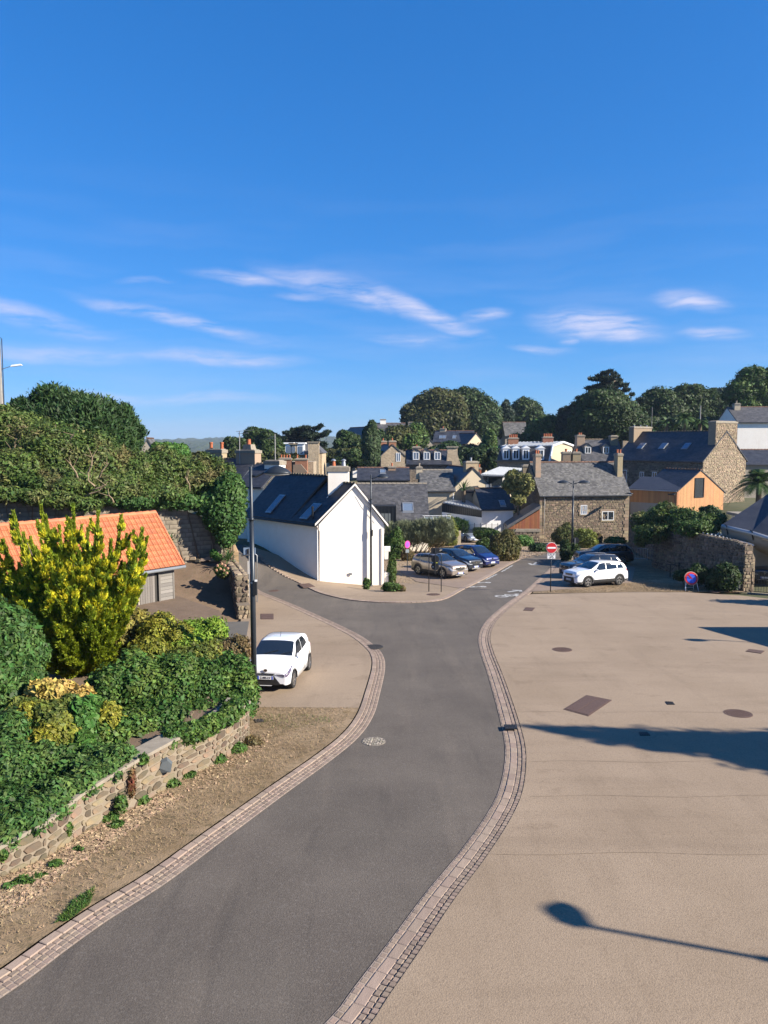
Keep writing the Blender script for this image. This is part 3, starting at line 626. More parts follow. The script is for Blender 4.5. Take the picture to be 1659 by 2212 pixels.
# ---------------------------------------------------------------- pieced surfaces
def pieces(parent, O, U, Vv, N_, width, hf, sw, sh, m, name='stone', maxn=290, depth=.04, gap=.02, jit=.25, seed=0, holes=(), score=None, zlow=0, stuffname=None, regular=False, bev=.18):
    O, U, Vv, N_ = Vector(O), Vector(U), Vector(Vv), Vector(N_); r = random.Random(seed); polys = []
    hmax = max(hf(s * width / 20) for s in range(21)); y = zlow; row = 0
    while y < hmax - .02:
        h = sh if regular else sh * r.uniform(.62, 1.4); x = -(sw / 2 if (regular and row % 2) else r.uniform(0, sw * .8))
        while x < width:
            w = sw if regular else sw * r.uniform(.45, 1.6); x0, x1 = max(0, x), min(width, x + w); x += w
            if x1 - x0 < .06: continue
            cx = (x0 + x1) / 2; top = hf(cx); y1 = y + h
            if y1 > top + .03: y1 = top
            if y1 - y < sh * .3: continue
            if any(a < cx < c and b < (y + y1) / 2 < d for a, b, c, d in holes): continue
            ww, hh = (x1 - x0), (y1 - y); cy = (y + y1) / 2
            if regular or jit == 0: pts = [(-.5, -.5), (.5, -.5), (.5, .5), (-.5, .5)]
            else: pts = [(-.5 + r.uniform(0, jit), -.5 + r.uniform(0, jit * .5)), (r.uniform(-.1, .1), -.5 + r.uniform(-.06, .08)), (.5 - r.uniform(0, jit), -.5 + r.uniform(0, jit * .6)), (.5, r.uniform(-.2, .2)), (.5 - r.uniform(0, jit), .5 - r.uniform(0, jit * .6)), (r.uniform(-.1, .1), .5 - r.uniform(-.06, .08)), (-.5 + r.uniform(0, jit), .5 - r.uniform(0, jit)), (-.5, r.uniform(-.2, .2))]
            pts = [(a * (ww - gap), b_ * (hh - gap)) for a, b_ in pts]; d = depth * r.uniform(.55, 1.3) if not regular else depth * r.uniform(.8, 1.1)
            k = len(pts); f = 1 - bev
            Vs = [U * a + Vv * b_ - N_ * .02 for a, b_ in pts] + [U * a * f + Vv * b_ * f + N_ * d for a, b_ in pts]
            Fs = [(i, (i + 1) % k, k + (i + 1) % k, k + i) for i in range(k)] + [tuple(range(k, 2 * k))]
            polys.append((O + U * cx + Vv * cy, Vs, Fs))
        y += h; row += 1
    if score: polys.sort(key=lambda t: score(t[0]))
    rest = MB()
    for i, (c, Vs, Fs) in enumerate(polys):
        if i < maxn: mobj(name, Vs, Fs, m, parent, loc=c)
        else: rest.add([v + c for v in Vs], Fs)
    if rest.v: tag(rest.build(stuffname or (name + 'work'), m, parent, fix=False), kind='stuff')

# dry-laid retaining wall along the verge
wb = [G(-30, 1917), G(0, 1901), G(102, 1855), G(183, 1799), G(289, 1748), G(382, 1692), G(467, 1653), G(522, 1616), G(530, 1604)]
wb = [Vector((p.x, p.y, p.z)) for p in wb]; wb[-1] = Vector((-3.62, 19.25, ground_z(-3.6, 19.2)))
wtop = [-.10, -.05, .02, .10, .24, .20, .14, .08, .06]
wl = empty('retaining_wall', wb[4], 0, 'low stone retaining wall under the hedge, with one dark blue stone, along the dry verge', 'wall')
o = wb[4]; MBb = MB()
inn = [Vector((p.x - .38, p.y + .20, 0)) for p in wb]; inn[-1] = Vector((-4.25, 19.5, 0)); inn[-2] = Vector((-4.25, 19.0, 0))
for i in range(len(wb) - 1):
    a, c = wb[i], wb[i + 1]; ia, ic = inn[i], inn[i + 1]
    A = [(a.x, a.y, a.z - .2), (c.x, c.y, c.z - .2), (c.x, c.y, wtop[i + 1]), (a.x, a.y, wtop[i])]
    MBb.poly([Vector(p) - o for p in A])
    U = (c - a); U.z = 0; Lh = U.length; U.normalize(); Nn = Vector((U.y, -U.x, 0))
    f = lambda s, a=a, c=c, i=i, Lh=Lh: (wtop[i] + (wtop[i + 1] - wtop[i]) * s / Lh) - (a.z + (c.z - a.z) * s / Lh)
    sl_ = Vector((U.x, U.y, (c.z - a.z) / Lh))
    pieces(wl, a - o, sl_, Vector((0, 0, 1)), Nn, Lh, f, .32, .155, rubble_mix, maxn=60, depth=.026, gap=.012, seed=40 + i, jit=.3, bev=.13)
    MB().slab([Vector((a.x - Nn.x * -.05, a.y + Nn.y * .05, wtop[i])) - o, Vector((c.x + Nn.x * .05, c.y + Nn.y * .05, wtop[i + 1])) - o, Vector((ic.x, ic.y, wtop[i + 1])) - o, Vector((ia.x, ia.y, wtop[i])) - o], (0, 0, .07)).build('coping', capm, wl)
MBb.build('mortar_core', joint_lt, wl)
c = P(352, 1650, 16.05); mobj('stone', [Vector((-.13, 0, -.16)), Vector((.12, .05, -.17)), Vector((.16, .07, .05)), Vector((.05, .02, .19)), Vector((-.09, -.03, .15)), Vector((-.15, -.06, 0))] + [v * .8 + Vector((.05, -.10, 0)) for v in (Vector((-.13, 0, -.16)), Vector((.12, .05, -.17)), Vector((.16, .07, .05)), Vector((.05, .02, .19)), Vector((-.09, -.03, .15)), Vector((-.15, -.06, 0)))],
     [(i, (i + 1) % 6, 6 + (i + 1) % 6, 6 + i) for i in range(6)] + [(6, 7, 8, 9, 10, 11)], mat('dark_blue_stone', (.10, .125, .15), (.13, .15, .17), rough=.8), wl, loc=c - o + Vector((.06, -.08, 0)))['label'] = 'dark blue upright stone set in the pale wall'
# garden terrace behind the wall
tpoly = [(p.x, p.y) for p in inn] + [(-4.4, 21), (-5.2, 25), (-6.9, 30.5), (-9.5, 33.5), (-30, 33.5), (-30, 4), (-9, 6)]
tv = [(x, y, .03) for x, y in tpoly]; b = MB(); b.slab([(x, y, -2.2) for x, y in tpoly], (0, 0, 2.2)); tag(b.build('garden_terrace', soil), kind='structure')
# yard behind the shed: bare soil bank up to the block wall
V = []; F = []; rr = random.Random(4); nu, nv = 26, 16
A1, A2 = Vector((-16, 31.5, -1.55)), P(520, 1346, 36.2); B1, B2 = Vector((-17, 42.0, .8)), P(488, 1200, 41.6)
for j in range(nv):
    for i in range(nu):
        s, t = i / (nu - 1), j / (nv - 1); p = A1.lerp(A2, s).lerp(B1.lerp(B2, s), t); V.append((p.x, p.y, p.z + rr.uniform(-.05, .05) - .25 * math.sin(t * 3.1)))
V += [(p[0], p[1], -2.6) for p in V[:nu]]; F = [(j * nu + i, j * nu + i + 1, (j + 1) * nu + i + 1, (j + 1) * nu + i) for j in range(nv - 1) for i in range(nu - 1)] + [(nu * nv + i, nu * nv + i + 1, i + 1, i) for i in range(nu - 1)]
tag(mobj('yard_soil', V, F, soil, smooth=True), kind='structure')
# concrete block wall behind it
def blockwall():
    a, c = P(-40, 1205, 36.5), P(489, 1200, 42.0); a.z = .2; zb = .25
    U = c - a; U.z = 0; Lh = U.length; U.normalize(); Nn = Vector((U.y, -U.x, 0))
    pts = [(-40, 1054), (100, 1068), (230, 1089), (285, 1104), (334, 1095), (406, 1105), (456, 1122), (476, 1150), (489, 1176)]
    tops = []
    for px, py in pts:
        r = ray(px, py); d = (a.x * U.y - a.y * U.x) / (r[0] * U.y - r[1] * U.x); q = Vector((r[0] * d, r[1] * d, CAMZ + r[2] * d)); tops.append(((q - a).dot(U), q.z))
    def hf(s):
        s = max(tops[0][0], min(tops[-1][0], s))
        for i in range(len(tops) - 1):
            if s <= tops[i + 1][0]: t = (s - tops[i][0]) / (tops[i + 1][0] - tops[i][0]); return tops[i][1] + t * (tops[i + 1][1] - tops[i][1]) - zb
        return tops[-1][1] - zb
    root = empty('block_wall', (a.x, a.y, zb), 0, 'weathered grey concrete block wall behind the shed, half under ivy', 'wall')
    b = MB(); n = 24
    for k in range(n):
        s0, s1 = Lh * k / n, Lh * (k + 1) / n; b.slab([U * s0, U * s1, U * s1 + Vector((0, 0, hf(s1) - .02)), U * s0 + Vector((0, 0, hf(s0) - .02))], -Nn * .2)
    b.build('mortar_core', jointdk, root)
    pieces(root, (0, 0, 0), U, Vector((0, 0, 1)), Nn, Lh, hf, .62, .25, block_m, name='concrete_block', maxn=295, depth=.022, gap=.022, regular=True, bev=.035, score=lambda p: -p.x)
    return a, U, hf
blockwall()
b = MB(); rr = random.Random(9)
rootw = empty('stone_footing', P(440, 1209, 41.2), 0, 'row of pale rubble stones at the foot of the block wall', 'stones')
for k in range(9):
    q = P(395 + k * 11, 1208 + rr.uniform(-2, 3), 41.0) - rootw.location; MB().box((0, 0, 0), (.34, .2, .16), rr.uniform(-.4, .4), taper=.7).build('stone', stone_lt, rootw, loc=q)

# low rubble wall between yard and street, sandstone gate pier
def yardwall():
    a, c = P(541, 1342, 36.6), P(500, 1198, 44.5); a.z = ground_z(a.x, a.y); root = empty('yard_wall', a, 0, 'rubble stone wall stepping down between the bare yard and the side street', 'wall')
    U = c - a; U.z = 0; Lh = U.length; U.normalize(); Nn = Vector((U.y, -U.x, 0)); th = .62
    z0 = P(530, 1240, 37.5).z - a.z; z1 = P(500, 1200, 44.5).z - a.z
    hf = lambda s: z0 + (z1 - z0) * min(1, s / Lh) if s > .75 else .72
    for s0, s1, m_ in ((0, .75, 0), (.75, Lh, 0)):
        b = MB(); b.slab([U * s0 - Vector((0, 0, .5)), U * s1 - Vector((0, 0, .5)), U * s1 + Vector((0, 0, hf(s1 if s1 < Lh else Lh - .01) if s0 else .72)), U * s0 + Vector((0, 0, hf(s0 + .01)))], -Nn * th); b.build('mortar_core', jointdk, root)
    pieces(root, (0, 0, 0), U, Vector((0, 0, 1)), Nn, Lh, hf, .38, .24, stone_lt, maxn=120, depth=.05, seed=3)
    sd_ = -Nn
    pieces(root, -Nn * th, -U * -1, Vector((0, 0, 1)), -Nn, Lh, hf, .38, .24, stone_dk, maxn=60, depth=.05, seed=6)
    pieces(root, -Nn * th, Nn, Vector((0, 0, 1)), -U, th, lambda s: .72, .3, .24, stone_lt, maxn=20, depth=.06, seed=5)
    pieces(root, -Nn * th + U * .75 + Vector((0, 0, .72)), Nn, Vector((0, 0, 1)), -U, th, lambda s: hf(.8) - .72, .3, .24, stone_dk, maxn=30, depth=.06, seed=5)
    sl_ = (U * Lh + Vector((0, 0, hf(Lh) - hf(.76)))).normalized()
    pieces(root, U * .75 + Vector((0, 0, hf(.76))), sl_, -Nn, Vector((0, 0, 1)), Lh - .8, lambda s: th, .42, .3, stone_lt, maxn=90, depth=.06, seed=8)
    pt = mobj('plaster_end', [(.02, -.02, .0), (.06, -.02, 0), (.06, .0, 1), (.02, 0, 1)], [(0, 1, 2, 3)], terra, root)
    bpy.data.objects.remove(pt)
yardwall()
pr = empty('gate_pier', P(498, 1205, 43.6), .2, 'sandstone gate pier with rounded top at the end of the yard wall', 'pier')
b = MB(); b.box((0, 0, .0), (.95, .6, .7)); b.build('lower_block', mat('sandstone', (.56, .40, .25), (.48, .35, .22), scale=3, rough=.9, c3=(.3, .25, .16), s3=5), pr)
b = MB(); b.box((0, 0, .58), (.9, .56, .45), taper=.6); b.build('upper_block', MATS['sandstone'], pr)

# ---------------------------------------------------------------- wooden shed with orange tiles
def shed():
    Dv = Vector((.63, .777, 0)); Nf = Vector((.777, -.63, 0))           # ridge direction, front normal
    C0 = P(377, 1343, 33.0); ze = P(395, 1214, 33.0).z; o = Vector((C0.x, C0.y, C0.z)); h = ze - o.z + .10
    root = empty('garden_shed', o, 0, 'weathered grey wooden shed with orange tiled roof behind the golden cypress', 'shed')
    Lh = 7.2; Wd = 3.6; rise = 1.95; half = Wd / 2; bk_ = -Nf
    # walls (solid dark core), boards over it
    core = mat('dark_boarding', (.05, .047, .044), rough=.9)
    A = [Vector((0, 0, 0)), -Dv * Lh, -Dv * Lh + bk_ * Wd, bk_ * Wd]
    b = MB(); b.slab(A, (0, 0, h)); mid0, mid1 = bk_ * half + Vector((0, 0, h + rise)), -Dv * Lh + bk_ * half + Vector((0, 0, h + rise))
    hh = Vector((0, 0, h)); b.add([A[0] + hh, A[3] + hh, mid0, A[1] + hh, A[2] + hh, mid1], [(0, 1, 2), (3, 5, 4)]); b.build('wall', core, root)
    # board layout on the front, measured back from the visible corner
    zt = Vector((0, 0, 1)); bh = .155
    hb = MB(); hb.box((0, 0, 0), (.02, .62, bh * .97)); me_h = None
    ang = math.atan2(-Dv.y, -Dv.x) - math.pi / 2
    def brd(nm, s0, s1, z0, z1, off_, m, th=.022, lab=None):
        c = -Dv * (s0 + s1) / 2 + zt * (z0 + z1) / 2 + Nf * (off_ + th / 2)
        o_ = MB().box((0, 0, 0), (th, s1 - s0, z1 - z0)).build(nm, m, root, loc=c, rot=(0, 0, ang + math.pi)); 
        if lab: o_['label'] = lab
        return o_
    z = 0.0
    while z < h - .32: brd('board', .06, .74, z, z + bh - .012, .03 + .004 * (int(z * 10) % 2), greywh); z += bh
    brd('corner_post', 0, .07, 0, h - .3, .035, greyw, .04); brd('door_post', .74, .83, 0, h - .3, .05, greyw, .05); brd('door_post', .9, 1.0, 0, h - .3, .02, core, .03)
    wx0, wx1, wz0, wz1 = 1.82, 2.5, h - 1.95, h - 1.05
    s = 1.0; i = 0
    while s < 4.0:
        w = .125; 
        if wx0 - .04 < s + w / 2 < wx1 + .04:
            brd('board', s, s + w - .01, 0, wz0, .022, greyw); brd('board', s, s + w - .01, wz1, h - .3, .022, greyw)
        else: brd('board', s, s + w - .01, 0, h - .3, .022 + .003 * (i % 2), greyw)
        s += w; i += 1
    brd('fascia_board', -.12, Lh, h - .3, h - .16, .08, greywh, .03); brd('fascia_board', -.12, Lh, h - .16, h + .02, .05, greywh, .03)
    fr = brd('window', wx0, wx1, wz0, wz1, .0, glass, .012)
    for a, c_, e, f_ in ((wx0 - .05, wx1 + .05, wz1, wz1 + .06), (wx0 - .05, wx1 + .05, wz0 - .06, wz0), (wx0 - .05, wx0 + .02, wz0, wz1), (wx1 - .02, wx1 + .05, wz0, wz1), ((wx0 + wx1) / 2 - .02, (wx0 + wx1) / 2 + .02, wz0, wz1)):
        q = brd('frame', a, c_, e, f_, .02, mat('pale_wood', (.5, .45, .38), rough=.8), .03); q.parent = fr; q.location = fr.matrix_basis.inverted() @ q.location; q.rotation_euler = (0, 0, 0)
    # roof
    ov = .28; slope = Vector((0, 0, 0)) + bk_ * (half + ov) + zt * (rise + ov * rise / half); sl_len = slope.length; su = slope.normalized()
    e0 = Dv * .35 + Nf * ov + zt * (h - ov * rise / half + .05)
    nrm = Dv.cross(su).normalized(); nrm = nrm if nrm.z > 0 else -nrm
    b = MB(); b.slab([e0, e0 - Dv * (Lh + .5), e0 - Dv * (Lh + .5) + slope, e0 + slope], -nrm * .06)
    s2 = -bk_ * (half + ov) * -1; e1 = e0 + slope; back = bk_ * (half + ov) - zt * (rise + ov * rise / half); b.slab([e1, e1 - Dv * (Lh + .5), e1 - Dv * (Lh + .5) + back, e1 + back], -nrm.reflect(bk_) * .06 if False else -zt * .06); rf = b.build('roof_deck', core, root)
    tw, tl = .255, .36; rows = int(sl_len / (tl * .86)); xa = su.cross(nrm).normalized(); M3 = Matrix((xa, su, nrm)).transposed()
    tb = MB()
    # interlocking tile: flat pan with a raised roll and a small rib
    prof = [(-.5, .0), (-.36, .004), (-.28, .03), (-.16, .034), (-.08, .006), (.1, .004), (.14, .016), (.2, .016), (.24, .004), (.46, .004), (.5, .02)]
    Vt = []; 
    for yy, lift in ((-.5, .028), (.5, .0)):
        for x, zz in prof: Vt.append((x * tw, yy * tl, zz + lift))
    n = len(prof); Vt += [(x * tw, -.5 * tl, zz + .028 - .03) for x, zz in prof]
    Ft = [(i, i + 1, n + i + 1, n + i) for i in range(n - 1)] + [(2 * n + i, 2 * n + i + 1, i + 1, i) for i in range(n - 1)]
    me = bpy.data.meshes.new('tile'); me.from_pydata(Vt, [], Ft); me.materials.append(orange); me.update()
    cnt = 0; rest = MB(); q = M3.to_euler()
    for j in range(rows + 1):
        for i in range(int((Lh + .5) / tw)):
            c_ = e0 - Dv * (tw * (i + .5)) + su * (tl * .86 * j + tl / 2) + nrm * .015
            if (su * (tl * .86 * j + tl)).length > sl_len + .1: continue
            if i < 22 and cnt < 290: link('roof_tile', me, root, c_, q); cnt += 1
            else: rest.add([M3 @ Vector(v) + c_ for v in Vt], Ft)
    tag(rest.build('far_roof_tiles', orange, root, fix=False), kind='stuff')
    rt = MB(); rt.tube([(0, 0, 0), (0, .40, 0)], [.125, .10], 12); r0 = rt.build('ridge_tile', orange, root, smooth=False)
    ra = math.atan2(-Dv.y, -Dv.x) - math.pi / 2; r0.location = e1 + Vector((0, 0, 0)); r0.rotation_euler = (0, 0, ra)
    for k in range(1, 21): link('ridge_tile', r0.data, root, e1 - Dv * (.36 * k), (0, 0, ra))
    b = MB(); b.tube([e0 + su * .0 + Dv * .01 + nrm * .03, e1 + Dv * .01 + nrm * .03], .055, 8); b.build('verge_tile', orange, root)
    b = MB(); gp = e0 + Nf * .07 - zt * .07; b.tube([gp + Dv * .05, gp - Dv * (Lh + .45)], .07, 10); b.build('gutter', zinc, root, smooth=True)
    return root
shed()

# ---------------------------------------------------------------- plants of the garden
def over(px, back, r):                       # a clump lying over the top of the retaining wall
    for i in range(len(wb) - 1):
        a, c = wb[i], wb[i + 1]; k = xat(px, 1); t = (k * a.y - a.x) / ((c.x - a.x) - k * (c.y - a.y))
        if 0 <= t <= 1: U = (c - a).normalized(); return (a.x + (c.x - a.x) * t - U.y * back, a.y + (c.y - a.y) * t + U.x * back, wtop[i] + (wtop[i + 1] - wtop[i]) * t + .02, r, r, r * .8)
    return (wb[0].x, wb[0].y, 0, r, r, r)
def golden():
    base = P(178, 1480, 22.5); base.z = .0; o = base
    root = empty('golden_cypress', o, 0, 'golden green cypress with upswept plumes fanning out before the orange roofed shed', 'tree')
    r = random.Random(7)
    tips = [(28, 1103, 0), (88, 1090, .3), (98, 1112, -1), (158, 1088, .4), (150, 1120, -.9), (206, 1160, .8), (262, 1112, .2), (240, 1165, -.8), (308, 1140, 0), (292, 1190, -.7), (272, 1235, -1), (250, 1270, -.9), (225, 1300, -1.2), (5, 1165, -.4), (-10, 1215, .5), (20, 1235, -1.3), (-5, 1290, -.5),
            (45, 1300, -1.6), (70, 1180, -1.5), (120, 1200, -1.9), (170, 1190, -1.6), (210, 1230, -1.8), (100, 1280, -2.0), (150, 1270, -2.1), (190, 1310, -1.9), (80, 1350, -1.7), (130, 1350, -2.0), (210, 1370, -1.4), (110, 1420, -1.5), (160, 1430, -1.5), (215, 1430, -1.0), (50, 1150, 1.2), (190, 1140, 1.3), (128, 1135, 1.2), (318, 1160, .5), (306, 1212, -.2), (288, 1255, -.4), (266, 1300, -.8), (238, 1345, -1.0), (228, 1400, -1.0), (212, 1105, .2), (60, 1210, -1.2)]
    rg = np.random.RandomState(4); G1 = []; G2 = []; G3 = []
    def spray(a, c, e, rad, n, tipgold):         # one plume: needles round a curved axis a-c-e, thick low, pointed at the tip
        u = rg.rand(n) ** .85; u_ = u[:, None]; A, C, E = (np.array(v) for v in (a, c, e)); p = A * (1 - u_) ** 2 + C * 2 * u_ * (1 - u_) + E * u_ * u_; tg = 2 * (1 - u_) * (C - A) + 2 * u_ * (E - C); tg /= np.linalg.norm(tg, axis=1)[:, None]
        o_ = rg.normal(size=(n, 3)); o_ -= tg * (o_ * tg).sum(1)[:, None]; o_ /= np.linalg.norm(o_, axis=1)[:, None]; rr_ = rad * (np.sin(np.minimum(1, u * 1.15 + .12) * math.pi) ** .7 * .75 + .12) * rg.uniform(.35, 1.1, n); p = p + o_ * rr_[:, None]
        ax = tg * .9 + o_ * .55 + rg.normal(scale=.22, size=(n, 3)) + np.array([0, 0, .25]); ax /= np.linalg.norm(ax, axis=1)[:, None]; w_ = np.cross(ax, rg.normal(size=(n, 3))); w_ /= np.linalg.norm(w_, axis=1)[:, None]
        L_ = rg.uniform(.07, .15, n)[:, None]; Q = np.stack([p - ax * L_ * .4, p + w_ * L_ * .17, p + ax * L_ * .6, p - w_ * L_ * .17], 1); shell = rr_ / (rad + 1e-6)
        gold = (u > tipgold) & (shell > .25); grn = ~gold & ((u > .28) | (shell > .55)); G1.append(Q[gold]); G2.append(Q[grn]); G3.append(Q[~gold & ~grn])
    for (px, py, dy) in tips:
        t = P(px, py, 22.5 + dy) - o; s = Vector((t.x * .10, t.y * .2, max(.1, t.z * .22 - .3))); m = s.lerp(t, .55); m.x += (t.x - s.x) * .22; m.z -= .12 * t.z
        spray(s, m, t, .30, 2300, .55 if t.z > 2.6 else (.75 if t.z > 1.6 else .92))
        for k in range(13):
            u = .18 + .75 * k / 13 + r.uniform(-.03, .03); p = s * (1 - u) ** 2 + m * 2 * u * (1 - u) + t * u * u; tg = (s.lerp(m, u).lerp(m.lerp(t, u), 1) - s.lerp(m, u)).normalized(); sd_ = Vector((r.uniform(-1, 1), r.uniform(-1, .6), r.uniform(-.3, .5))).normalized()
            ln = (.95 * (1 - u) + .32) * r.uniform(.7, 1.15); e = p + (tg * .75 + sd_ * .75 + Vector((0, 0, .35))).normalized() * ln; c_ = p + (tg * .3 + sd_ * .8).normalized() * ln * .5
            spray(p, c_, e, .13 + .07 * (1 - u), int(620 * (ln + .2)), .42 if e.z > 2.7 else (.66 if e.z > 1.7 else .88))
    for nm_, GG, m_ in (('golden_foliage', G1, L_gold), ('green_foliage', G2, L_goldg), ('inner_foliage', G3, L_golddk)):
        Q = np.concatenate(GG); n_ = len(Q); me = bpy.data.meshes.new(nm_); me.vertices.add(4 * n_); me.vertices.foreach_set('co', Q.reshape(-1).astype(np.float32)); me.loops.add(4 * n_); me.loops.foreach_set('vertex_index', np.arange(4 * n_, dtype=np.int32)); me.polygons.add(n_); me.polygons.foreach_set('loop_start', (np.arange(n_) * 4).astype(np.int32)); me.polygons.foreach_set('loop_total', np.full(n_, 4, np.int32)); me.materials.append(m_); me.update(calc_edges=True); link(nm_, me, root)
    mb = MB(); mb.tube([(0, 0, -.2), (0, 0, 1.6)], [.22, .1], 8)
    for (px, py, dy) in tips[::2]:
        t = P(px, py, 22.5 + dy) - o; mb.tube([(0, 0, .1), tuple(t * .5 + Vector((0, 0, -.1))), tuple(t * .8)], [.07, .04, .015], 5)
    mb.build('trunk', bark, root)
golden()
# big clipped laurel at the left edge
shrub('laurel_bush', 'dense rounded green laurel bush at the left edge beside the golden cypress', 'bush', [bl(18, 1420, 18.5, 66, 110), bl(48, 1500, 18.0, 50, 90), bl(-20, 1500, 17.5, 70, 90)], 42000, .12, L_laurel, k=16, fr=.3, seed=3, base=.05)
shrub('hedge', 'dark green leafy hedge spilling over the retaining wall up to the lamp post', 'hedge',
      [bl(495, 1478, 21, 48, 58), bl(528, 1500, 20.6, 27, 50), bl(440, 1490, 20.5, 60, 62), bl(370, 1490, 20, 65, 72), bl(300, 1495, 19.6, 62, 70), bl(245, 1500, 19.2, 45, 62), bl(430, 1550, 19.2, 50, 34), bl(490, 1535, 19.8, 44, 34), bl(345, 1560, 18.4, 60, 48), bl(285, 1580, 17.6, 50, 42), bl(375, 1592, 17.6, 30, 26), bl(240, 1600, 17.0, 40, 50)] + [over(px, d_, r_) for px, d_, r_ in ((392, .1, .26), (410, .05, .24), (428, .0, .25), (446, .1, .24), (462, .1, .22), (478, .05, .24), (500, .15, .26), (518, .2, .25), (372, .2, .22))],
      105000, .092, L_ivy, k=16, fr=.27, seed=5, base=.05, wd=.6, jag=.35, core=.7)
shrub('mixed_hedge', 'untidy green hedge with pink flower heads hanging over the lowest part of the wall', 'hedge',
      [bl(205, 1665, 15.8, 62, 44), bl(255, 1650, 16.3, 30, 36), bl(140, 1690, 15.2, 62, 52), bl(70, 1735, 14.2, 66, 56), bl(0, 1760, 13.4, 66, 60), bl(10, 1670, 14.5, 66, 60), bl(85, 1660, 15.3, 60, 50), bl(150, 1630, 16.2, 60, 45), bl(15, 1590, 15.8, 50, 50)] + [over(px, .24 + .1 * (i % 3), .27 + .04 * (i % 3)) for i, px in enumerate(range(-20, 262, 20))],
      95000, .09, L_laurel, k=15, fr=.27, seed=8, base=.0, wd=.5, jag=.35, core=.7,
      extra=[lambda root, o: leafmesh('flower_heads', [tuple(Vector(bl(x, y, Y, 7, 6)[:3])) + bl(x, y, Y, 7, 6)[3:] for x, y, Y in ((115, 1722, 14.5), (133, 1716, 14.8), (98, 1735, 14.3), (75, 1715, 14.5), (145, 1730, 14.6))], 500, .05, mat('pink_flower', (.34, .16, .15), (.25, .15, .10), scale=9, rough=.9), root, 2, origin=o, core=0)])
shrub('variegated_bush', 'yellow and orange variegated bush at the foot of the golden cypress', 'bush', [bl(118, 1500, 17.4, 50, 26), bl(85, 1495, 17.3, 26, 22), bl(165, 1512, 17.2, 34, 22)], 7500, .16, L_var, k=8, fr=.35, seed=2, base=.05, wd=.6)
shrub('privet_bush', 'straggly green and yellow privet at the left, above the lowest part of the wall', 'bush', [bl(60, 1560, 16.6, 60, 48), bl(120, 1570, 16.4, 52, 56), bl(40, 1600, 16.0, 50, 40), bl(150, 1600, 16.2, 34, 40)], 22000, .11, leafmat('privet_leaf', (.07, .115, .025), (.25, .25, .03), .5, sc=1.4), k=10, fr=.3, seed=12, base=.05)
for i, (x, y, Y, rx, rz, lab) in enumerate([(55, 1548, 16.2, 24, 26, 'yellow leaved spray at the far left of the privet'), (100, 1602, 15.9, 26, 34, 'yellow leaved spray in the middle of the privet'), (232, 1562, 17.0, 26, 40, 'yellow broom like spray right of the pale ivy, above the wall'), (45, 1655, 15.1, 22, 26, 'lowest yellow spray over the left part of the hedge')]):
    shrub('yellow_shrub', lab, 'shrub', [bl(x, y, Y, rx, rz), bl(x + 6, y - rz * .5, Y, rx * .6, rz * .6)], 3800, .085, L_yel, k=9, fr=.34, seed=20 + i, base=.05, jag=.4)
shrub('pale_ivy_bush', 'pale green large leaved ivy patch between the yellow sprays', 'bush', [bl(183, 1560, 16.6, 32, 42), bl(172, 1612, 16.2, 28, 40), bl(195, 1525, 16.9, 24, 22)], 5200, .15, L_ivyb, k=9, fr=.32, seed=31, base=.05, wd=.7)
shrub('privet_bush', 'tall yellow and brown privet before the shed window', 'bush', [bl(262, 1362, 24, 42, 52), bl(300, 1345, 24.3, 24, 26), bl(240, 1338, 24.2, 20, 30)], 14000, .095, leafmat('brown_yellow_leaf', (.17, .15, .045), (.33, .28, .05), .5, sc=2.0), k=9, fr=.3, seed=33, base=.05, jag=.5)
shrub('privet_bush', 'bright yellow privet right of the shed window', 'bush', [bl(345, 1368, 23.6, 40, 38), bl(350, 1345, 23.9, 22, 20), bl(330, 1410, 23, 48, 34), bl(385, 1380, 23.4, 30, 30)], 15000, .095, L_yel, k=9, fr=.3, seed=34, base=.05, jag=.5)
shrub('lime_shrub', 'fresh lime green shrub beside the old asphalt driveway', 'shrub', [bl(425, 1370, 24, 48, 28), bl(465, 1366, 24, 24, 28), bl(405, 1400, 23.4, 50, 34)], 16000, .10, L_lime, k=9, fr=.3, seed=35, base=.05, jag=.4)
shrub('privet_bush', 'yellow and green privet above the hedge left of the dry brown shrub', 'bush', [bl(440, 1418, 22.2, 40, 26), bl(395, 1425, 21.8, 36, 24), bl(470, 1400, 22.8, 22, 20)], 11000, .085, MATS['privet_leaf'], k=10, fr=.3, seed=38, base=.05, jag=.5)
shrub('dry_shrub', 'dry reddish brown shrub above the green hedge next to the lamp post', 'shrub', [bl(490, 1425, 22.6, 42, 36), bl(512, 1402, 23, 24, 26), bl(445, 1430, 22.4, 40, 26)], 14000, .085, L_dry, k=9, fr=.3, seed=36, base=.05, jag=.5)
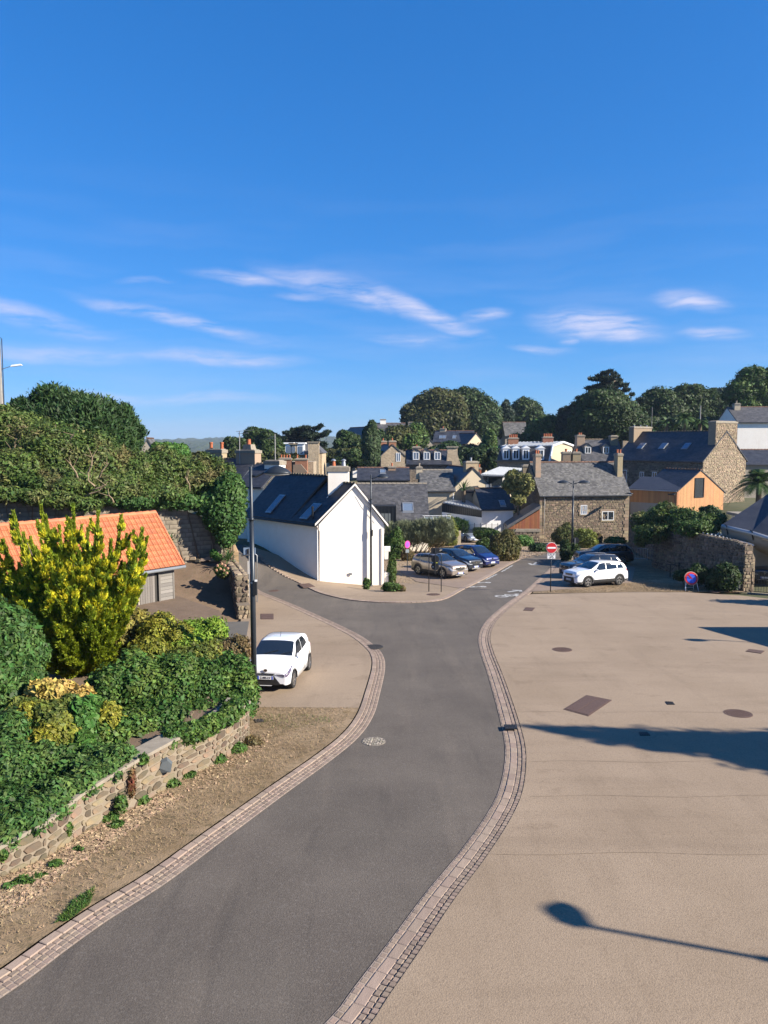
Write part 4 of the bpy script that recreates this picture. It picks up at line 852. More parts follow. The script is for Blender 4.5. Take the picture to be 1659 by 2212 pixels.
# vines hanging on the retaining wall, weeds at its foot
for i, (x, y, Y, rx, rz) in enumerate([(372, 1608, 16.3, 7, 12), (310, 1640, 15.3, 12, 12), (286, 1690, 15.0, 7, 34), (418, 1598, 16.9, 5, 20), (455, 1570, 17.7, 6, 12), (262, 1735, 14.6, 14, 22), (118, 1798, 13.3, 4, 22), (150, 1790, 13.6, 5, 20), (8, 1848, 12.2, 8, 12)]):
    leafs = [bl(x, y, Y, rx, rz)]; o_ = Vector(leafs[0][:3])
    rt_ = empty('hanging_vine', o_, 0, ['short vine hanging over the coping right of the dark blue stone', 'vine creeping over the coping left of the dark blue stone', 'long reddish vine where the wall steps', 'thin vine hanging near the middle of the wall', 'little vine hanging near the wall corner', 'leafy vine at the foot of the wall step', 'thin dark vine on the low wall, left of its twin', 'thin dark vine on the low wall, right of its twin', 'vine at the left edge of the low wall'][i], 'vine')
    leafmesh('foliage', leafs, int(220 + rx * rz * 1.6), .07, L_ivy if i != 2 else leafmat('red_vine_leaf', (.10, .09, .03), (.22, .07, .04), .5, sc=4), rt_, i, origin=o_, core=0, shell=(.1, 1.1))
wr = random.Random(12)
for i, (x, y, rx, rz, lab) in enumerate([(18, 1902 + 20, 14, 8, 'leftmost weed clump'), (55, 1912, 16, 9, 'second weed clump'), (120, 1875, 16, 9, 'weed clump below the twin vines'), (232, 1775, 22, 12, 'weed clump beside the wall step'), (250, 1760 + 30, 20, 8, 'low weed clump on the litter below the wall step'), (300, 1738, 24, 12, 'weed clump just right of the wall step'), (365, 1700, 26, 12, 'weed clump below the dark blue stone'), (400, 1682, 20, 10, 'weed clump right of the dark blue stone'), (465, 1650, 22, 12, 'weed clump near the wall corner'), (505, 1625, 28, 14, 'weed clump against the wall corner'), (545, 1610, 26, 12, 'reddish weed clump past the wall corner'), (175, 1842, 10, 6, 'small weed tuft below the low wall'), (80, 1900, 12, 6, 'small weed tuft among the leaf litter')]):
    g_ = G(x, y); k = g_.y / FPX; bb = [(g_.x + wr.uniform(-.1, .1) * j, g_.y + .06 * j, g_.z + rz * k * .35, rx * k * (.8 - .15 * j), rx * k * .6, rz * k) for j in range(2)]
    shrub('weed_clump', lab + ' at the foot of the wall', 'weeds', bb, int(500 + rx * rz * 5), .075, L_ivy if i not in (10,) else L_dry, k=6, fr=.4, seed=60 + i, stem=False, group='weeds along the retaining wall', core=.5, jag=.5)
# leaf litter and dry grass blades on the verge
def scatter(name, poly, n, ll, m, seed, zoff=.05, flat=.9, wd=.5, dens=None, upright=False):
    r = np.random.RandomState(seed); xs = [p[0] for p in poly]; ys_ = [p[1] for p in poly]; pts = []
    X = r.uniform(min(xs), max(xs), n * 6); Y = r.uniform(min(ys_), max(ys_), n * 6); ins = np.zeros(len(X), bool); j = len(poly) - 1
    for i in range(len(poly)):
        xi, yi, xj, yj = poly[i][0], poly[i][1], poly[j][0], poly[j][1]
        ins ^= ((yi > Y) != (yj > Y)) & (X < (xj - xi) * (Y - yi) / (yj - yi + 1e-12) + xi); j = i
    X, Y = X[ins][:n], Y[ins][:n]; n = len(X); Z = np.array([ground_z(a, b_) for a, b_ in zip(X, Y)]) + zoff
    p = np.stack([X, Y, Z], 1); a = r.normal(size=(n, 3)); a[:, 2] *= (1 - flat)
    if upright: a[:, 2] = np.abs(a[:, 2]) + r.uniform(.2, 1.2, n)
    a /= np.linalg.norm(a, axis=1)[:, None]; nr = r.normal(scale=.35, size=(n, 3)); nr[:, 2] += 1; b_ = np.cross(nr, a); b_ /= np.linalg.norm(b_, axis=1)[:, None]
    L_ = ll * r.uniform(.5, 1.4, n)[:, None]; Wd = L_ * wd; p[:, 2] += (L_[:, 0] * .1)
    V = np.stack([p - a * L_ * (.5 if not upright else 0), p + b_ * Wd * .5, p + a * L_ * (.5 if not upright else 1), p - b_ * Wd * .5], 1).reshape(-1, 3)
    me = bpy.data.meshes.new(name); me.vertices.add(len(V)); me.vertices.foreach_set('co', V.astype(np.float32).ravel()); me.loops.add(4 * n); me.loops.foreach_set('vertex_index', np.arange(4 * n, dtype=np.int32)); me.polygons.add(n)
    me.polygons.foreach_set('loop_start', (np.arange(n) * 4).astype(np.int32)); me.polygons.foreach_set('loop_total', np.full(n, 4, np.int32)); me.materials.append(m); me.update(calc_edges=True)
    return tag(link(name, me), kind='stuff')
litter = mat('leaf_litter', (.46, .33, .20), (.34, .23, .14), scale=6, rough=.9, island=.4)
strawm = mat('dry_grass_blade', (.44, .33, .205), (.33, .24, .14), scale=2, rough=.95, island=.45)
scatter('leaf_litter', [p.xy for p in gl([(-40, 1925), (0, 1906), (102, 1860), (183, 1806), (289, 1754), (360, 1715), (400, 1725), (330, 1770), (240, 1830), (160, 1880), (80, 1950), (-40, 2010)])], 4200, .075, litter, 1, wd=.6)
scatter('leaf_litter', [p.xy for p in gl([(400, 1690), (527, 1612), (600, 1570), (560, 1640), (470, 1700), (400, 1730)])], 500, .07, litter, 2, wd=.6)
scatter('dry_grass', [p for p in offs(LL, .45) if p.y < 22.0] + [G(545, 1531).xy, Vector((-3.8, 18.5)), Vector((-5.4, 14.8)), Vector((-7.0, 11.8)), Vector((-8, 9))], 15000, .06, strawm, 3, upright=True, wd=.16)
scatter('dry_grass', [p.xy for p in gl([(1152, 1283), (1290, 1272), (1364, 1261), (1480, 1262), (1600, 1282), (1358, 1280)])], 9000, .07, strawm, 4, upright=True, wd=.25, zoff=.06)
scatter('green_grass_tufts', [p.xy for p in gl([(120, 2000), (160, 1950), (205, 1925), (195, 1960), (150, 1995)])], 1200, .06, L_ivy, 5, upright=True, wd=.25)
scatter('green_grass_tufts', [p.xy for p in gl([(560, 1545), (700, 1548), (720, 1562), (620, 1580), (560, 1575)])], 900, .05, L_olive, 6, upright=True, wd=.25)
# yard plants
def spiky(name, label, px, py, Y, n, ln, m, cat='plant', seed=1, w=.05, droop=.6, group=None, trunk=0):
    r = random.Random(seed); c = P(px, py, Y); root = empty(name, c - Vector((0, 0, trunk)), 0, label, cat, group)
    def blade(mb, wd=.04):
        a = r.uniform(0, 6.28); e = r.uniform(.15, 1.35); L_ = ln * r.uniform(.7, 1.1); d = Vector((math.cos(a) * math.cos(e), math.sin(a) * math.cos(e), math.sin(e))); sd_ = Vector((-math.sin(a), math.cos(a), 0)) * wd
        p1 = d * L_ * .55; p2 = d * L_ - Vector((0, 0, droop * L_ * .4)); t = Vector((0, 0, trunk)); mb.add([t - sd_ * .4, t + sd_ * .4, t + p1 + sd_, t + p1 - sd_, t + p2], [(0, 1, 2, 3), (3, 2, 4)])
    mb = MB()
    for _ in range(n): blade(mb, w)
    mb.build('leaves', m, root, fix=False)
    if trunk: b_ = MB(); b_.tube([(0, 0, 0), (0, 0, trunk)], [.22, .2], 8); b_.build('trunk', bark, root)
    return root
spiky('yucca_plant', 'spiky yucca behind the dried hydrangea in the yard', 493, 1212, 40.5, 60, .95, leafmat('yucca_leaf', (.06, .12, .035), (.11, .18, .05), .3), w=.035)
spiky('yucca_plant', 'spiky yucca beside the shed roof against the block wall', 365, 1170, 39.5, 40, .8, MATS['yucca_leaf'], seed=4, w=.035)
hyd = shrub('hydrangea', 'hydrangea with faded pink flower heads in the bare yard', 'shrub', [bl(482, 1238, 38.6, 14, 12), bl(472, 1232, 38.8, 10, 10)], 900, .12, L_olive, k=5, seed=4, base=P(480, 1250, 38.6).z, core=.4)
for i, (x, y) in enumerate([(470, 1222), (479, 1218), (486, 1222), (492, 1228), (476, 1229), (484, 1232), (468, 1232), (490, 1238)]):
    c = P(x, y, 38.2) - hyd.location; b = MB(); V_, F_ = ICO; b.add([tuple(Vector(v) * .085 + c) for v in V_], [tuple(f) for f in F_]); b.build('flower_head', mat('faded_pink', (.55, .27, .22), (.45, .30, .16), scale=30, rough=.95), hyd, fix=False)
shrub('plant_clump', 'green plant clump where the ivy meets the gate pier', 'plant', [bl(462, 1196, 41, 8, 10), bl(470, 1205, 40.8, 8, 8)], 900, .1, L_ivyb, k=5, seed=5, base=P(465, 1208, 41).z)
# hedge on and behind the block wall
shrub('windswept_hedge', 'big tangled windswept hedge with bare stems behind the block wall', 'hedge',
      [bl(40, 955, 42, 85, 62), bl(110, 985, 41, 85, 70), bl(20, 1020, 39, 70, 46), bl(190, 1010, 41.5, 85, 62), bl(270, 1030, 42.5, 75, 58), bl(350, 1030, 43.5, 70, 52), bl(425, 1040, 44, 60, 50), bl(475, 1050, 44, 35, 50), bl(120, 1045, 39, 90, 34), bl(230, 1062, 40, 80, 36), bl(330, 1070, 41, 75, 30), bl(0, 925, 43, 60, 40), bl(10, 1068, 36.6, 42, 16), bl(70, 1072, 37, 44, 16), bl(130, 1080, 37.3, 40, 16), bl(185, 1090, 37.8, 34, 14)],
      125000, .15, L_olive, k=20, fr=.24, seed=6, base=.3, wd=.45, jag=.4, core=.66)
def stems():
    root = empty('dead_branches', P(150, 1020, 39), 0, 'bare pale branches sticking out of the windswept hedge', 'branches'); o = root.location; r = random.Random(5); mb = MB()
    for (x0, y0, x1, y1, Y) in [(125, 985, 148, 952, 40.2), (148, 952, 160, 940, 40.1), (130, 975, 112, 938, 40.2), (60, 980, 35, 945, 40), (75, 960, 68, 925, 40.4), (68, 990, 95, 960, 40), (200, 1060, 228, 1048, 38.2), (205, 1050, 190, 1020, 38.2), (190, 1020, 200, 985, 38.3), (170, 1040, 150, 1000, 38.1), (120, 990, 140, 965, 40), (245, 1085, 235, 1070, 38.5), (180, 1075, 215, 1060, 38.2), (410, 1060, 400, 1030, 41.8), (20, 1000, 35, 960, 39.2), (215, 1030, 235, 1000, 38.3)]:
        a, c = P(x0, y0, Y) - o, P(x1, y1, Y - .2) - o
        mb.tube([a, a.lerp(c, .5) + Vector((r.uniform(-.15, .15), -.1, r.uniform(-.1, .1))), c], [.055, .04, .02], 5)
        for _ in range(3): e = c + Vector((r.uniform(-.5, .5), r.uniform(-.3, .1), r.uniform(0, .6))); mb.tube([a.lerp(c, r.uniform(.5, 1)), e], [.02, .008], 4)
    mb.build('branches', barkl, root)
stems()
shrub('ivy', 'bright green ivy tumbling over the right end of the block wall', 'ivy', [bl(497, 1075, 41.6, 30, 48), bl(478, 1110, 41.2, 32, 40), bl(505, 1115, 41.4, 22, 36), bl(488, 1150, 41.2, 20, 28), bl(452, 1092, 41.2, 28, 22), bl(400, 1085, 41, 40, 14), bl(350, 1083, 40.6, 40, 13), bl(290, 1085, 39.8, 40, 14), bl(247, 1075, 39.4, 30, 16)], 42000, .15, leafmat('wall_ivy_leaf', (.045, .11, .022), (.085, .17, .035), .45), k=16, fr=.24, seed=9, base=.3, wd=.65, jag=.5, core=.6)
shrub('lime_shrub', 'lighter green shrub top rising behind the tangled hedge', 'shrub', [bl(372, 985, 46, 38, 26), bl(350, 975, 46, 25, 18)], 6000, .2, L_ivyb, k=9, seed=10, base=.5)
tree('clipped_evergreen', 'large dome of dark evergreen rising behind the tangled hedge at the left', [bl(160, 935, 52, 128, 82, 4.2), bl(95, 905, 52, 70, 46, 3), bl(230, 945, 52, 66, 66, 3)], 60000, .26, L_dkgrn, k=26, fr=.2, seed=3, base=-1, wd=.3, lift=.5, jag=.12)

# ---------------------------------------------------------------- street lamps
def lamp_mesh(h, r=.085, arms=((1, 0),), plate=True, ao=.38, boxz=None, rz=0, loc=(0, 0, 0), label='', hr=.52):
    root = empty('street_lamp', loc, rz, label, 'street lamp', 'dark blue grey street lamps')
    MB().tube([(0, 0, 0), (0, 0, h * .45), (0, 0, h * .8)], [r, r * .95, r * .8], 16, cap=True).build('pole', postm, root, smooth=True)
    MB().lathe([(r * 1.08, h * .8 - .02), (r * .8, h * .8 + .05), (r * .62, h * .8 + .06), (r * .6, h + .12), (r * .5, h + .16)], n=14).build('upper_pole', postm, root, smooth=True)
    MB().lathe([(r * 1.5, 0), (r * 1.5, .05), (r * 1.1, .16)], n=14).build('base_collar', postm, root)
    for sx, k in arms:
        q = MB(); q.tube([(sx * r * .5, 0, h - .12), (sx * .16, 0, h - .12), (sx * .30, 0, h - .06), (sx * .42, 0, h)], [.045, .05, .035, .03], 8); q.build('arm', postm, root, smooth=True)
        hd = MB(); n = 20; prof = [(0, .20), (.25, .185), (.55, .135), (.8, .06), (.97, 0.0), (1.0, -.02), (.96, -.035)]
        hd.lathe([(max(.001, a) * hr, z_) for a, z_ in prof], (0, 0, 0), n); o_ = hd.build('lamp_head', postm, root, smooth=True, loc=(sx * (ao + hr), 0, h)); o_.scale = (1, .62, 1)
        hd_off = 0; g_ = MB(); g_.lathe([(.90 * hr, 0), (.88 * hr, -.035), (.4 * hr, -.075), (.001, -.08)], n=n); e = g_.build('diffuser', mat('frosted_lens', (.5, .52, .55), rough=.25), o_, smooth=True, loc=(0, 0, -.03))
    if boxz is not None:
        MB().box((r * .9, -.03, boxz), (.12, .16, .42)).build('switch_box', blk, root); MB().lathe([(r * 1.12, boxz + .15), (r * 1.12, boxz + .19)], n=14).build('clamp', zinc, root)
        MB().box((r * 1.3, -.08, boxz + .24), (.07, .06, .05)).build('bracket', whitep, root)
    return root
g1 = G(550, 1522); h1 = P(547, 1020, g1.y).z - g1.z
lamp_mesh(h1, .088, ((1, 0),), boxz=P(556, 1270, g1.y).z - g1.z, loc=g1, label='tall dark street lamp in front of the small white hatchback', hr=.42, rz=.02)
g2 = Vector((xat(801, 50.38), 50.38, ground_z(xat(801, 50.38), 50.38))); h2 = P(802, 1030, g2.y).z - g2.z
lamp_mesh(h2, .08, ((1, 0),), boxz=P(800, 1151, g2.y).z - g2.z, loc=g2, label='dark street lamp standing against the white gable', hr=.42, rz=.05)
g3 = G(1235, 1205); h3 = P(1235, 1042, g3.y).z - g3.z
lamp_mesh(h3, .10, ((1, 0), (-1, 0)), loc=g3, label='double headed street lamp before the stone house', hr=.55, rz=.0)
SH = Vector((math.cos(R(SUN_SHADOW)), math.sin(R(SUN_SHADOW)), 0)); TE = math.tan(R(SUN_EL))
def offcast(px, py, h):                      # base of something of height h whose shadow tip is seen at a place of the photograph
    t = G(px, py); return t - SH * (h / TE)
LZ = math.atan2(G(1240, 1965).y - G(1262, 1996).y, G(1240, 1965).x - G(1262, 1996).x); q = offcast(1284, 2010, 7.2); q.z = ground_z(q.x, q.y)
lamp_mesh(7.2, .08, ((1, 0),), loc=q, label='street lamp just outside the right edge whose long shadow lies across the near plaza', hr=.36, ao=-.10, rz=LZ)
q = offcast(1560, 1386, 7.0); q.z = ground_z(q.x, q.y)
lamp_mesh(7.0, .08, ((1, 0),), loc=q, label='street lamp outside the right edge whose thin shadow reaches the far plaza', hr=.45, rz=math.pi)
# ---------------------------------------------------------------- houses
def stonewall(name, c1, c2, cm, scale=3.2, sy=1.7):
    m = bpy.data.materials.new(name); m.use_nodes = True; t = m.node_tree; b = t.nodes['Principled BSDF']; b.inputs['Roughness'].default_value = .92
    L = t.links.new; tcn = t.nodes.new('ShaderNodeTexCoord'); mp = t.nodes.new('ShaderNodeMapping'); mp.inputs['Scale'].default_value = (1, 1, sy); L(tcn.outputs['Object'], mp.inputs[0])
    v = t.nodes.new('ShaderNodeTexVoronoi'); v.inputs['Scale'].default_value = scale; v.inputs['Randomness'].default_value = .85; L(mp.outputs[0], v.inputs['Vector'])
    e = t.nodes.new('ShaderNodeTexVoronoi'); e.feature = 'DISTANCE_TO_EDGE'; e.inputs['Scale'].default_value = scale; e.inputs['Randomness'].default_value = .85; L(mp.outputs[0], e.inputs['Vector'])
    s = t.nodes.new('ShaderNodeSeparateXYZ'); L(v.outputs['Color'], s.inputs[0])
    x = t.nodes.new('ShaderNodeMixRGB'); L(s.outputs[0], x.inputs[0]); x.inputs[1].default_value = tuple(c1) + (1,); x.inputs[2].default_value = tuple(c2) + (1,)
    r = t.nodes.new('ShaderNodeMapRange'); L(e.outputs['Distance'], r.inputs[0]); r.inputs[1].default_value = .02; r.inputs[2].default_value = .09
    y = t.nodes.new('ShaderNodeMixRGB'); L(r.outputs[0], y.inputs[0]); y.inputs[1].default_value = tuple(cm) + (1,); L(x.outputs[0], y.inputs[2]); L(y.outputs[0], b.inputs['Base Color'])
    bp = t.nodes.new('ShaderNodeBump'); bp.inputs['Distance'].default_value = .05; bp.inputs['Strength'].default_value = .7; L(r.outputs[0], bp.inputs['Height']); L(bp.outputs[0], b.inputs['Normal']); return m
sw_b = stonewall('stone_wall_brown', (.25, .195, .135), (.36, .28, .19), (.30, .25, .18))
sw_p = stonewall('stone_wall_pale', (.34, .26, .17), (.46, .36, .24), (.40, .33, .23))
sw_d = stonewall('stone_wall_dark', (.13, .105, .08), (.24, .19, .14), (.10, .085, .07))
def hL(pxl, pxr, Y, rot):
    k = xat(pxr, 1); c, s = math.cos(R(rot)), math.sin(R(rot)); return (k * Y - xat(pxl, Y)) / (c - k * s)
def slates(parent, O, U, S, Lu, Ls, m, sw=.3, sh=.2, seed=0, name='slates', maxn=0):
    O, U, S = Vector(O), Vector(U).normalized(), Vector(S).normalized(); Nn = U.cross(S); Nn = Nn if Nn.z > 0 else -Nn; r = random.Random(seed); V = []; F = []
    for j in range(int(Ls / sh)):
        x = -r.uniform(0, sw)
        while x < Lu:
            a, c = max(0, x), min(Lu, x + sw); x += sw
            if c - a < .05: continue
            l0 = .022 + r.uniform(0, .012); p = [O + U * (a + .006) + S * (j * sh + r.uniform(-.008, .008)) + Nn * l0, O + U * (c - .006) + S * (j * sh + r.uniform(-.008, .008)) + Nn * l0, O + U * (c - .006) + S * min(Ls, (j + 1) * sh + .03) + Nn * .012, O + U * (a + .006) + S * min(Ls, (j + 1) * sh + .03) + Nn * .012]
            n = len(V); V += p + [p[0] - Nn * .03, p[1] - Nn * .03]; F += [(n, n + 1, n + 2, n + 3), (n + 4, n + 5, n + 1, n)]
    return tag(mobj(name, V, F, m, parent), kind='stuff')
def gable_house(name, label, origin, rz, Lr, Wd, he, rise, wm, rm, base=-2.5, ov=.25, verge=.12, roof_t=.14, sl=(.35, .24), ridge=ridge_m, seed=0, cat='house', end_wm=None, back=True, off=.5, eave_m=None, rtile=.45):
    """ridge along local x; front wall at y = 0, walls from z = base to he (eaves height above origin)"""
    root = empty(name, origin, rz, label, cat); zr = he + rise; yr = Wd * off
    b = MB(); b.add([(0, 0, base), (Lr, 0, base), (Lr, Wd, base), (0, Wd, base), (0, 0, he), (Lr, 0, he), (Lr, Wd, he), (0, Wd, he)], [(0, 1, 5, 4), (2, 3, 7, 6)], 0)
    b.add([(0, 0, base), (0, Wd, base), (0, Wd, he), (0, yr, zr), (0, 0, he)], [(0, 1, 2, 3, 4)], 1); b.add([(Lr, 0, base), (Lr, Wd, base), (Lr, Wd, he), (Lr, yr, zr), (Lr, 0, he)], [(0, 1, 2, 3, 4)], 1)
    b.build('wall', [wm, end_wm or wm], root)
    s1 = rise / yr; s2 = rise / (Wd - yr)
    b = MB(); b.slab([(-verge, -ov, he - ov * s1), (Lr + verge, -ov, he - ov * s1), (Lr + verge, yr, zr), (-verge, yr, zr)], (0, 0, roof_t)); b.slab([(-verge, Wd + ov, he - ov * s2), (Lr + verge, Wd + ov, he - ov * s2), (Lr + verge, yr, zr), (-verge, yr, zr)], (0, 0, roof_t))
    roof = b.build('roof', rm, root)
    ls = math.hypot(yr + ov, rise + ov * s1); slates(roof, (-verge, -ov, he - ov * s1 + roof_t), (1, 0, 0), (0, yr + ov, rise + ov * s1), Lr + 2 * verge, ls, rm, sl[0], sl[1], seed)
    if back: slates(roof, (Lr + verge, Wd + ov, he - ov * s2 + roof_t), (-1, 0, 0), (0, -(Wd - yr + ov), rise + ov * s2), Lr + 2 * verge, math.hypot(Wd - yr + ov, rise + ov * s2), rm, sl[0], sl[1], seed + 1)
    n = max(2, int((Lr + 2 * verge) / rtile)); st = (Lr + 2 * verge) / n
    me = bpy.data.meshes.new('ridge'); k = [(0, -.15, -.09), (0, -.08, .04), (0, .08, .04), (0, .15, -.09)]
    me.from_pydata([(x * st * .985 - 0, y * s_, z + (.03 if s_ > 1 else 0)) for x, s_ in ((0, 1.08), (1, 1)) for _, y, z in k], [], [(0, 1, 5, 4), (1, 2, 6, 5), (2, 3, 7, 6), (0, 3, 2, 1), (4, 5, 6, 7)]); me.materials.append(ridge); me.update()
    for i in range(n): link('ridge_tile', me, roof, (-verge + i * st, yr, zr + roof_t + .03))
    b = MB(); b.tube([(-verge, -ov - .05, he - ov * s1 + .02), (Lr + verge, -ov - .05, he - ov * s1 + .02)], .06, 8); b.build('gutter', eave_m or anth, root)
    root['_d'] = 0; del root['_d']
    return root, dict(L=Lr, W=Wd, he=he, rise=rise, yr=yr, zr=zr, s1=s1, s2=s2, t=roof_t)
def chimney(root, x, y, z0, z1, w, d, m, cap=capm, pots=2, pot=terra, ch=.18, rz=0, flare=0, label=None, potr=.12, poth=.4):
    b = MB(); 
    if flare: b.add([(x - w / 2 - flare, y - d / 2, z0), (x + w / 2 + flare, y - d / 2, z0), (x + w / 2 + flare, y + d / 2, z0), (x - w / 2 - flare, y + d / 2, z0), (x - w / 2, y - d / 2, z0 + flare * 1.6), (x + w / 2, y - d / 2, z0 + flare * 1.6), (x + w / 2, y + d / 2, z0 + flare * 1.6), (x - w / 2, y + d / 2, z0 + flare * 1.6)], [(0, 1, 5, 4), (1, 2, 6, 5), (2, 3, 7, 6), (3, 0, 4, 7), (4, 5, 6, 7)])
    b.box((x, y, (z0 + z1) / 2), (w, d, z1 - z0)); c = b.build('chimney', m, root)
    if label: c['label'] = label
    q = MB(); q.box((x, y, z1 + ch / 2), (w + .14, d + .14, ch)); q.box((x, y, z1 + ch + .04), (w - .04, d - .04, .08), taper=.85); q.build('chimney_cap', cap, c)
    for i in range(pots):
        px_ = x + (i - (pots - 1) / 2) * (w * .7 / max(1, pots - 1) if pots > 1 else 0); zz = z1 + ch + .08
        py_ = y
        if d > w: px_, py_ = x, y + (i - (pots - 1) / 2) * (d * .7 / max(1, pots - 1) if pots > 1 else 0)
        p = MB(); p.lathe([(potr, 0), (potr * .95, poth * .75), (potr * 1.2, poth * .8), (potr * 1.15, poth)], (px_, py_, zz), 10); p.build('chimney_pot', pot, c)
    return c
def window(root, M, w, h, fm=whitep, gm=glass, mull=1, cross=0, surround=None, sill=True, depth=.06, name='window', open_=0):
    """M: 4x4 in root space, x across, y up, z out of the wall; origin at the centre"""
    def tr(b): b.v = [tuple(M @ Vector(v)) for v in b.v]; return b
    f = .06
    b = MB(); b.box((0, h / 2 - f / 2, .03), (w, f, depth)); b.box((0, -h / 2 + f / 2, .03), (w, f, depth)); b.box((-w / 2 + f / 2, 0, .03), (f, h - 2 * f, depth)); b.box((w / 2 - f / 2, 0, .03), (f, h - 2 * f, depth))
    for i in range(mull): b.box((-w / 2 + w * (i + 1) / (mull + 1), 0, .03), (.06, h - 2 * f, depth * .9))
    for i in range(cross): b.box((0, -h / 2 + h * (i + 1) / (cross + 1), .03), (w - 2 * f, .04, depth * .8))
    o = tr(b).build(name, fm, root)
    g = MB(); g.box((0, 0, .015), (w - .04, h - .04, .012)); tr(g).build('pane', gm, o)
    if surround:
        lw = .17; items = [((0, h / 2 + .11, 0), (w + 2 * lw + .1, .22)), ((0, -h / 2 - .08, 0), (w + 2 * lw, .14))]
        yy = -h / 2; i = 0
        while yy < h / 2 - .02:
            hh = min(.28, h / 2 - yy); e = .12 if i % 2 else 0
            for s in (-1, 1): items.append(((s * (w / 2 + lw / 2 + e / 2), yy + hh / 2, 0), (lw + e, hh - .02)))
            yy += hh; i += 1
        for c, (a, bb) in items: q = MB(); q.box((c[0], c[1], .03), (a, bb, .07)); tr(q).build('surround_stone', surround, o)
    return o
def face_front(x, z, y=0): return Matrix.Translation((x, y - .01, z)) @ Matrix(((1, 0, 0, 0), (0, 0, -1, 0), (0, 1, 0, 0), (0, 0, 0, 1)))
def face_left(y, z, x=0): return Matrix.Translation((x - .01, y, z)) @ Matrix(((0, 0, -1, 0), (-1, 0, 0, 0), (0, 1, 0, 0), (0, 0, 0, 1)))
def face_right(y, z, x): return Matrix.Translation((x + .01, y, z)) @ Matrix(((0, 0, 1, 0), (1, 0, 0, 0), (0, 1, 0, 0), (0, 0, 0, 1)))
def skylight(root, d, x, t, w=.75, h=1.1, side=0, name='skylight', tilt=0):
    s = d['s1']; c = math.atan(s); M = Matrix.Translation((x, d['yr'] * t, d['he'] + d['rise'] * t + d['t'] + .05)) @ Matrix.Rotation(c, 4, 'X')
    def tr(b): b.v = [tuple(M @ Vector(v)) for v in b.v]; return b
    b = MB(); b.box((0, h / 2, .02), (w, .07, .1)); b.box((0, -h / 2, .02), (w, .07, .1)); b.box((-w / 2, 0, .02), (.07, h, .1)); b.box((w / 2, 0, .02), (.07, h, .1)); b.box((0, h / 2 + .09, 0), (w + .1, .12, .05)); b.box((0, -h / 2 - .12, -.01), (w + .1, .2, .03))
    o = tr(b).build(name, zinc, root); g = MB(); g.box((0, 0, .03), (w - .07, h - .07, .02)); tr(g).build('pane', glassb, o); return o
def dormer(root, d, x, w=.9, h=1.2, t=.25, wm=render_w, rm=slate_dk, gm=glassb, ped=.45, dp=1.6):
    y0 = d['yr'] * t; z0 = d['he'] + d['rise'] * t + d['t']
    b = MB(); b.add([(x - w / 2, y0, z0), (x + w / 2, y0, z0), (x + w / 2, y0, z0 + h), (x, y0, z0 + h + ped), (x - w / 2, y0, z0 + h), (x - w / 2, y0 + dp, z0 + h), (x + w / 2, y0 + dp, z0 + h), (x, y0 + dp, z0 + h + ped)], [(0, 1, 2, 3, 4), (0, 4, 5), (1, 6, 2), (4, 3, 7, 5), (3, 2, 6, 7)]); o = b.build('dormer', wm, root)
    for s in (-1, 1):
        q = MB(); q.slab([(x, y0 - .12, z0 + h + ped + .02), (x + s * (w / 2 + .14), y0 - .12, z0 + h - .06), (x + s * (w / 2 + .14), y0 + dp, z0 + h - .06), (x, y0 + dp, z0 + h + ped + .02)], (0, 0, .07)); q.build('dormer_roof', rm, o)
    M = face_front(x, z0 + h * .52, y0)
    def tr(b_): b_.v = [tuple(M @ Vector(v)) for v in b_.v]; return b_
    q = MB(); ww, hh = w * .74, h * .84; q.box((0, 0, .0), (ww, hh, .03)); tr(q).build('dormer_pane', gm, o)
    q = MB()
    for c, dd in (((0, hh / 2, .02), (ww + .1, .08, .08)), ((0, -hh / 2, .02), (ww + .1, .08, .08)), ((-ww / 2, 0, .02), (.08, hh, .08)), ((ww / 2, 0, .02), (.08, hh, .08)), ((0, 0, .02), (.07, hh, .06))): q.box(c, dd)
    tr(q).build('dormer_frame', whitep, o); return o
def place(pxl, pxr, Y, rot, py_e):
    z = zat(py_e, Y); x = xat(pxl, Y); gz = ground_z(x, Y); return Vector((x, Y, gz)), hL(pxl, pxr, Y, rot), z - gz

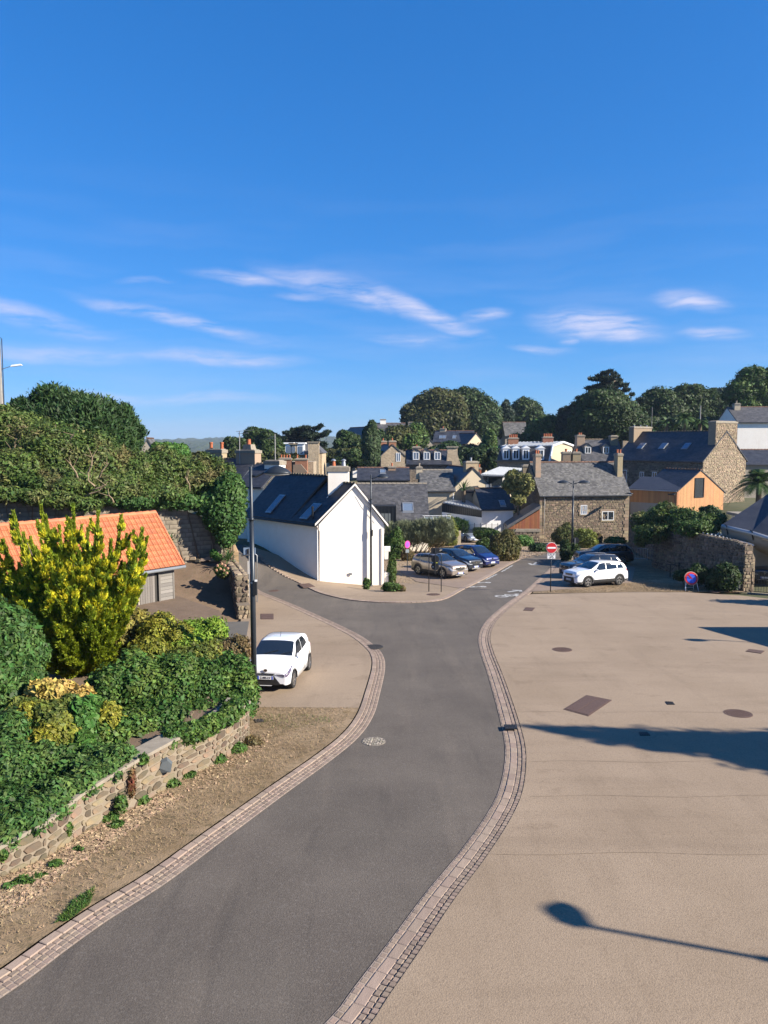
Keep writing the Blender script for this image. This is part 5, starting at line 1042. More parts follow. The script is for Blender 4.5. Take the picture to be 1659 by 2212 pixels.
# --- white house on the corner (two roof heights, splayed plan)
def whitehouse():
    A = P(690, 1256, 50.0); o = Vector((A.x, 50.0, ground_z(A.x, 50.0))); root = empty('white_house', o, 0, 'white rendered corner house with dark slate roof, two skylights and a white gable chimney', 'house')
    Bp = Vector((-.02, 50.75, 0)); A = Vector((A.x, 50, 0)); d = Vector((WD[0], WD[1], 0)); ze = P(690, 1133, 50).z; za = P(767, 1048, 50.3).z; La, Lb = 3.0, 9.0
    ap = A.lerp(Bp, .515); ap = Vector((P(767, 1048, 50.35).x, 50.35, 0)); C_ = A + d * Lb; D_ = Bp + d * Lb; ar = ap + d * Lb; lift = .42
    def w(p, z): return Vector((p.x, p.y, z)) - o
    b = MB(); b.add([w(A, -4), w(Bp, -4), w(Bp, ze), w(ap, za), w(A, ze)], [(0, 1, 2, 3, 4)]); b.add([w(A, -4), w(C_, -4), w(C_, ze), w(A, ze)], [(0, 1, 2, 3)]); b.add([w(Bp, -4), w(D_, -4), w(D_, ze), w(Bp, ze)], [(0, 1, 2, 3)]); b.add([w(C_, -4), w(D_, -4), w(D_, ze), w(ar, za + lift), w(C_, ze)], [(0, 1, 2, 3, 4)])
    b.build('wall', render_w, root)
    ou = (Bp - A).normalized(); g = (A - Bp).normalized() 
    def roofpart(s0, s1, up, nm, verge):
        a0, a1 = ap + d * s0, ap + d * s1; e0, e1 = A + d * s0 - ou * .22, A + d * s1 - ou * .22; f0, f1 = Bp + d * s0 + ou * .30, Bp + d * s1 + ou * .30
        k = (za - ze) / (ap - A).length; zz = ze - .22 * k * .5
        b_ = MB(); b_.slab([w(e0, zz + .02), w(e1, zz + .02), w(a1, za + up), w(a0, za + up)], (0, 0, .13)); b_.slab([w(f0, ze - .18), w(f1, ze - .18), w(a1, za + up), w(a0, za + up)], (0, 0, .13)); r_ = b_.build(nm, slate_dk, root)
        S = w(a0, za + up) - w(e0, zz + .02); slates(r_, w(e0, zz + .02) + Vector((0, 0, .13)), d, S, s1 - s0, S.length, slate_dk, .22, .16, 5) if False else None
        # slates drawn row by row on the sheared plane
        rr_ = random.Random(5); V = []; F = []; rows = int(S.length / .15); Nn = d.cross(S).normalized(); Nn = Nn if Nn.z > 0 else -Nn; O = w(e0, zz + .02) + Vector((0, 0, .13))
        for j in range(rows):
            x = -rr_.uniform(0, .2)
            while x < s1 - s0:
                a, c = max(0, x), min(s1 - s0, x + .21); x += .21
                if c - a < .04: continue
                u0, u1 = j / rows, min(1, (j + 1.2) / rows); h0 = .022 + rr_.uniform(0, .01); n = len(V)
                V += [O + d * (a + .004) + S * u0 + Nn * h0, O + d * (c - .004) + S * u0 + Nn * h0, O + d * (c - .004) + S * u1 + Nn * .01, O + d * (a + .004) + S * u1 + Nn * .01, O + d * (a + .004) + S * u0, O + d * (c - .004) + S * u0]; F += [(n, n + 1, n + 2, n + 3), (n + 4, n + 5, n + 1, n)]
        tag(mobj('slates', V, F, slate_dk, r_), kind='stuff')
        for i in range(int((s1 - s0) / .33)):
            q = ap + d * (s0 + .33 * i + .165); mb = MB(); mb.box((0, 0, 0), (.32, .26, .11), taper=.6); mb.build('ridge_tile', ridge_g, r_, loc=w(q, za + up + .15), rot=(0, 0, math.atan2(d.y, d.x)))
        return O, S, Nn
    O1, S1, N1 = roofpart(-.12, La, 0, 'front_roof', .1); O2, S2, N2 = roofpart(La + .01, Lb + .12, lift, 'rear_roof', .1)
    def sky_(O, S, Nn, s, t0, t1, wd):
        c0 = O + d * (s - wd / 2) + S * t0 + Nn * .07; c1 = c0 + d * wd; c2 = c1 + S * (t1 - t0); c3 = c0 + S * (t1 - t0); q = MB(); q.slab([c0 - S * .035 - d * .07, c1 - S * .035 + d * .07, c2 + S * .03 + d * .07, c3 + S * .03 - d * .07], Nn * .05); f = q.build('skylight', zinc, root); q = MB(); q.slab([c0, c1, c2, c3], Nn * .065); q.build('pane', glassb, f)
    sky_(O1, S1, N1, 1.75, .10, .42, .75); sky_(O2, S2, N2, 3.1, .13, .48, .6)
    # chimneys: gable one with flared foot
    c1 = ap + d * 1.75
    ch = chimney(root, *(w(c1, 0).xy), w(c1, za).z - .95, w(c1, P(759, 1018, 51.6).z).z, 1.42, .95, render_w, capm, 0, ch=.3, flare=.12)
    for i, (dx, m_) in enumerate(((-.35, terra), (.35, zinc))):
        q = MB(); zt_ = w(c1, P(759, 1018, 51.6).z).z + .36; q.lathe([(.15, 0), (.11, .32), (.13, .34)], (w(c1, 0).x + dx, w(c1, 0).y, zt_), 10); q.build('chimney_pot', m_, ch); q = MB(); q.lathe([(.17, .36), (.17, .42), (.05, .50)], (w(c1, 0).x + dx, w(c1, 0).y, zt_), 10); q.build('pot_cowl', zinc, ch)
    # gutter, pipes
    e0 = A - ou * .28; e1 = A + d * Lb - ou * .28; b = MB(); b.tube([w(e0, ze - .1), w(e1, ze - .1)], .07, 8); b.build('gutter', anth, root)
    b = MB(); q = A - ou * -.10; b.tube([w(A - ou * .18, ze - .1), w(A + Vector((.02, -.12, 0)), ze - .45), w(A + Vector((.02, -.12, 0)), -2.9)], .045, 8); b.build('downpipe', mat('grey_brown_pipe', (.25, .2, .18), rough=.5), root)
    b = MB(); b.tube([w(A + Vector((-.12, .06, 0)), ze - .1), w(A + Vector((-.12, .05, 0)), -2.6)], .05, 8); b.build('downpipe', whitep, root)
    b = MB(); q = Bp + Vector((-.1, -.10, 0)); b.tube([w(q, ze - .3), w(q, -3.2)], .045, 8); b.build('downpipe', render_w, root)
    b = MB(); q = O1 + d * .9 + S1 * .10; b.tube([q, q + Vector((0, 0, .75))], .07, 8); b.lathe([(.1, .75), (.1, .85), (.03, .9)], q, 8); b.build('flue', anth, root)
    b = MB(); b.tube([w(P(772, 1068, 50.3), P(772, 1068, 50.3).z), w(P(790, 1090, 50.35), P(790, 1090, 50.35).z), w(P(822, 1124, 50.5), P(822, 1124, 50.5).z)], .012, 4); b.build('cable', capm, root)  # tube drawn along a cable's cast shadow on the gable, standing in for it
    q = MB(); q.box(tuple(w(P(757, 1240, 50.28), P(757, 1240, 50.28).z)), (.22, .05, .16)); q.build('air_vent', zinc, root)
    # verge boards of the gable
    for s, e in ((A - ou * .25, -.05), (Bp + ou * .32, -.2)):
        q = MB(); q.slab([w(s + Vector((0, -.16, 0)), ze + e - .03), w(ap + Vector((0, -.16, 0)), za - .02), w(ap + Vector((0, -.16, 0)), za + .13), w(s + Vector((0, -.16, 0)), ze + e + .12)], (0, .05, 0)); q.build('verge', render_w, root)
    for i, (zz, hh) in enumerate(((P(830, 1186, 51).z, 1.0), (P(830, 1242, 50.7).z, 1.9))):
        q = MB(); q.box((-.05, 0, 0), (.42, .5, .3)); q.box((-.12, 0, -.15 - hh * .28), (.26, .4, hh * .56), taper=1.2); q.build('side_ledge', render_w, root, loc=w(Bp + Vector((.30, .35, 0)), zz))
    return root
whitehouse()
# --- stone house across the road
SR = 8; o, Lh, he = place(1168, 1363, 83.0, SR, 1067); o.z = -4.15; he = zat(1067, 83) + 4.15
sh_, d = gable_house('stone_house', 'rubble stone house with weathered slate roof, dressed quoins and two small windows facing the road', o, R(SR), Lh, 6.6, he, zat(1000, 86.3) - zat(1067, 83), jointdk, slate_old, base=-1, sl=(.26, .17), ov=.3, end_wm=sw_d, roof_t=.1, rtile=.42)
k = 83 / FPX
def hx(px): return hL(1168, px, 83, SR)
def hz_(py): return zat(py, 83) - o.z
W1 = (hx(1257.5), hx(1271.5), hz_(1112.5), hz_(1092)); W2 = (hx(1304.5), hx(1330), hz_(1126), hz_(1106.5))
holes = [(W1[0] - .2, W1[1] + .2, W1[2] - .15, W1[3] + .25), (W2[0] - .2, W2[1] + .2, W2[2] - .15, W2[3] + .25), (-.1, .42, -1, 9), (Lh - .5, Lh + 1, -1, 9)]
pieces(sh_, (0, 0, 0), (1, 0, 0), (0, 0, 1), (0, -1, 0), Lh, lambda s: he - .12, .36, .20, stone, maxn=290, depth=.03, gap=.03, seed=2, holes=holes, score=lambda p: abs(p.x - 6) + abs(p.z - 2.4))
for xx, wd_ in ((.21, .42), (Lh - .26, .5)):
    zz = 0; i = 0
    while zz < he - .2: b = MB(); e = .16 * (i % 2); b.box((xx + (e / 2 if xx < 2 else -e / 2), -.03, zz + .19), (wd_ + e, .07, .35)); b.build('quoin', stone_lt, sh_); zz += .38; i += 1
for w_, nm, g_ in ((W1, 1, glassb), (W2, 1, glass)):
    window(sh_, face_front((w_[0] + w_[1]) / 2, (w_[2] + w_[3]) / 2), w_[1] - w_[0], w_[3] - w_[2], gm=g_, mull=2 if g_ is glassb else 1, surround=stone_lt)
for px, pyt, nm in ((1163, 986, 'l'), (1343, 985, 'r')):
    x_ = .35 if nm == 'l' else Lh - .45; c_ = chimney(sh_, x_, 2.1, he + 1.75, zat(pyt, 85) - o.z, .62, 1.0, stone_lt, capm, 2, ch=.25)
b = MB(); b.tube([(.3, -.32, he - .15), (.55, -.14, he - .35), (.55, -.14, 0)], .05, 8); b.build('downpipe', mat('pale_pipe', (.55, .55, .56), rough=.5), sh_)
for px, py, dx in ((1352.5, 1066, 0), (1254, 1075, 1)):    # wall lamps throwing long shadows
    wlp = empty('wall_lamp', (xat(px, 83.9 if not dx else 83.3), 83.8 - .5 * dx - (0 if not dx else .1), zat(py, 83.6)), R(SR), ['dark domed lamp fixed under the eave at the right corner of the stone house', 'thin bracket arm fixed to the stone house wall above its left window'][dx], 'wall lamp')
    b = MB(); b.tube([(0, 0, 0), (0, -.9 if not dx else -1.15, .05)], .03, 6); b.build('arm', blk, wlp)
    if not dx: b = MB(); b.lathe([(.001, .12), (.3, .08), (.45, 0), (.4, -.04)], n=14); q = b.build('lamp_head', postm, wlp, smooth=True, loc=(0, -1.2, .05)); q.scale = (.7, 1.2, 1)
# lean-to with red boards left of the stone house
lt = empty('lean_to_shed', P(1111, 1150, 82.5), 0, 'lean-to with red wooden boards and sloping slate strip against the stone house', 'shed'); l0 = lt.location
b = MB(); pts = [P(1098, 1143, 82.4), P(1166, 1143, 82.4), P(1166, 1101, 82.4), P(1098, 1143, 82.4) + Vector((0, 0, .05))]
n = 22
for i in range(n):
    s0, s1 = i / n, (i + .9) / n; x0, x1 = pts[0].x + (pts[1].x - pts[0].x) * s0 - l0.x, pts[0].x + (pts[1].x - pts[0].x) * s1 - l0.x; zb_ = pts[0].z - l0.z; zt0 = zb_ + (pts[2].z - pts[0].z) * s0; zt1 = zb_ + (pts[2].z - pts[0].z) * s1
    q = MB(); q.slab([(x0, .0, zb_), (x1, 0, zb_), (x1, 0, zt1), (x0, 0, zt0)], (0, .06, 0)); q.build('board', woodr, lt)
q = MB(); q.slab([P(1096, 1142, 82.2) - l0, P(1168, 1098, 82.2) - l0, P(1168, 1098, 82.2) - l0 + Vector((0, 3, .2)), P(1096, 1142, 82.2) - l0 + Vector((0, 3, .2))], (0, 0, .35)); q.build('roof', slate, lt)
gw = empty('low_stone_wall', P(1113, 1171, 81.6), 0, 'low rubble wall with capping under the red boarded lean-to', 'wall'); l0 = gw.location
a, c = P(1113, 1171, 81.6) - l0, P(1166, 1171, 81.6) - l0; hh = 1.2
b = MB(); b.slab([a - Vector((0, 0, .6)), c - Vector((0, 0, .6)), c + Vector((0, 0, hh)), a + Vector((0, 0, hh))], (0, .4, 0)); b.build('mortar_core', jointdk, gw)
pieces(gw, a - Vector((0, 0, .4)), (1, 0, 0), (0, 0, 1), (0, -1, 0), (c - a).length, lambda s: hh + .4, .45, .25, stone_lt, maxn=100, seed=7)
b = MB(); b.box(((a.x + c.x) / 2, .2, hh + .1), (2.9, .6, .28), taper=.9); b.build('capping', capm, gw)
# --- orange boarded barn and long stone house at the right
ROT = 28
zc = zat(1067, 85); gb = zat(1118, 85); Wg = hL(1461.5, 1567, 85, ROT)
def gableface(name, label, px, pyE, Y, rot, W_, Lr, rise, wm, rm, zb, base=-1.5, **kw):   # gable towards the camera: ridge runs away from it
    c, s = math.cos(R(rot)), math.sin(R(rot)); A = Vector((xat(px, Y), Y, zb)); org = A + Vector((c, s, 0)) * W_
    return gable_house(name, label, org, R(rot + 90), Lr, W_, zat(pyE, Y) - zb, rise, wm, rm, base=base, **kw)
ZA = zat(1017, 86.6) - zc
barn, db = gableface('wooden_barn', 'barn clad in vertical orange larch boards with dark slate roof and one tall window', 1461.5, 1067, 85, ROT, Wg, 5.2, ZA, woodr, slate_dk, gb - 1.2, sl=(.3, .2), roof_t=.1)
he_ = db['he']; hb0 = 0.0
n = int(Wg / .13)
for i in range(n):                           # gable boards: local y runs along the gable
    y0, y1 = Wg * i / n, Wg * (i + .93) / n; ym = (y0 + y1) / 2; zt = he_ + db['rise'] * (1 - abs(ym - Wg / 2) / (Wg / 2)) - .02
    wy0, wy1 = Wg * .385, Wg * .575; wz0, wz1 = zat(1076, 86) - gb + 1.2, zat(1033, 86) - gb + 1.2
    for za_, zb2 in (((0, wz0), (wz1, zt)) if Wg - wy1 < ym < Wg - wy0 else ((0, zt),)):
        q = MB(); q.box((-.03, ym, (za_ + zb2) / 2), (.04, y1 - y0, zb2 - za_)); q.build('board', wood, barn)
window(barn, face_left(Wg - (wy0 + wy1) / 2, (wz0 + wz1) / 2, -.02), wy1 - wy0, wz1 - wz0, fm=anth, gm=glass, mull=0, depth=.12)
n = int(5.2 / .15)
for i in range(n): q = MB(); q.box((5.2 * (i + .5) / n, Wg + .03, he_ / 2), (5.2 / n * .93, .04, he_ - .1)); q.build('board', wood, barn)
# lower boarded wing and grey door panel to the left
A = P(1362, 1058, 88.5); B_ = P(1463, 1066, 84.9); wing = empty('boarded_wing', (A.x, A.y, zat(1122, 87)), 0, 'low boarded wing with grey garage door between the stone house and the orange barn', 'building'); l0 = wing.location
U = Vector((B_.x - A.x, B_.y - A.y, 0)); Lw = U.length; U.normalize(); zt0 = A.z - l0.z; n = int(Lw / .15)
Nw = Vector((U.y, -U.x, 0))
q = MB(); q.slab([Vector((0, 0, -1)) , U * Lw + Vector((0, 0, -1)), U * Lw + Vector((0, 0, zt0)), Vector((0, 0, zt0))], -Nw * 3); q.build('wall', woodr, wing)
for i in range(n):
    s = Lw * (i + .5) / n; door = s < Lw * .62; z0 = zt0 - 1.5 if door else -1
    q = MB(); q.box((0, 0, 0), (Lw / n * .92, .04, zt0 - z0)); q.build('board', wood, wing, loc=U * s + Nw * .03 + Vector((0, 0, (zt0 + z0) / 2)), rot=(0, 0, math.atan2(U.y, U.x)))
q = MB(); q.box((0, 0, 0), (Lw * .6, .05, zt0 - .4)); q.build('garage_door', mat('pale_grey_door', (.40, .40, .41), (.45, .45, .46), rough=.7), wing, loc=U * Lw * .31 + Nw * .03 + Vector((0, 0, (zt0 - 2.5) / 2)), rot=(0, 0, math.atan2(U.y, U.x)))
q = MB(); q.slab([Nw * .15 + Vector((0, 0, zt0)) - U * .3, Nw * .15 + U * (Lw + .1) + Vector((0, 0, zt0)), U * (Lw + .1) - Nw * 4 + Vector((0, 0, zt0 + 1.3)), -Nw * 4 + Vector((0, 0, zt0 + 1.3)) - U * .3], (0, 0, .16)); q.build('roof', slate_dk, wing)
q = MB(); q.tube([Nw * .22 + Vector((0, 0, zt0 + .05)) - U * .3, Nw * .22 + U * Lw + Vector((0, 0, zt0 + .05))], .06, 8); q.build('gutter', zinc, wing)
# long stone house
W3 = hL(1520.5, 1613, 92, 33); zb3 = zat(1122, 92); rise3 = zat(933, 95) - zat(996, 92)
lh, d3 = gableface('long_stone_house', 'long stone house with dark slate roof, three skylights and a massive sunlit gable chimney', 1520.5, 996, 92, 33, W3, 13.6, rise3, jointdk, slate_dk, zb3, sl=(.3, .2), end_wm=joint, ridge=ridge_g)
def gz(s): return d3['he'] + d3['rise'] * (1 - abs(s - W3 / 2) / (W3 / 2)) - .1
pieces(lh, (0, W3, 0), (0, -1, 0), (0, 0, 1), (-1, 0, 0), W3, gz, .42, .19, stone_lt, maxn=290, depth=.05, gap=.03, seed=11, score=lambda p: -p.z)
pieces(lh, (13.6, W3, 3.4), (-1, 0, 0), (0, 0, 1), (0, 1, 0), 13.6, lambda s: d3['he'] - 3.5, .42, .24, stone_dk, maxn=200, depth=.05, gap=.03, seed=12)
c3 = chimney(lh, .48, W3 / 2, d3['he'] + 1.0, zat(914, 94) - zb3, 1.0, W3 * .50, joint, capm, 0, ch=.22, label='massive rubble chimney rising from the sunlit gable')
pieces(c3, (-.03, W3 * .75, d3['he'] + 1.4), (0, -1, 0), (0, 0, 1), (-1, 0, 0), W3 * .5, lambda s: zat(914, 94) - zb3 - d3['he'] - 1.45, .36, .18, stone_lt, maxn=120, depth=.05, gap=.03, seed=13)
c4 = chimney(lh, 13.1, W3 / 2, d3['he'] + 1.2, zat(924, 102) - zb3, .85, W3 * .42, stone_lt, capm, 3, pot=zinc, ch=.15, potr=.08, poth=.2)
def back_sky(root, d, x, t, w=.8, h=1.1):
    Wd = d['W']; s = math.atan(d['s2']); M = Matrix.Translation((x, Wd - (Wd - d['yr']) * t, d['he'] + d['rise'] * t + d['t'] + .05)) @ Matrix.Rotation(math.pi, 4, 'Z') @ Matrix.Rotation(s, 4, 'X')
    def tr(b): b.v = [tuple(M @ Vector(v)) for v in b.v]; return b
    b = MB(); b.box((0, 0, 0), (w + .1, h + .15, .08)); q = tr(b).build('skylight', zinc, root); b = MB(); b.box((0, 0, .02), (w, h, .08)); tr(b).build('pane', glassb, q)
for x_ in (3.9, 7.4, 10.9): back_sky(lh, d3, x_, .45)
for x_, z_, w_, h_ in ((11.9, 4.7, .9, 2.2), (9.0, 5.1, .65, 1.1), (7.0, 5.05, .7, 1.3)):
    M = Matrix.Translation((x_, W3 + .01, z_)) @ Matrix(((-1, 0, 0, 0), (0, 0, 1, 0), (0, 1, 0, 0), (0, 0, 0, 1))); window(lh, M, w_, h_, surround=stone_lt, gm=glassb if x_ > 11 else glass, mull=0 if x_ > 11 else 1)

# --- generic village houses, measured in the photograph
def frontal(name, label, pxl, pxr, pyE, pyR, Y, W_, wm, rm, rot=0, **kw):
    org, Lr, he = place(pxl, pxr, Y, rot, pyE); yr = W_ * kw.get('off', .5)
    return gable_house(name, label, org, R(rot), Lr, W_, he, zat(pyR, Y + yr * math.cos(R(rot))) - zat(pyE, Y), wm, rm, **kw)
def ux(pxl, px, Y): return (px - pxl) * Y / FPX
# houses running back behind the white corner house
def row(name, label, pxl, pxr, pyR, pyE, Y, chim):
    A = P(pxl, pyR, Y); B2 = P(pxr, pyR, Y - (pxr - pxl) * .02); z = A.z; L_ = (B2 - A).length; root = empty(name, (A.x, A.y, ground_z(A.x, A.y)), math.atan2(B2.y - A.y, B2.x - A.x), label, 'house'); zz = z - root.location.z
    dz = z - zat(pyE, Y - 2.6); b = MB(); b.slab([(-.1, -3, zz - dz - .2), (L_, -3, zz - dz - .2), (L_, 0, zz), (-.1, 0, zz)], (0, 0, .13)); b.slab([(-.1, 3, zz - 2.6), (L_, 3, zz - 2.6), (L_, 0, zz), (-.1, 0, zz)], (0, 0, .13)); r_ = b.build('roof', slate_dk, root)
    slates(r_, (-.1, -3, zz - dz - .07), (1, 0, 0), (0, 3, dz + .2), L_, math.hypot(3, dz + .2), slate_dk, .3, .2, 3)
    b = MB(); b.add([(0, -2.8, -3), (0, 2.8, -3), (0, 2.8, zz - 2.5), (0, 0, zz - .05), (0, -2.8, zz - dz)], [(0, 1, 2, 3, 4)]); b.add([(0, -2.8, -3), (L_, -2.8, -3), (L_, -2.8, zz - dz), (0, -2.8, zz - dz)], [(0, 1, 2, 3)]); b.build('wall', render_w, root)
    for i in range(int(L_ / .33)): MB().box((0, 0, 0), (.32, .26, .12), taper=.6).build('ridge_tile', ridge_g, r_, loc=(.33 * i + .1, 0, zz + .14))
    return root, zz, L_
r1, zz, L_ = row('terraced_house', 'slate roofed house joined behind the white corner house, with a white chimney', 556, 610, 1004, 1049, 62, 0)
chimney(r1, 1.95, -.3, zz - 1.4, zz + .05, 1.45, .9, render_w, capm, 0, ch=.3)
q = MB(); q.tube([(2.0, -.3, zz), (2.0, -.3, zz + 2.55)], .035, 6); q.tube([(1.3, -.3, zz + 2.2), (2.1, -.3, zz + 2.2)], .02, 5); q.tube([(1.55, -.3, zz + 2.35), (1.95, -.3, zz + 2.35)], .02, 5); q.build('aerial', mat('grey_mast', (.45, .45, .47), rough=.5), r1)
q = MB(); q.slab([P(598, 1085, 58.5) - r1.location, P(606, 1076, 58.5) - r1.location, P(617, 1062, 58.7) - r1.location, P(610, 1066, 58.7) - r1.location], (0, -.05, .06)) ; q.v = [tuple(Matrix.Rotation(-r1.rotation_euler.z, 3, 'Z') @ Vector(v)) for v in q.v]; q.build('skylight', glassb, r1)
r2, zz, L_ = row('terraced_house', 'dark slate house with stepped stone chimney at the back of the row', 476, 556, 993, 1040, 68, 0)
chimney(r2, 3.2, -.2, zz - 1.6, zz + .62, 2.0, 1.0, stone_lt, capm, 0, ch=.25)
q = MB(); q.box((3.3, -.2, zz + 1.1), (1.0, .9, .6), taper=.75); q.box((3.3, -.2, zz + .85), (1.3, .9, .15)); q.build('stepped_stack', capm, r2); q = MB(); q.lathe([(.2, 0), (.17, .45), (.2, .5)], (3.25, -.2, zz + 1.38), 10); q.build('chimney_pot', terra, r2)
q = MB(); q.tube([(2.65, -.75, zz - 1.2), (2.65, -.75, zz + 2.6)], .035, 6); q.tube([(2.3, -.75, zz + 2.55), (4.0, -.75, zz + 2.65)], .02, 5); q.tube([(2.5, -.75, zz + 2.35), (3.6, -.75, zz + 2.4)], .02, 5); q.build('aerial', MATS['grey_mast'], r2)
ch2 = chimney(r2, -.4, 0, zz - 1.5, zz + .62, 1.7, .8, stone_lt, capm, 2, ch=.3, potr=.15, poth=.6)

frontal('slate_roofed_house', 'house with a broad grey slate roof and black dormer behind the white gable', 740, 926, 1124, 1047, 72, 9, render_w, slate, sl=(.3, .2), ov=.1, seed=21, ridge=capm)[0]
hs_, dd = bpy.data.objects['slate_roofed_house'], None
dd = dict(W=9, yr=4.5, he=zat(1124, 72) - hs_.location.z, rise=zat(1047, 76.5) - zat(1124, 72), t=.14); dd['s1'] = dd['rise'] / 4.5
skylight(hs_, dd, ux(740, 880, 73), .30, 1.0, 1.15)
b = MB(); x0 = ux(740, 800, 72); b.box((x0 + 1.35, 1.1, dd['he'] + .55), (2.3, 2.6, 1.75)); q = b.build('dormer', anth, hs_)
for i in range(7): MB().box((x0 + .3 + .36 * i, -.23, dd['he'] + .55), (.04, .06, 1.75)).build('cladding_seam', blk, q)
MB().box((x0 + 1.35, -.22, dd['he'] + .2), (1.2, .06, 1.0)).build('shutter', mat('grey_shutter', (.22, .25, .27), rough=.5), q)
b = MB(); x1 = ux(740, 926, 72); b.box((x1 + .8, .2, dd['he'] - .6), (2.8, 1.5, .1)); b.box((x1 + .8, -.5, dd['he'] + .5), (2.8, .05, .06)); b.build('balcony', whitep, hs_)
for i in range(4): MB().box((x1 - .45 + i * .85, -.5, dd['he']), (.05, .05, 1.0)).build('balcony_post', whitep, hs_)
MB().box((x1 + .8, -.5, dd['he'] - .05), (2.5, .02, .85)).build('balcony_glass', mat('tinted_glass', (.25, .3, .33), rough=.05), hs_)

h, d = frontal('cream_house', 'cream rendered house with mottled slate roof and curved shadow on its wall', 911, 983, 1060, 1017, 88, 8.5, render_c, slate_old, seed=22, end_wm=render_g, ridge=capm, sl=(.3, .2))
chimney(h, -.1, 4.1, d['he'] + 1.2, zat(1012, 92) - h.location.z, .75, 1.0, render_c, capm, 1, pot=capm)
q = MB(); q.tube([(ux(911, 983, 88) - .2, -.2, d['he'] - .1), (ux(911, 983, 88) - .2, -.2, 0)], .05, 6); q.build('downpipe', whitep, h)
h, d = gableface('cream_house', 'cream gable house with dark slate roof turned to the camera beside the mottled roof', 981, 1055, 88.5, 14, 4.9, 9, zat(1010, 90) - zat(1053, 88.5), render_c, slate_dk, ground_z(9, 88.5), sl=(.35, .25), seed=23)
chimney(h, 1.2, 2.3, d['he'] + 1.2, zat(1000, 91) - h.location.z, 1.0, 1.6, stone_lt, capm, 1, pot=zinc)
h, d = frontal('stone_dormer_house', 'stone house with three white dormers in a dark roof and a flared stone gable chimney', 880, 975, 1003, 974, 104, 7.5, sw_d, slate_dk, seed=24, sl=(.4, .25))
for px in (899, 922, 945): dormer(h, d, ux(880, px, 105), 1.05, 1.2, .22, wm=render_g, rm=slate)
chimney(h, ux(880, 901, 107), 3.0, d['he'] + 1.0, zat(968, 107) - h.location.z, 1.2, 1.5, stone_lt, capm, 3, pot=terra, potr=.09, poth=.25)
gxx = Lr = ux(880, 980, 104) 
q = MB(); q.add([(x_, y_, z_) for y_ in (.6, 1.4) for x_, z_ in ((ux(880, 962, 104), d['he'] - 1.6), (ux(880, 999, 104), d['he'] - 1.6), (ux(880, 997, 104), d['he'] - .3), (ux(880, 989, 104), d['he'] + 1.4), (ux(880, 989, 104), zat(968, 104.6) - h.location.z), (ux(880, 967, 104), zat(968, 104.6) - h.location.z), (ux(880, 967, 104), d['he'] + 1.4))], [(0, 1, 2, 3, 4, 5, 6)[::-1], tuple(range(7, 14))] + [(i, (i + 1) % 7, 7 + (i + 1) % 7, 7 + i) for i in range(7)]); q.build('gable_chimney', sw_p, h)
MB().box((ux(880, 978, 104), 1, zat(967, 104.6) - h.location.z + .1), (1.7, 1.1, .2)).build('chimney_cap', capm, h)
window(h, face_front(ux(880, 920, 104), d['he'] - 1.6), .9, .8, surround=stone_lt)
h, d = gableface('stone_gable_house', 'stone house with brick chimneys and three solar panels on its slate roof', 823, 985, 120, 10, hL(823, 874, 120, 10), 10, zat(962, 121) - zat(985, 120), sw_b, slate, ground_z(0, 120), seed=25, sl=(.4, .25))
chimney(h, .6, d['W'] / 2, d['he'] + 1.1, zat(955, 121) - h.location.z, .9, 1.2, brick, capm, 1, pot=terra); chimney(h, 9.2, d['W'] / 2, d['he'] + 1.1, zat(955, 128) - h.location.z, .9, 1.2, brick, capm, 1, pot=terra)
window(h, face_left(d['W'] * .27, d['he'] - .2, 0), .75, 1.4, mull=1, surround=None, gm=glassb)
for x_, t_ in ((2.6, .3), (4.6, .66), (7.0, .66)):
    M = Matrix.Translation((x_, d['yr'] * t_, d['he'] + d['rise'] * t_ + .3)) @ Matrix.Rotation(math.atan(d['s1']), 4, 'X'); q = MB(); q.box((0, 0, 0), (1.9, 1.2 if t_ < .5 else 1.5, .06)); q.v = [tuple(M @ Vector(v)) for v in q.v]; q.build('solar_panel', mat('solar_panel', (.012, .018, .045), rough=.15), h)
h, d = frontal('long_low_house', 'long low stone house with dark slate roof and a buff chimney', 772, 884, 1037, 1012, 98, 6, sw_d, slate_dk, seed=26, sl=(.4, .25))
chimney(h, ux(772, 846, 99), 2.6, d['he'] + .5, zat(1011, 100) - h.location.z, 1.0, .9, mat('buff_render', (.50, .33, .22), (.44, .3, .2), scale=3), capm, 1); skylight(h, d, ux(772, 826, 99), .62, .7, .9)
for px in (790, 806, 850, 868): window(h, face_front(ux(772, px, 98), d['he'] - 1.1), .6, 1.0, gm=glassb, surround=None)
h, d = frontal('hill_house', 'grey roofed house high on the hill at the left with a tall pale chimney', 800, 876, 942, 915, 178, 12, render_g, slate, seed=27, sl=(.6, .4))
chimney(h, ux(800, 827, 180), 6, d['he'] + 1.5, zat(907, 182) - h.location.z, 1.4, 1.2, render_w, capm, 0); chimney(h, ux(800, 889, 178), 6, 0, zat(913, 182) - h.location.z, 1.3, 1.2, render_g, capm, 0)
h, d = gableface('hill_house_wing', 'long white walled wing with sloping grey roof below the hill house', 776, 958, 165, 25, 9, 16, zat(922, 166) - zat(958, 165), render_g, slate, ground_z(-5, 165) + 1, seed=28, sl=(.6, .4))
h, d = frontal('bungalow', 'bungalow with dark roof and sunlit cream gable on the slope', 935, 1019, 955, 932, 160, 9, render_c, slate_dk, rot=-12, seed=29, sl=(.6, .4))
chimney(h, 1.6, 4.5, d['he'] + 1.3, zat(927, 160) - h.location.z, 1.3, 1.0, render_c, capm, 1)
for px in (950, 957, 979): skylight(h, d, ux(935, px, 160), .4, .7, 1.2)
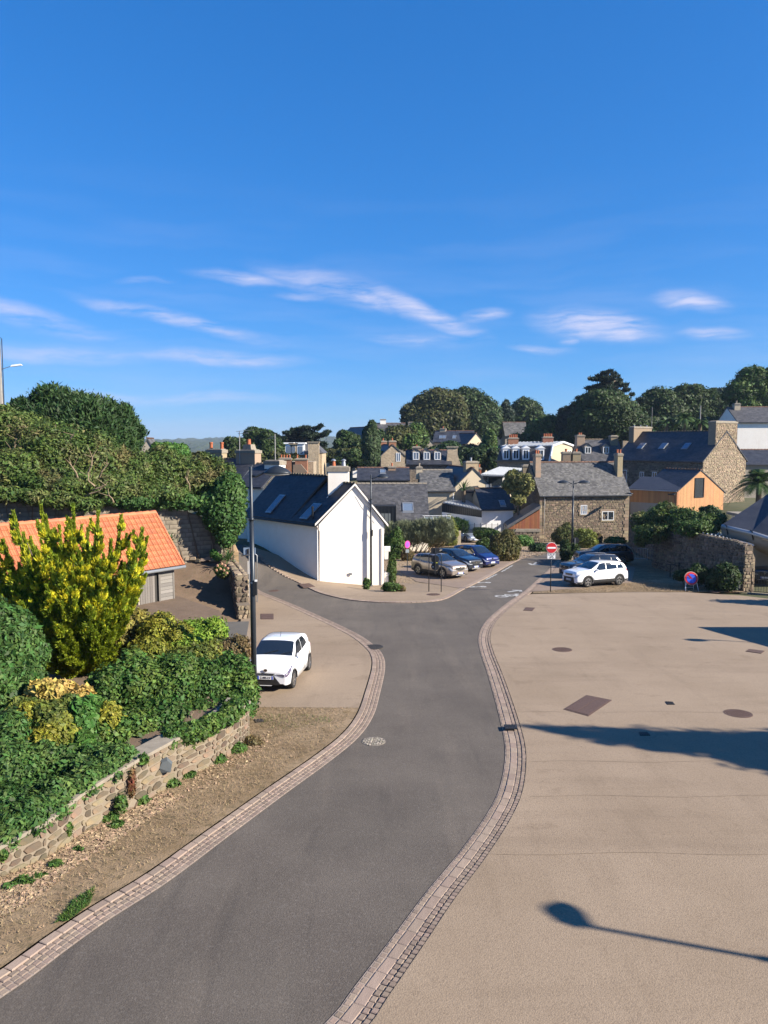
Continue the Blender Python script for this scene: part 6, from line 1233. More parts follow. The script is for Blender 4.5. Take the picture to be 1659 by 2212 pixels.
h, d = gableface('bungalow_wing', 'small grey gabled wing at the left of the bungalow', 907, 956, 157, 5, hL(907, 935, 157, 5), 6, zat(941, 158) - zat(956, 157), render_g, slate_old, ground_z(9, 157), seed=30, sl=(.6, .4))
h, d = gableface('bungalow_wing', 'sunlit cream gable at the right end of the bungalow', 1003, 966, 156, 35, 6.5, 8, zat(935, 158) - zat(964, 156), render_c, slate_dk, ground_z(18, 156), seed=31, sl=(.6, .4))
h, d = frontal('hilltop_house', 'plain grey roofed house among the hill trees', 1091, 1140, 941, 913, 190, 8, render_g, slate_old, seed=32, sl=(.7, .45))
h, d = gableface('small_gabled_house', 'small grey gabled house among trees at the left skyline', 706, 975, 165, -20, 6, 9, zat(959, 166) - zat(977, 165), render_g, slate_old, ground_z(-12, 165), seed=33, sl=(.7, .45))
# manor at the left
mn = empty('manor_house', P(640, 1020, 118), 0, 'tan stone manor with hipped roof, white dormers and a tall stone chimney', 'house'); l0 = mn.location; q = MB()
zE = zat(979, 118) - l0.z; q.box((0, 4, (zE - 4) / 2), (0.1, .1, .1)); q = MB()
x0, x1, xm = P(608, 0, 118).x - l0.x, P(688, 0, 118).x - l0.x, P(651, 0, 118).x - l0.x
q.box(((x0 + xm) / 2, 6, (zE - 4) / 2), (xm - x0, 6, zE + 4), m=0); q.box(((xm + x1) / 2, 4, (zE - 4) / 2), (x1 - xm, 8, zE + 4), m=1); q.build('wall', [sw_b, sw_p], mn)
q = MB(); q.add([(x0 - .2, 2.8, zE), (x1 + .2, 2.8, zE), (x1 + .2, 9, zE), (x0 - .2, 9, zE), (x0 + 1.2, 4.5, zE + 1.6), (x1 - 1.4, 4.5, zE + 1.6), (x1 - 1.4, 7, zE + 1.6), (x0 + 1.2, 7, zE + 1.6)], [(0, 1, 5, 4), (1, 2, 6, 5), (2, 3, 7, 6), (3, 0, 4, 7), (4, 5, 6, 7)]); q.add([(xm, -.1, zE), (x1 + .2, -.1, zE), (x1 - 1.2, 2, zE + 1.5), (xm + 1, 2, zE + 1.5), (x1 + .2, 4, zE), (xm, 4, zE)], [(0, 1, 2, 3), (1, 4, 2), (5, 0, 3)]); q.build('roof', slate, mn)
MB().box((P(669, 0, 117.5).x - l0.x, -.3, (zat(957, 117.5) - l0.z - 4) / 2), (1.7, .8, zat(957, 117.5) - l0.z + 4)).build('chimney', sw_p, mn); MB().box((P(669, 0, 117.5).x - l0.x, -.3, zat(956.5, 117.5) - l0.z + .1), (1.9, 1, .2)).build('chimney_cap', capm, mn)
for px, py, w_, m_ in ((620, 971, 1.1, whitep), (630, 972, 1.0, sw_p), (646, 971, 1.1, whitep)):
    c_ = P(px, py, 117.6) - l0; q = MB(); q.box((c_.x, c_.y + 3, c_.z), (w_, 1.5, 1.7)); q.box((c_.x, c_.y + 3, c_.z + 1), (w_ + .5, 1.9, .22)); dm = q.build('dormer', m_, mn); MB().box((c_.x, c_.y + 2.22, c_.z - .1), (w_ * .6, .05, 1.2)).build('dormer_pane', glassb, dm)
for px in (618, 631): window(mn, Matrix.Translation((P(px, 0, 118).x - l0.x, 2.98, zE - 1.5)) @ Matrix(((1, 0, 0, 0), (0, 0, -1, 0), (0, 1, 0, 0), (0, 0, 0, 1))), .8, 1.7, gm=glassb)
st_ = empty('chimney_stack_building', P(624, 1003, 92), 0, 'hidden roof with two brick chimney stacks in front of the manor', 'building'); l0 = st_.location
q = MB(); q.box((.5, 2.5, -1.2), (5, 4, 3)); q.build('wall', sw_b, st_); chimney(st_, P(604.5, 0, 92).x - l0.x, 0, -2, zat(993, 92) - l0.z, 1.5, .8, brick, capm, 4, potr=.1, poth=.35); chimney(st_, P(641, 0, 92).x - l0.x, 0, -2, zat(994, 92) - l0.z, 1.5, .8, brick, capm, 2, potr=.1, poth=.4)
q = MB(); q.slab([P(633, 1004, 88) - l0, P(650, 1003, 88) - l0, P(664, 1020, 88) - l0, P(633, 1030, 88) - l0], (0, .5, 0)); q.build('gable_end', stone_lt, st_)
# mansard house
mh = empty('mansard_house', P(1073, 1010, 112), 0, 'mansard roofed house with white dormers, pale zinc top and two brick chimneys', 'house'); l0 = mh.location
def q3(px, py, Y): return P(px, py, Y) - l0
YL, YR_ = 113, 110; q = MB()
q.slab([q3(1074, 1100, YL), q3(1186, 1100, YR_), q3(1186, 996, YR_), q3(1074, 995, YL)], (0, .3, 0)); q.build('wall', sw_b, mh)
q = MB(); q.add([q3(1073, 995, YL - .2), q3(1185, 997, YR_ - .2), q3(1192, 964, YR_ + 1.4), q3(1081, 965.5, YL + 1.4), q3(1073, 995, YL + 7), q3(1081, 965.5, YL + 5.5)], [(0, 1, 2, 3), (4, 0, 3, 5)]); q.build('mansard_roof', slate, mh)
q = MB(); q.slab([q3(1081, 965.5, YL + 1.2), q3(1193, 963.5, YR_ + 1.2), q3(1216, 955, YR_ + 6), q3(1105, 956.5, YL + 6)], (0, 0, .12)); zt = q.build('zinc_roof', zincl, mh)
for i in range(14):
    a, c = q3(1081, 965.5, YL + 1.2).lerp(q3(1193, 963.5, YR_ + 1.2), (i + .5) / 14), q3(1105, 956.5, YL + 6).lerp(q3(1216, 955, YR_ + 6), (i + .5) / 14); MB().tube([a + Vector((0, 0, .16)), c + Vector((0, 0, .16))], .04, 5).build('roof_seam', zincl, zt)
g_ = [q3(1185, 1002, YR_), q3(1240, 1002, YR_ + 4), q3(1242, 978, YR_ + 4), q3(1238, 963, YR_ + 3.8), q3(1216, 955, YR_ + 2), q3(1193, 963.5, YR_ + .4)]; q = MB(); q.slab(g_, (.1, .3, 0)); ge = q.build('gable_wall', render_c, mh)
for i in range(1, 5): MB().tube([g_[(i + 1) % 6] + Vector((0, -.2, 0)), g_[(i + 2) % 6] + Vector((0, -.2, 0))] if i < 4 else [g_[5] + Vector((0, -.2, 0)), g_[0] + Vector((0, -.2, 0))], .16, 6).build('verge_board', whitep, mh)
for px in (1093.5, 1114.5, 1136, 1168):
    c_ = q3(px, 981, YL - .6 - (px - 1093) * .027); q = MB(); q.box((c_.x, c_.y + .6, c_.z), (1.0, 1.4, 1.7)); q.add([(c_.x - .7, c_.y - .2, c_.z + .85), (c_.x + .7, c_.y - .2, c_.z + .85), (c_.x, c_.y - .2, c_.z + 1.3), (c_.x - .7, c_.y + 1, c_.z + .85), (c_.x + .7, c_.y + 1, c_.z + .85), (c_.x, c_.y + 1, c_.z + 1.3)], [(0, 1, 2), (0, 2, 5, 3), (1, 4, 5, 2), (0, 3, 4, 1)]); dm = q.build('dormer', whitep, mh)
    for s in (-.19, .19): MB().box((c_.x + s, c_.y - .11, c_.z - .05), (.26, .04, 1.2)).build('dormer_pane', glass, dm)
for px0, px1, pyt, pyb in ((1097, 1119, 948, 960), (1171.5, 1194, 946, 958)):
    ct = q3((px0 + px1) / 2, pyb, YL + 3); chimney(mh, ct.x, ct.y, ct.z - .3, zat(pyt, YL + 3) - l0.z, (px1 - px0) * 115 / FPX, .8, brick, capm, 5, potr=.1, poth=.45, ch=.14)
window(mh, Matrix.Translation(q3(1229, 987, YR_ + 3.0)) @ Matrix.Rotation(R(36), 4, 'Z') @ Matrix(((1, 0, 0, 0), (0, 0, -1, 0), (0, 1, 0, 0), (0, 0, 0, 1))), 1.0, 1.9, mull=1, cross=1, gm=glass)
q = MB(); q.slab([q3(1070, 997, YL - .3), q3(1187, 998.5, YR_ - .3), q3(1187, 996, YR_ - .3), q3(1070, 994.5, YL - .3)], (0, .3, 0)); q.build('cornice', stone_lt, mh)
# white house with corrugated pale roof and zinc screen
wh = empty('metal_roofed_house', P(1040, 1046, 90), 0, 'small white house with a pale ribbed metal roof and yellowish side wall', 'house'); l0 = wh.location
q = MB(); q.slab([q3(1040, 1085, 90), q3(1091, 1085, 90), q3(1091, 1028, 90), q3(1040, 1027, 90)], (0, .2, 0), 0); q.slab([q3(1091, 1090, 90), q3(1146, 1090, 93), q3(1132, 1016, 93), q3(1091, 1028, 90)], (0, .2, 0), 1); q.build('wall', [render_w, render_c], wh)
q = MB(); rf = [q3(1037, 1027, 89.6), q3(1093, 1029, 89.6), q3(1131, 1014, 94), q3(1078, 1010.5, 94.5)]; q.slab(rf, (0, 0, .12)); rr_ = q.build('roof', zincl, wh)
for i in range(16): a, c = rf[0].lerp(rf[1], (i + .5) / 16), rf[3].lerp(rf[2], (i + .5) / 16); MB().tube([a + Vector((0, 0, .14)), c + Vector((0, 0, .14))], .05, 5).build('roof_rib', zincl, rr_)
c_ = q3(1136.5, 1030, 92); chimney(wh, c_.x, c_.y, c_.z - .5, zat(1008, 92) - l0.z, .95, .8, stone_lt, capm, 0)
q = MB(); q.box(tuple(q3(1070, 1037, 89.8)), (1.7, .2, 1.2)); q.build('window', glass, wh); MB().box(tuple(q3(1069, 1029.5, 89.3)), (1.9, .7, .12)).build('awning', anth, wh); MB().box(tuple(q3(1048, 1033, 89.8)), (.5, .15, .45)).build('window', glass, wh)
zs = empty('zinc_balcony_screen', P(1029, 1072, 89.5), 0, 'terrace screen of wide pale blue metal sheets before the metal roofed house', 'screen'); l0 = zs.location
for i in range(6): a, c = q3(1029 + i * 5.4, 1071 + i * .4, 89.5), q3(1034 + i * 5.4, 1044 + i * .2, 89.5); MB().box(((a.x + c.x) / 2, (i % 2) * .06, (a.z + c.z) / 2), (c.x - a.x, .05, c.z - a.z)).build('metal_sheet', zincl, zs)
for i in range(3): a, c = q3(1064 + i * 7, 1058, 89.7), q3(1070.5 + i * 7, 1044, 89.7); MB().box(((a.x + c.x) / 2, .4, (a.z + c.z) / 2), (c.x - a.x, .05, c.z - a.z)).build('metal_sheet', zincl, zs)
for px in (1030, 1041, 1050, 1060): MB().tube([q3(px, 1045, 89.5), q3(px, 1105, 89.5)], .05, 6).build('steel_post', zinc, zs)
MB().box(tuple(q3(1046, 1073.5, 89.8)), (2.2, 1.4, .12)).build('terrace_floor', anth, zs)
q = MB(); q.tube([q3(1022, 1054, 88.8), q3(1022, 1110, 88.8)], .04, 6); q.tube([q3(1010, 1054, 88.8), q3(1032, 1055, 88.8)], .025, 5); q.build('aerial', MATS['grey_mast'], zs)
h, d = frontal('shuttered_house', 'small grey house with white shutters between the cream gable and the metal roofed house', 1004, 1040, 1036, 1019, 95, 5, render_g, slate, seed=35)
for px in (1010, 1017): MB().box((ux(1004, px, 95), -.04, d['he'] - .95), (.42, .05, 1.4)).build('shutter', whitep, h)
chimney(h, 2.2, 2.5, d['he'] + .6, zat(1014, 97) - h.location.z, .5, .5, terra, capm, 1)
frontal('slate_annexe', 'low dark slate annexe roof under the shuttered house', 1000, 1035, 1062, 1046, 88, 4, render_g, slate_dk, seed=36)
# zinc clad shed
zc_ = empty('zinc_clad_building', P(955, 1118, 85), 0, 'low building clad in dark standing seam metal with pale zinc roof', 'building'); l0 = zc_.location
T = [q3(955, 1087, 85), q3(1041, 1103, 82.5), q3(1041, 1118, 82.5), q3(955, 1106, 85)]; n = 21; q = MB(); q.slab([T[3] - Vector((0, 0, 2)), T[2] - Vector((0, 0, 2)), T[2], T[3]], (0, .3, 0)); q.build('wall', render_w, zc_)
for i in range(n):
    a, b_ = i / n, (i + .9) / n; MB().slab([T[3].lerp(T[2], a), T[3].lerp(T[2], b_), T[0].lerp(T[1], b_), T[0].lerp(T[1], a)], (0, .08, 0)).build('cladding_panel', anth, zc_)
q = MB(); q.slab([T[3] + Vector((0, .1, 0)), T[2] + Vector((0, .1, 0)), T[1] + Vector((0, .1, 0)), T[0] + Vector((0, .1, 0))], (0, .2, 0)); q.build('backing', blk, zc_)
rf = [q3(957, 1086.5, 85.2), q3(1040, 1102.5, 82.7), q3(1012, 1083, 87.4), q3(970, 1082, 87.4)]; MB().slab(rf, (0, 0, .1)).build('roof', zincl, zc_)
for i in range(12): a, c = rf[0].lerp(rf[1], (i + .5) / 12), rf[3].lerp(rf[2], (i + .5) / 12); MB().tube([a + Vector((0, 0, .13)), c + Vector((0, 0, .13))], .035, 5).build('roof_seam', zinc, zc_)
# dark roofed white annexe
h, d = frontal('white_annexe', 'white walled annexe with very dark slate roof and one skylight left of the stone house', 1042, 1111, 1099, 1057, 84, 5.5, mat('blueish_white_render', (.58, .57, .56), (.64, .63, .62), scale=2, rough=.9), slate_dk, rot=8, seed=38, end_wm=render_c, sl=(.3, .2))
skylight(h, d, 2.6, .18, .6, .8)
# behind the stone house
h, d = frontal('dormered_house', 'slate house with two small dormers behind the stone house chimneys', 1262, 1352, 1000, 951, 104, 8, sw_b, slate, seed=39, sl=(.4, .25), ridge=ridge_g)
chimney(h, .3, 3.5, d['he'] + 1.5, zat(943, 107) - h.location.z, 1.1, 1.3, stone_lt, capm, 2, potr=.12, poth=.3); chimney(h, ux(1262, 1339, 106), 3.5, d['he'] + 1.5, zat(944, 107) - h.location.z, 1.0, 1.3, stone_lt, capm, 0)
for px in (1276, 1315): dormer(h, d, ux(1262, px, 105), 1.0, 1.0, .35, wm=render_g, rm=slate, gm=glass)
stc = empty('chimney_pair_building', P(1256, 1003, 93), 0, 'hidden roof carrying two stone chimneys just behind the stone house ridge', 'building'); l0 = stc.location
MB().box((0, 2, -1.5), (4, 3, 3)).build('roof', slate, stc)
for px in (1245, 1268): chimney(stc, P(px, 0, 93).x - l0.x, 0, -1.5, zat(980, 93) - l0.z, 1.0, .9, stone_lt, capm, 1, potr=.15, poth=.35)
wt = empty('boundary_wall', P(1348, 966, 112), 0, 'old stone wall stretch left of the long stone house chimney', 'wall'); l0 = wt.location; MB().slab([q3(1346, 990, 112), q3(1376, 990, 112), q3(1376, 953, 112), q3(1346, 952, 112)], (0, .5, 0)).build('wall', sw_b, wt)
# white house top right
h, d = frontal('white_hill_house', 'white house with slate roof at the upper right edge', 1592, 1700, 912, 881, 116, 9, render_w, slate, seed=40, rot=-4, sl=(.4, .25))
chimney(h, 1.2, 4.0, d['he'] + 1.0, zat(874, 119) - h.location.z, .9, 1.1, render_c, capm, 1, pot=capm)
z_ = 0
for i in range(7): MB().box((-.02, .2, d['he'] - 1.0 - i * .75), (.35, .3, .35)).build('quoin', stone_dk, h)
frontal('slate_lean_to', 'dark slate lean-to roof under the white hill house', 1600, 1700, 1003, 973, 102, 7, render_g, slate_dk, seed=41)
fh = gableface('far_left_house', 'steep grey slate roof peeping over the tangled hedge at the left', 297, 985, 85, 10, 2.2, 5, 1.9, render_g, slate_old, ground_z(-27, 85) + 3, seed=43)
# white sloping canopy and wall by the left trees
cn = empty('white_boundary_wall', P(763, 1028, 106), 0, 'white boundary wall with sloping sunlit top beside the tall tree', 'wall'); l0 = cn.location
MB().slab([q3(762, 1032, 106), q3(800, 1032, 106), q3(800, 1010, 106), q3(762, 1018, 106)], (0, .3, 0)).build('wall', render_w, cn); MB().slab([q3(772, 1018, 105.5), q3(803, 1018, 107), q3(804, 1000, 109), q3(795, 1003, 109)], (0, .3, 0)).build('coping', render_w, cn)
# --- dark eave with heavy gutter at the right edge (stands behind the stone boundary wall)
ev = empty('corner_roof_building', P(1660, 1190, 51), 0, 'shaded slate roof at the right edge ending in a heavy zinc gutter and curved cornice', 'building'); l0 = ev.location
g0, g1_, g2_ = q3(1559, 1137, 51), q3(1625, 1152, 49.5), q3(1720, 1182, 47); q = MB(); q.tube([g0, g0.lerp(g1_, .5), g1_, g2_], .15, 12); q.build('gutter', zinc, ev, smooth=True)
for t in (.12, .95): c_ = g0.lerp(g1_, t * 1.0) + Vector((0, 0, 0)); MB().tube([c_ + Vector((-.02, 0, .19)), c_ + Vector((0, -.22, .1)), c_ + Vector((.02, -.19, -.15)), c_ + Vector((.3, .1, -.65)), c_ + Vector((.9, .25, -1.1))], .045, 6).build('gutter_bracket', anth, ev)
sec = [(0, -.16), (.06, -.45), (.25, -.85), (.6, -1.2), (1.15, -1.5), (1.9, -1.65)]; q = MB(); V = []
for p in (g0 + Vector((0, .1, 0)), g1_ + Vector((0, .1, 0)), g2_ + Vector((0, .1, 0))):
    for a, z in sec: V.append(p + Vector((a * 1.0, a * .35, z)))
n = len(sec); q.add(V, [(j * n + i, (j + 1) * n + i, (j + 1) * n + i + 1, j * n + i + 1) for j in range(2) for i in range(n - 1)]); q.build('cornice', render_g, ev, smooth=True)
rf = [g0 + Vector((.05, .1, .1)), g1_ + Vector((.05, .1, .1)), g2_ + Vector((.05, .1, .1)), q3(1760, 1005, 52), q3(1715, 1030, 53), q3(1640, 1108, 53)]
q = MB(); q.add([rf[0], rf[1], rf[4], rf[5]], [(0, 1, 2, 3)]); q.add([rf[1], rf[2], rf[3], rf[4]], [(0, 1, 2, 3)]); q.add([rf[0], rf[5], rf[5] + Vector((0, 4, -3))], [(0, 1, 2)]); rfo = q.build('roof', slate_dk, ev)
slates(rfo, rf[0], rf[1] - rf[0], rf[5] - rf[0], (rf[1] - rf[0]).length * .98, (rf[5] - rf[0]).length, slate_dk, .3, .2, 4); slates(rfo, rf[1], rf[2] - rf[1], rf[4] - rf[1], (rf[2] - rf[1]).length, (rf[4] - rf[1]).length, slate_dk, .3, .2, 5)
for px, py in ((1645, 1128), (1651, 1112)): MB().tube([q3(px, py, 52), q3(px - 2, py + 7, 51.6)], .04, 5).build('roof_hook', zinc, ev)
q = MB(); q.box((4.6, 1.5, -.8), (4, 3, 6)); q.build('wall', render_g, ev)
# striped canopy roof behind the stone wall and small flat roofed white hut
cy = empty('ribbed_canopy', P(1560, 1150, 49), 0, 'low ribbed canopy roof just behind the stone boundary wall', 'canopy'); l0 = cy.location
cs = [q3(1498, 1149, 52), q3(1632, 1182, 46.5), q3(1600, 1172, 52.5), q3(1530, 1144, 56)]; MB().slab(cs, (0, 0, .05)).build('roof', blk, cy)
for i in range(15): a, c = cs[0].lerp(cs[1], (i + .5) / 15), cs[3].lerp(cs[2], (i + .5) / 15); MB().tube([a + Vector((0, 0, .09)), c + Vector((0, 0, .09))], .06, 5).build('roof_rib', zincl, cy)
hu = empty('white_hut', P(1612, 1125, 62), 0, 'little flat roofed white hut beside the palm', 'hut'); l0 = hu.location; a, c = q3(1604, 1140, 62), q3(1650, 1116, 62); MB().box(((a.x + c.x) / 2, 1, (a.z + c.z) / 2), (c.x - a.x, 2, c.z - a.z)).build('wall', render_w, hu); MB().box(((a.x + c.x) / 2 - .1, .8, c.z + .12), (c.x - a.x + .6, 2.8, .22)).build('flat_roof', capm, hu)
# low house outside the frame that throws the pointed shadows on the plaza
t = G(1525, 1357) - SH * (3.6 / TE); oo = empty('low_house', (t.x, t.y - 5.1, ground_z(t.x, t.y)), 0, 'low house just outside the right edge whose roof throws pointed shadows on the plaza', 'house')
q = MB(); q.add([(0, 0, 0), (8, 0, 0), (8, 4.6, 0), (0, 4.6, 0), (0, 0, 2.9), (8, 0, 2.9), (8, 4.6, 2.9), (0, 4.6, 2.9)], [(0, 1, 5, 4), (1, 2, 6, 5), (2, 3, 7, 6), (3, 0, 4, 7)]); q.build('wall', render_w, oo)
q = MB(); q.slab([(-.3, -.3, 2.8), (8.3, -.3, 2.8), (8.3, 5.1, 3.5), (-.3, 5.1, 3.5)], (0, 0, .12)); q.build('roof', slate, oo)
t = G(1582, 1303) - SH * (3.2 / TE); oo = shrub('garden_bush', 'round garden bush outside the right edge shading the far plaza corner', 'bush', [(t.x + 1.2, t.y, ground_z(t.x, t.y) + 1.9, 1.6, 1.2, 1.5), (t.x + 2.8, t.y - .3, ground_z(t.x, t.y) + 1.8, 1.6, 1.3, 1.5)], 4000, .2, L_tree, seed=90)
# ---------------------------------------------------------------- boundary wall at the right
def bwall():
    pts = [(1358, 1172, 1113), (1372, 1192, 1150), (1408, 1210, 1154), (1412, 1226, 1148), (1500, 1252, 1155), (1540, 1262, 1163), (1580, 1271, 1171), (1604, 1278, 1180)]
    Gs = [G(x, y) for x, y, _ in pts]; tops = [P(x, t, g_.y).z for (x, y, t), g_ in zip(pts, Gs)]; root = empty('boundary_wall', Gs[4], 0, 'long rubble boundary wall in shade behind the portable sign, with shrubs on top', 'wall'); o = root.location
    for i in range(len(pts) - 1):
        a, c = Gs[i] - o, Gs[i + 1] - o; ta, tc_ = tops[i] - o.z, tops[i + 1] - o.z; Uh = Vector((c.x - a.x, c.y - a.y, 0)); Lh = Uh.length; Uh.normalize(); Nn = Vector((Uh.y, -Uh.x, 0)); 
        if Nn.x > 0: Nn = -Nn
        q = MB(); q.slab([Vector((a.x, a.y, a.z - .3)), Vector((c.x, c.y, c.z - .3)), Vector((c.x, c.y, tc_)), Vector((a.x, a.y, ta))], -Nn * .55); q.build('mortar_core', jointdk, root)
        sl_ = (c - a) / Lh
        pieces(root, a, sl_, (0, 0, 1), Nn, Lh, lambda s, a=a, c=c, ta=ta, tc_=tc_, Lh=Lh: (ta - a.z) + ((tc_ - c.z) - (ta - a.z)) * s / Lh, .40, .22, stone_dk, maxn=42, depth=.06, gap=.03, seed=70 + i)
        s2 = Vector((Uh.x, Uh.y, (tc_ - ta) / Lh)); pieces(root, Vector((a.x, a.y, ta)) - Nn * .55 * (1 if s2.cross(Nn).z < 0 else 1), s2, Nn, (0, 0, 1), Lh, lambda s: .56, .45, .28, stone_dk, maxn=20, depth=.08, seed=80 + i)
    # sunlit end of the wall
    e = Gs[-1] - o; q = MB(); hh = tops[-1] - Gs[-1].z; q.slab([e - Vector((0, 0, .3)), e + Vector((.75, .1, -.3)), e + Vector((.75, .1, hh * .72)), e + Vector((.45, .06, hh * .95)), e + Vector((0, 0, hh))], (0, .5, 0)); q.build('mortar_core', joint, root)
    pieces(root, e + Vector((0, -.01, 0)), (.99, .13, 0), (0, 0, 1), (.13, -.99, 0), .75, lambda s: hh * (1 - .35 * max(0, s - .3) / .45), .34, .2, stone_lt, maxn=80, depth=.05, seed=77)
    q = MB(); q.box(tuple(e + Vector((-.45, -.25, .55))), (.28, .15, .55)); q.build('meter_box', mat('grey_box', (.16, .16, .17), rough=.6), root)
bwall()
for nm, lab, bs, n, m_, sd_ in (('shrub', 'dark spreading shrub on the left half of the boundary wall', [bl(1395, 1128, 60, 30, 22), bl(1430, 1120, 58, 34, 26), bl(1412, 1152, 56, 34, 18), bl(1385, 1165, 58, 14, 16)], 12000, L_olive, 1), ('shrub', 'bright green shrub on the boundary wall below the orange barn', [bl(1480, 1124, 56, 36, 24), bl(1525, 1132, 54, 34, 22), bl(1500, 1142, 52, 40, 16)], 14000, L_tree3, 2),
                                  ('shrub', 'small dark rounded bush against the orange barn', [bl(1535, 1108, 60, 20, 12)], 2600, L_dkgrn, 3), ('shrub', 'dark shrub at the foot of the boundary wall near its end', [bl(1568, 1248, 45.6, 24, 26), bl(1545, 1255, 46, 20, 20)], 8000, L_tree, 4), ('shrub', 'low dark shrub behind the portable sign', [bl(1508, 1240, 46.8, 20, 18), bl(1472, 1243, 47.5, 14, 10)], 5000, L_tree, 5)):
    shrub(nm, lab, 'shrub', bs, n, .16, m_, k=10, fr=.32, seed=sd_, jag=.4, base=P(bs[0] and 829, 1275, 50).z if sd_ > 3 else bs[0][2] - 1.4)
# ---------------------------------------------------------------- trees, left to right
tree('skyline_tree', 'small dark tree at the left end of the skyline group', [bl(505, 968, 120, 17, 22), bl(520, 975, 120, 14, 18)], 6000, .5, L_tree, seed=1, base=-8, cat='tree')
tree('skyline_tree', 'open crowned tree behind the aerial on the left skyline', [bl(548, 940, 135, 19, 14), bl(545, 958, 135, 15, 20), bl(560, 936, 135, 10, 8)], 7000, .5, L_tree, seed=2, base=-9, core=.6, jag=.4)
tree('skyline_tree', 'bushy dark tree between the aerials', [bl(585, 968, 130, 28, 26), bl(600, 985, 128, 26, 22), bl(575, 985, 126, 18, 22)], 11000, .5, L_tree, seed=3, base=-8)
def cedar(name, label, px0, py0, tiers, Y, seed, m, tr=.5, base=None, n=900, ll=.6):
    r = random.Random(seed); c = P(px0, py0, Y); zb = base if base is not None else ground_z(c.x, Y); o = Vector((c.x, Y, zb)); root = empty(name, o, 0, label, 'tree'); mb = MB(); bs = []
    top = max(P(x, y, Y).z for x, y, *_ in tiers) - zb
    mb.tube([(0, 0, 0), (.2, 0, top * .5), (0, 0, top * .95)], [tr, tr * .6, tr * .15], 7)
    for x, y, rx in tiers:
        p = P(x, y, Y + r.uniform(-2, 2)) - o; k = rx * Y / FPX; nb = 4
        bs += [(p.x + r.uniform(-.5, .5) * k, p.y + r.uniform(-.6, .6) * k, p.z + r.uniform(-.1, .25) * k, k * r.uniform(.4, .7), k * r.uniform(.4, .7), k * r.uniform(.13, .26)) for _ in range(nb)]
        mb.tube([(0, 0, max(.5, p.z - k * .7)), (p.x * .6, p.y * .6, p.z - k * .3), tuple(p)], [tr * .4, tr * .25, .06], 5)
    leafmesh('crown', bs, n * len(tiers), ll, m, root, seed, core=.55, lift=.5, wd=.35, jag=.5); mb.build('trunk', bark, root); return root
cedar('cypress_tree', 'dark ragged cypress with spreading flat branches above the manor', 655, 985, [(596, 942, 9), (608, 948, 12), (622, 935, 14), (640, 930, 16), (655, 926, 15), (640, 942, 20), (662, 940, 20), (625, 950, 18), (685, 926, 10), (693, 920, 7), (706, 934, 9), (700, 940, 10), (678, 945, 20), (650, 958, 24), (620, 965, 22), (690, 960, 17), (692, 975, 15), (660, 975, 24), (690, 990, 14), (636, 975, 20)], 150, 4, L_cyp, base=-10, n=1100)
tree('skyline_tree', 'greener tree left of the manor', [bl(600, 1000, 112, 18, 26), bl(585, 1003, 112, 12, 16)], 6500, .45, L_tree2, seed=5, base=-8)
tree('skyline_tree', 'broad dark tree right of the small grey house', [bl(752, 958, 142, 24, 24), bl(738, 968, 141, 16, 18), bl(775, 968, 140, 12, 16)], 10000, .5, L_tree, seed=6, base=-6)
tree('tall_tree', 'tall slim tree standing before the hill house wing', [bl(800, 955, 108, 18, 32), bl(802, 985, 108, 18, 24), bl(795, 938, 108, 12, 14)], 14000, .35, leafmat('poplar_leaf', (.045, .08, .03), (.075, .115, .045), .5), seed=7, base=-5, tr=.25)
def treecol(defs, grp=None):
    for i, (nm, lab, bs, n, ll, m_, kw) in enumerate(defs):
        kw = dict(kw); kw['k'] = int(kw.get('k', 9) * 1.7); kw['fr'] = kw.get('fr', .36) * .8; tree(nm, lab, bs, int(n * 1.25), ll, m_, seed=100 + i, core=.6, jag=.5, **kw)
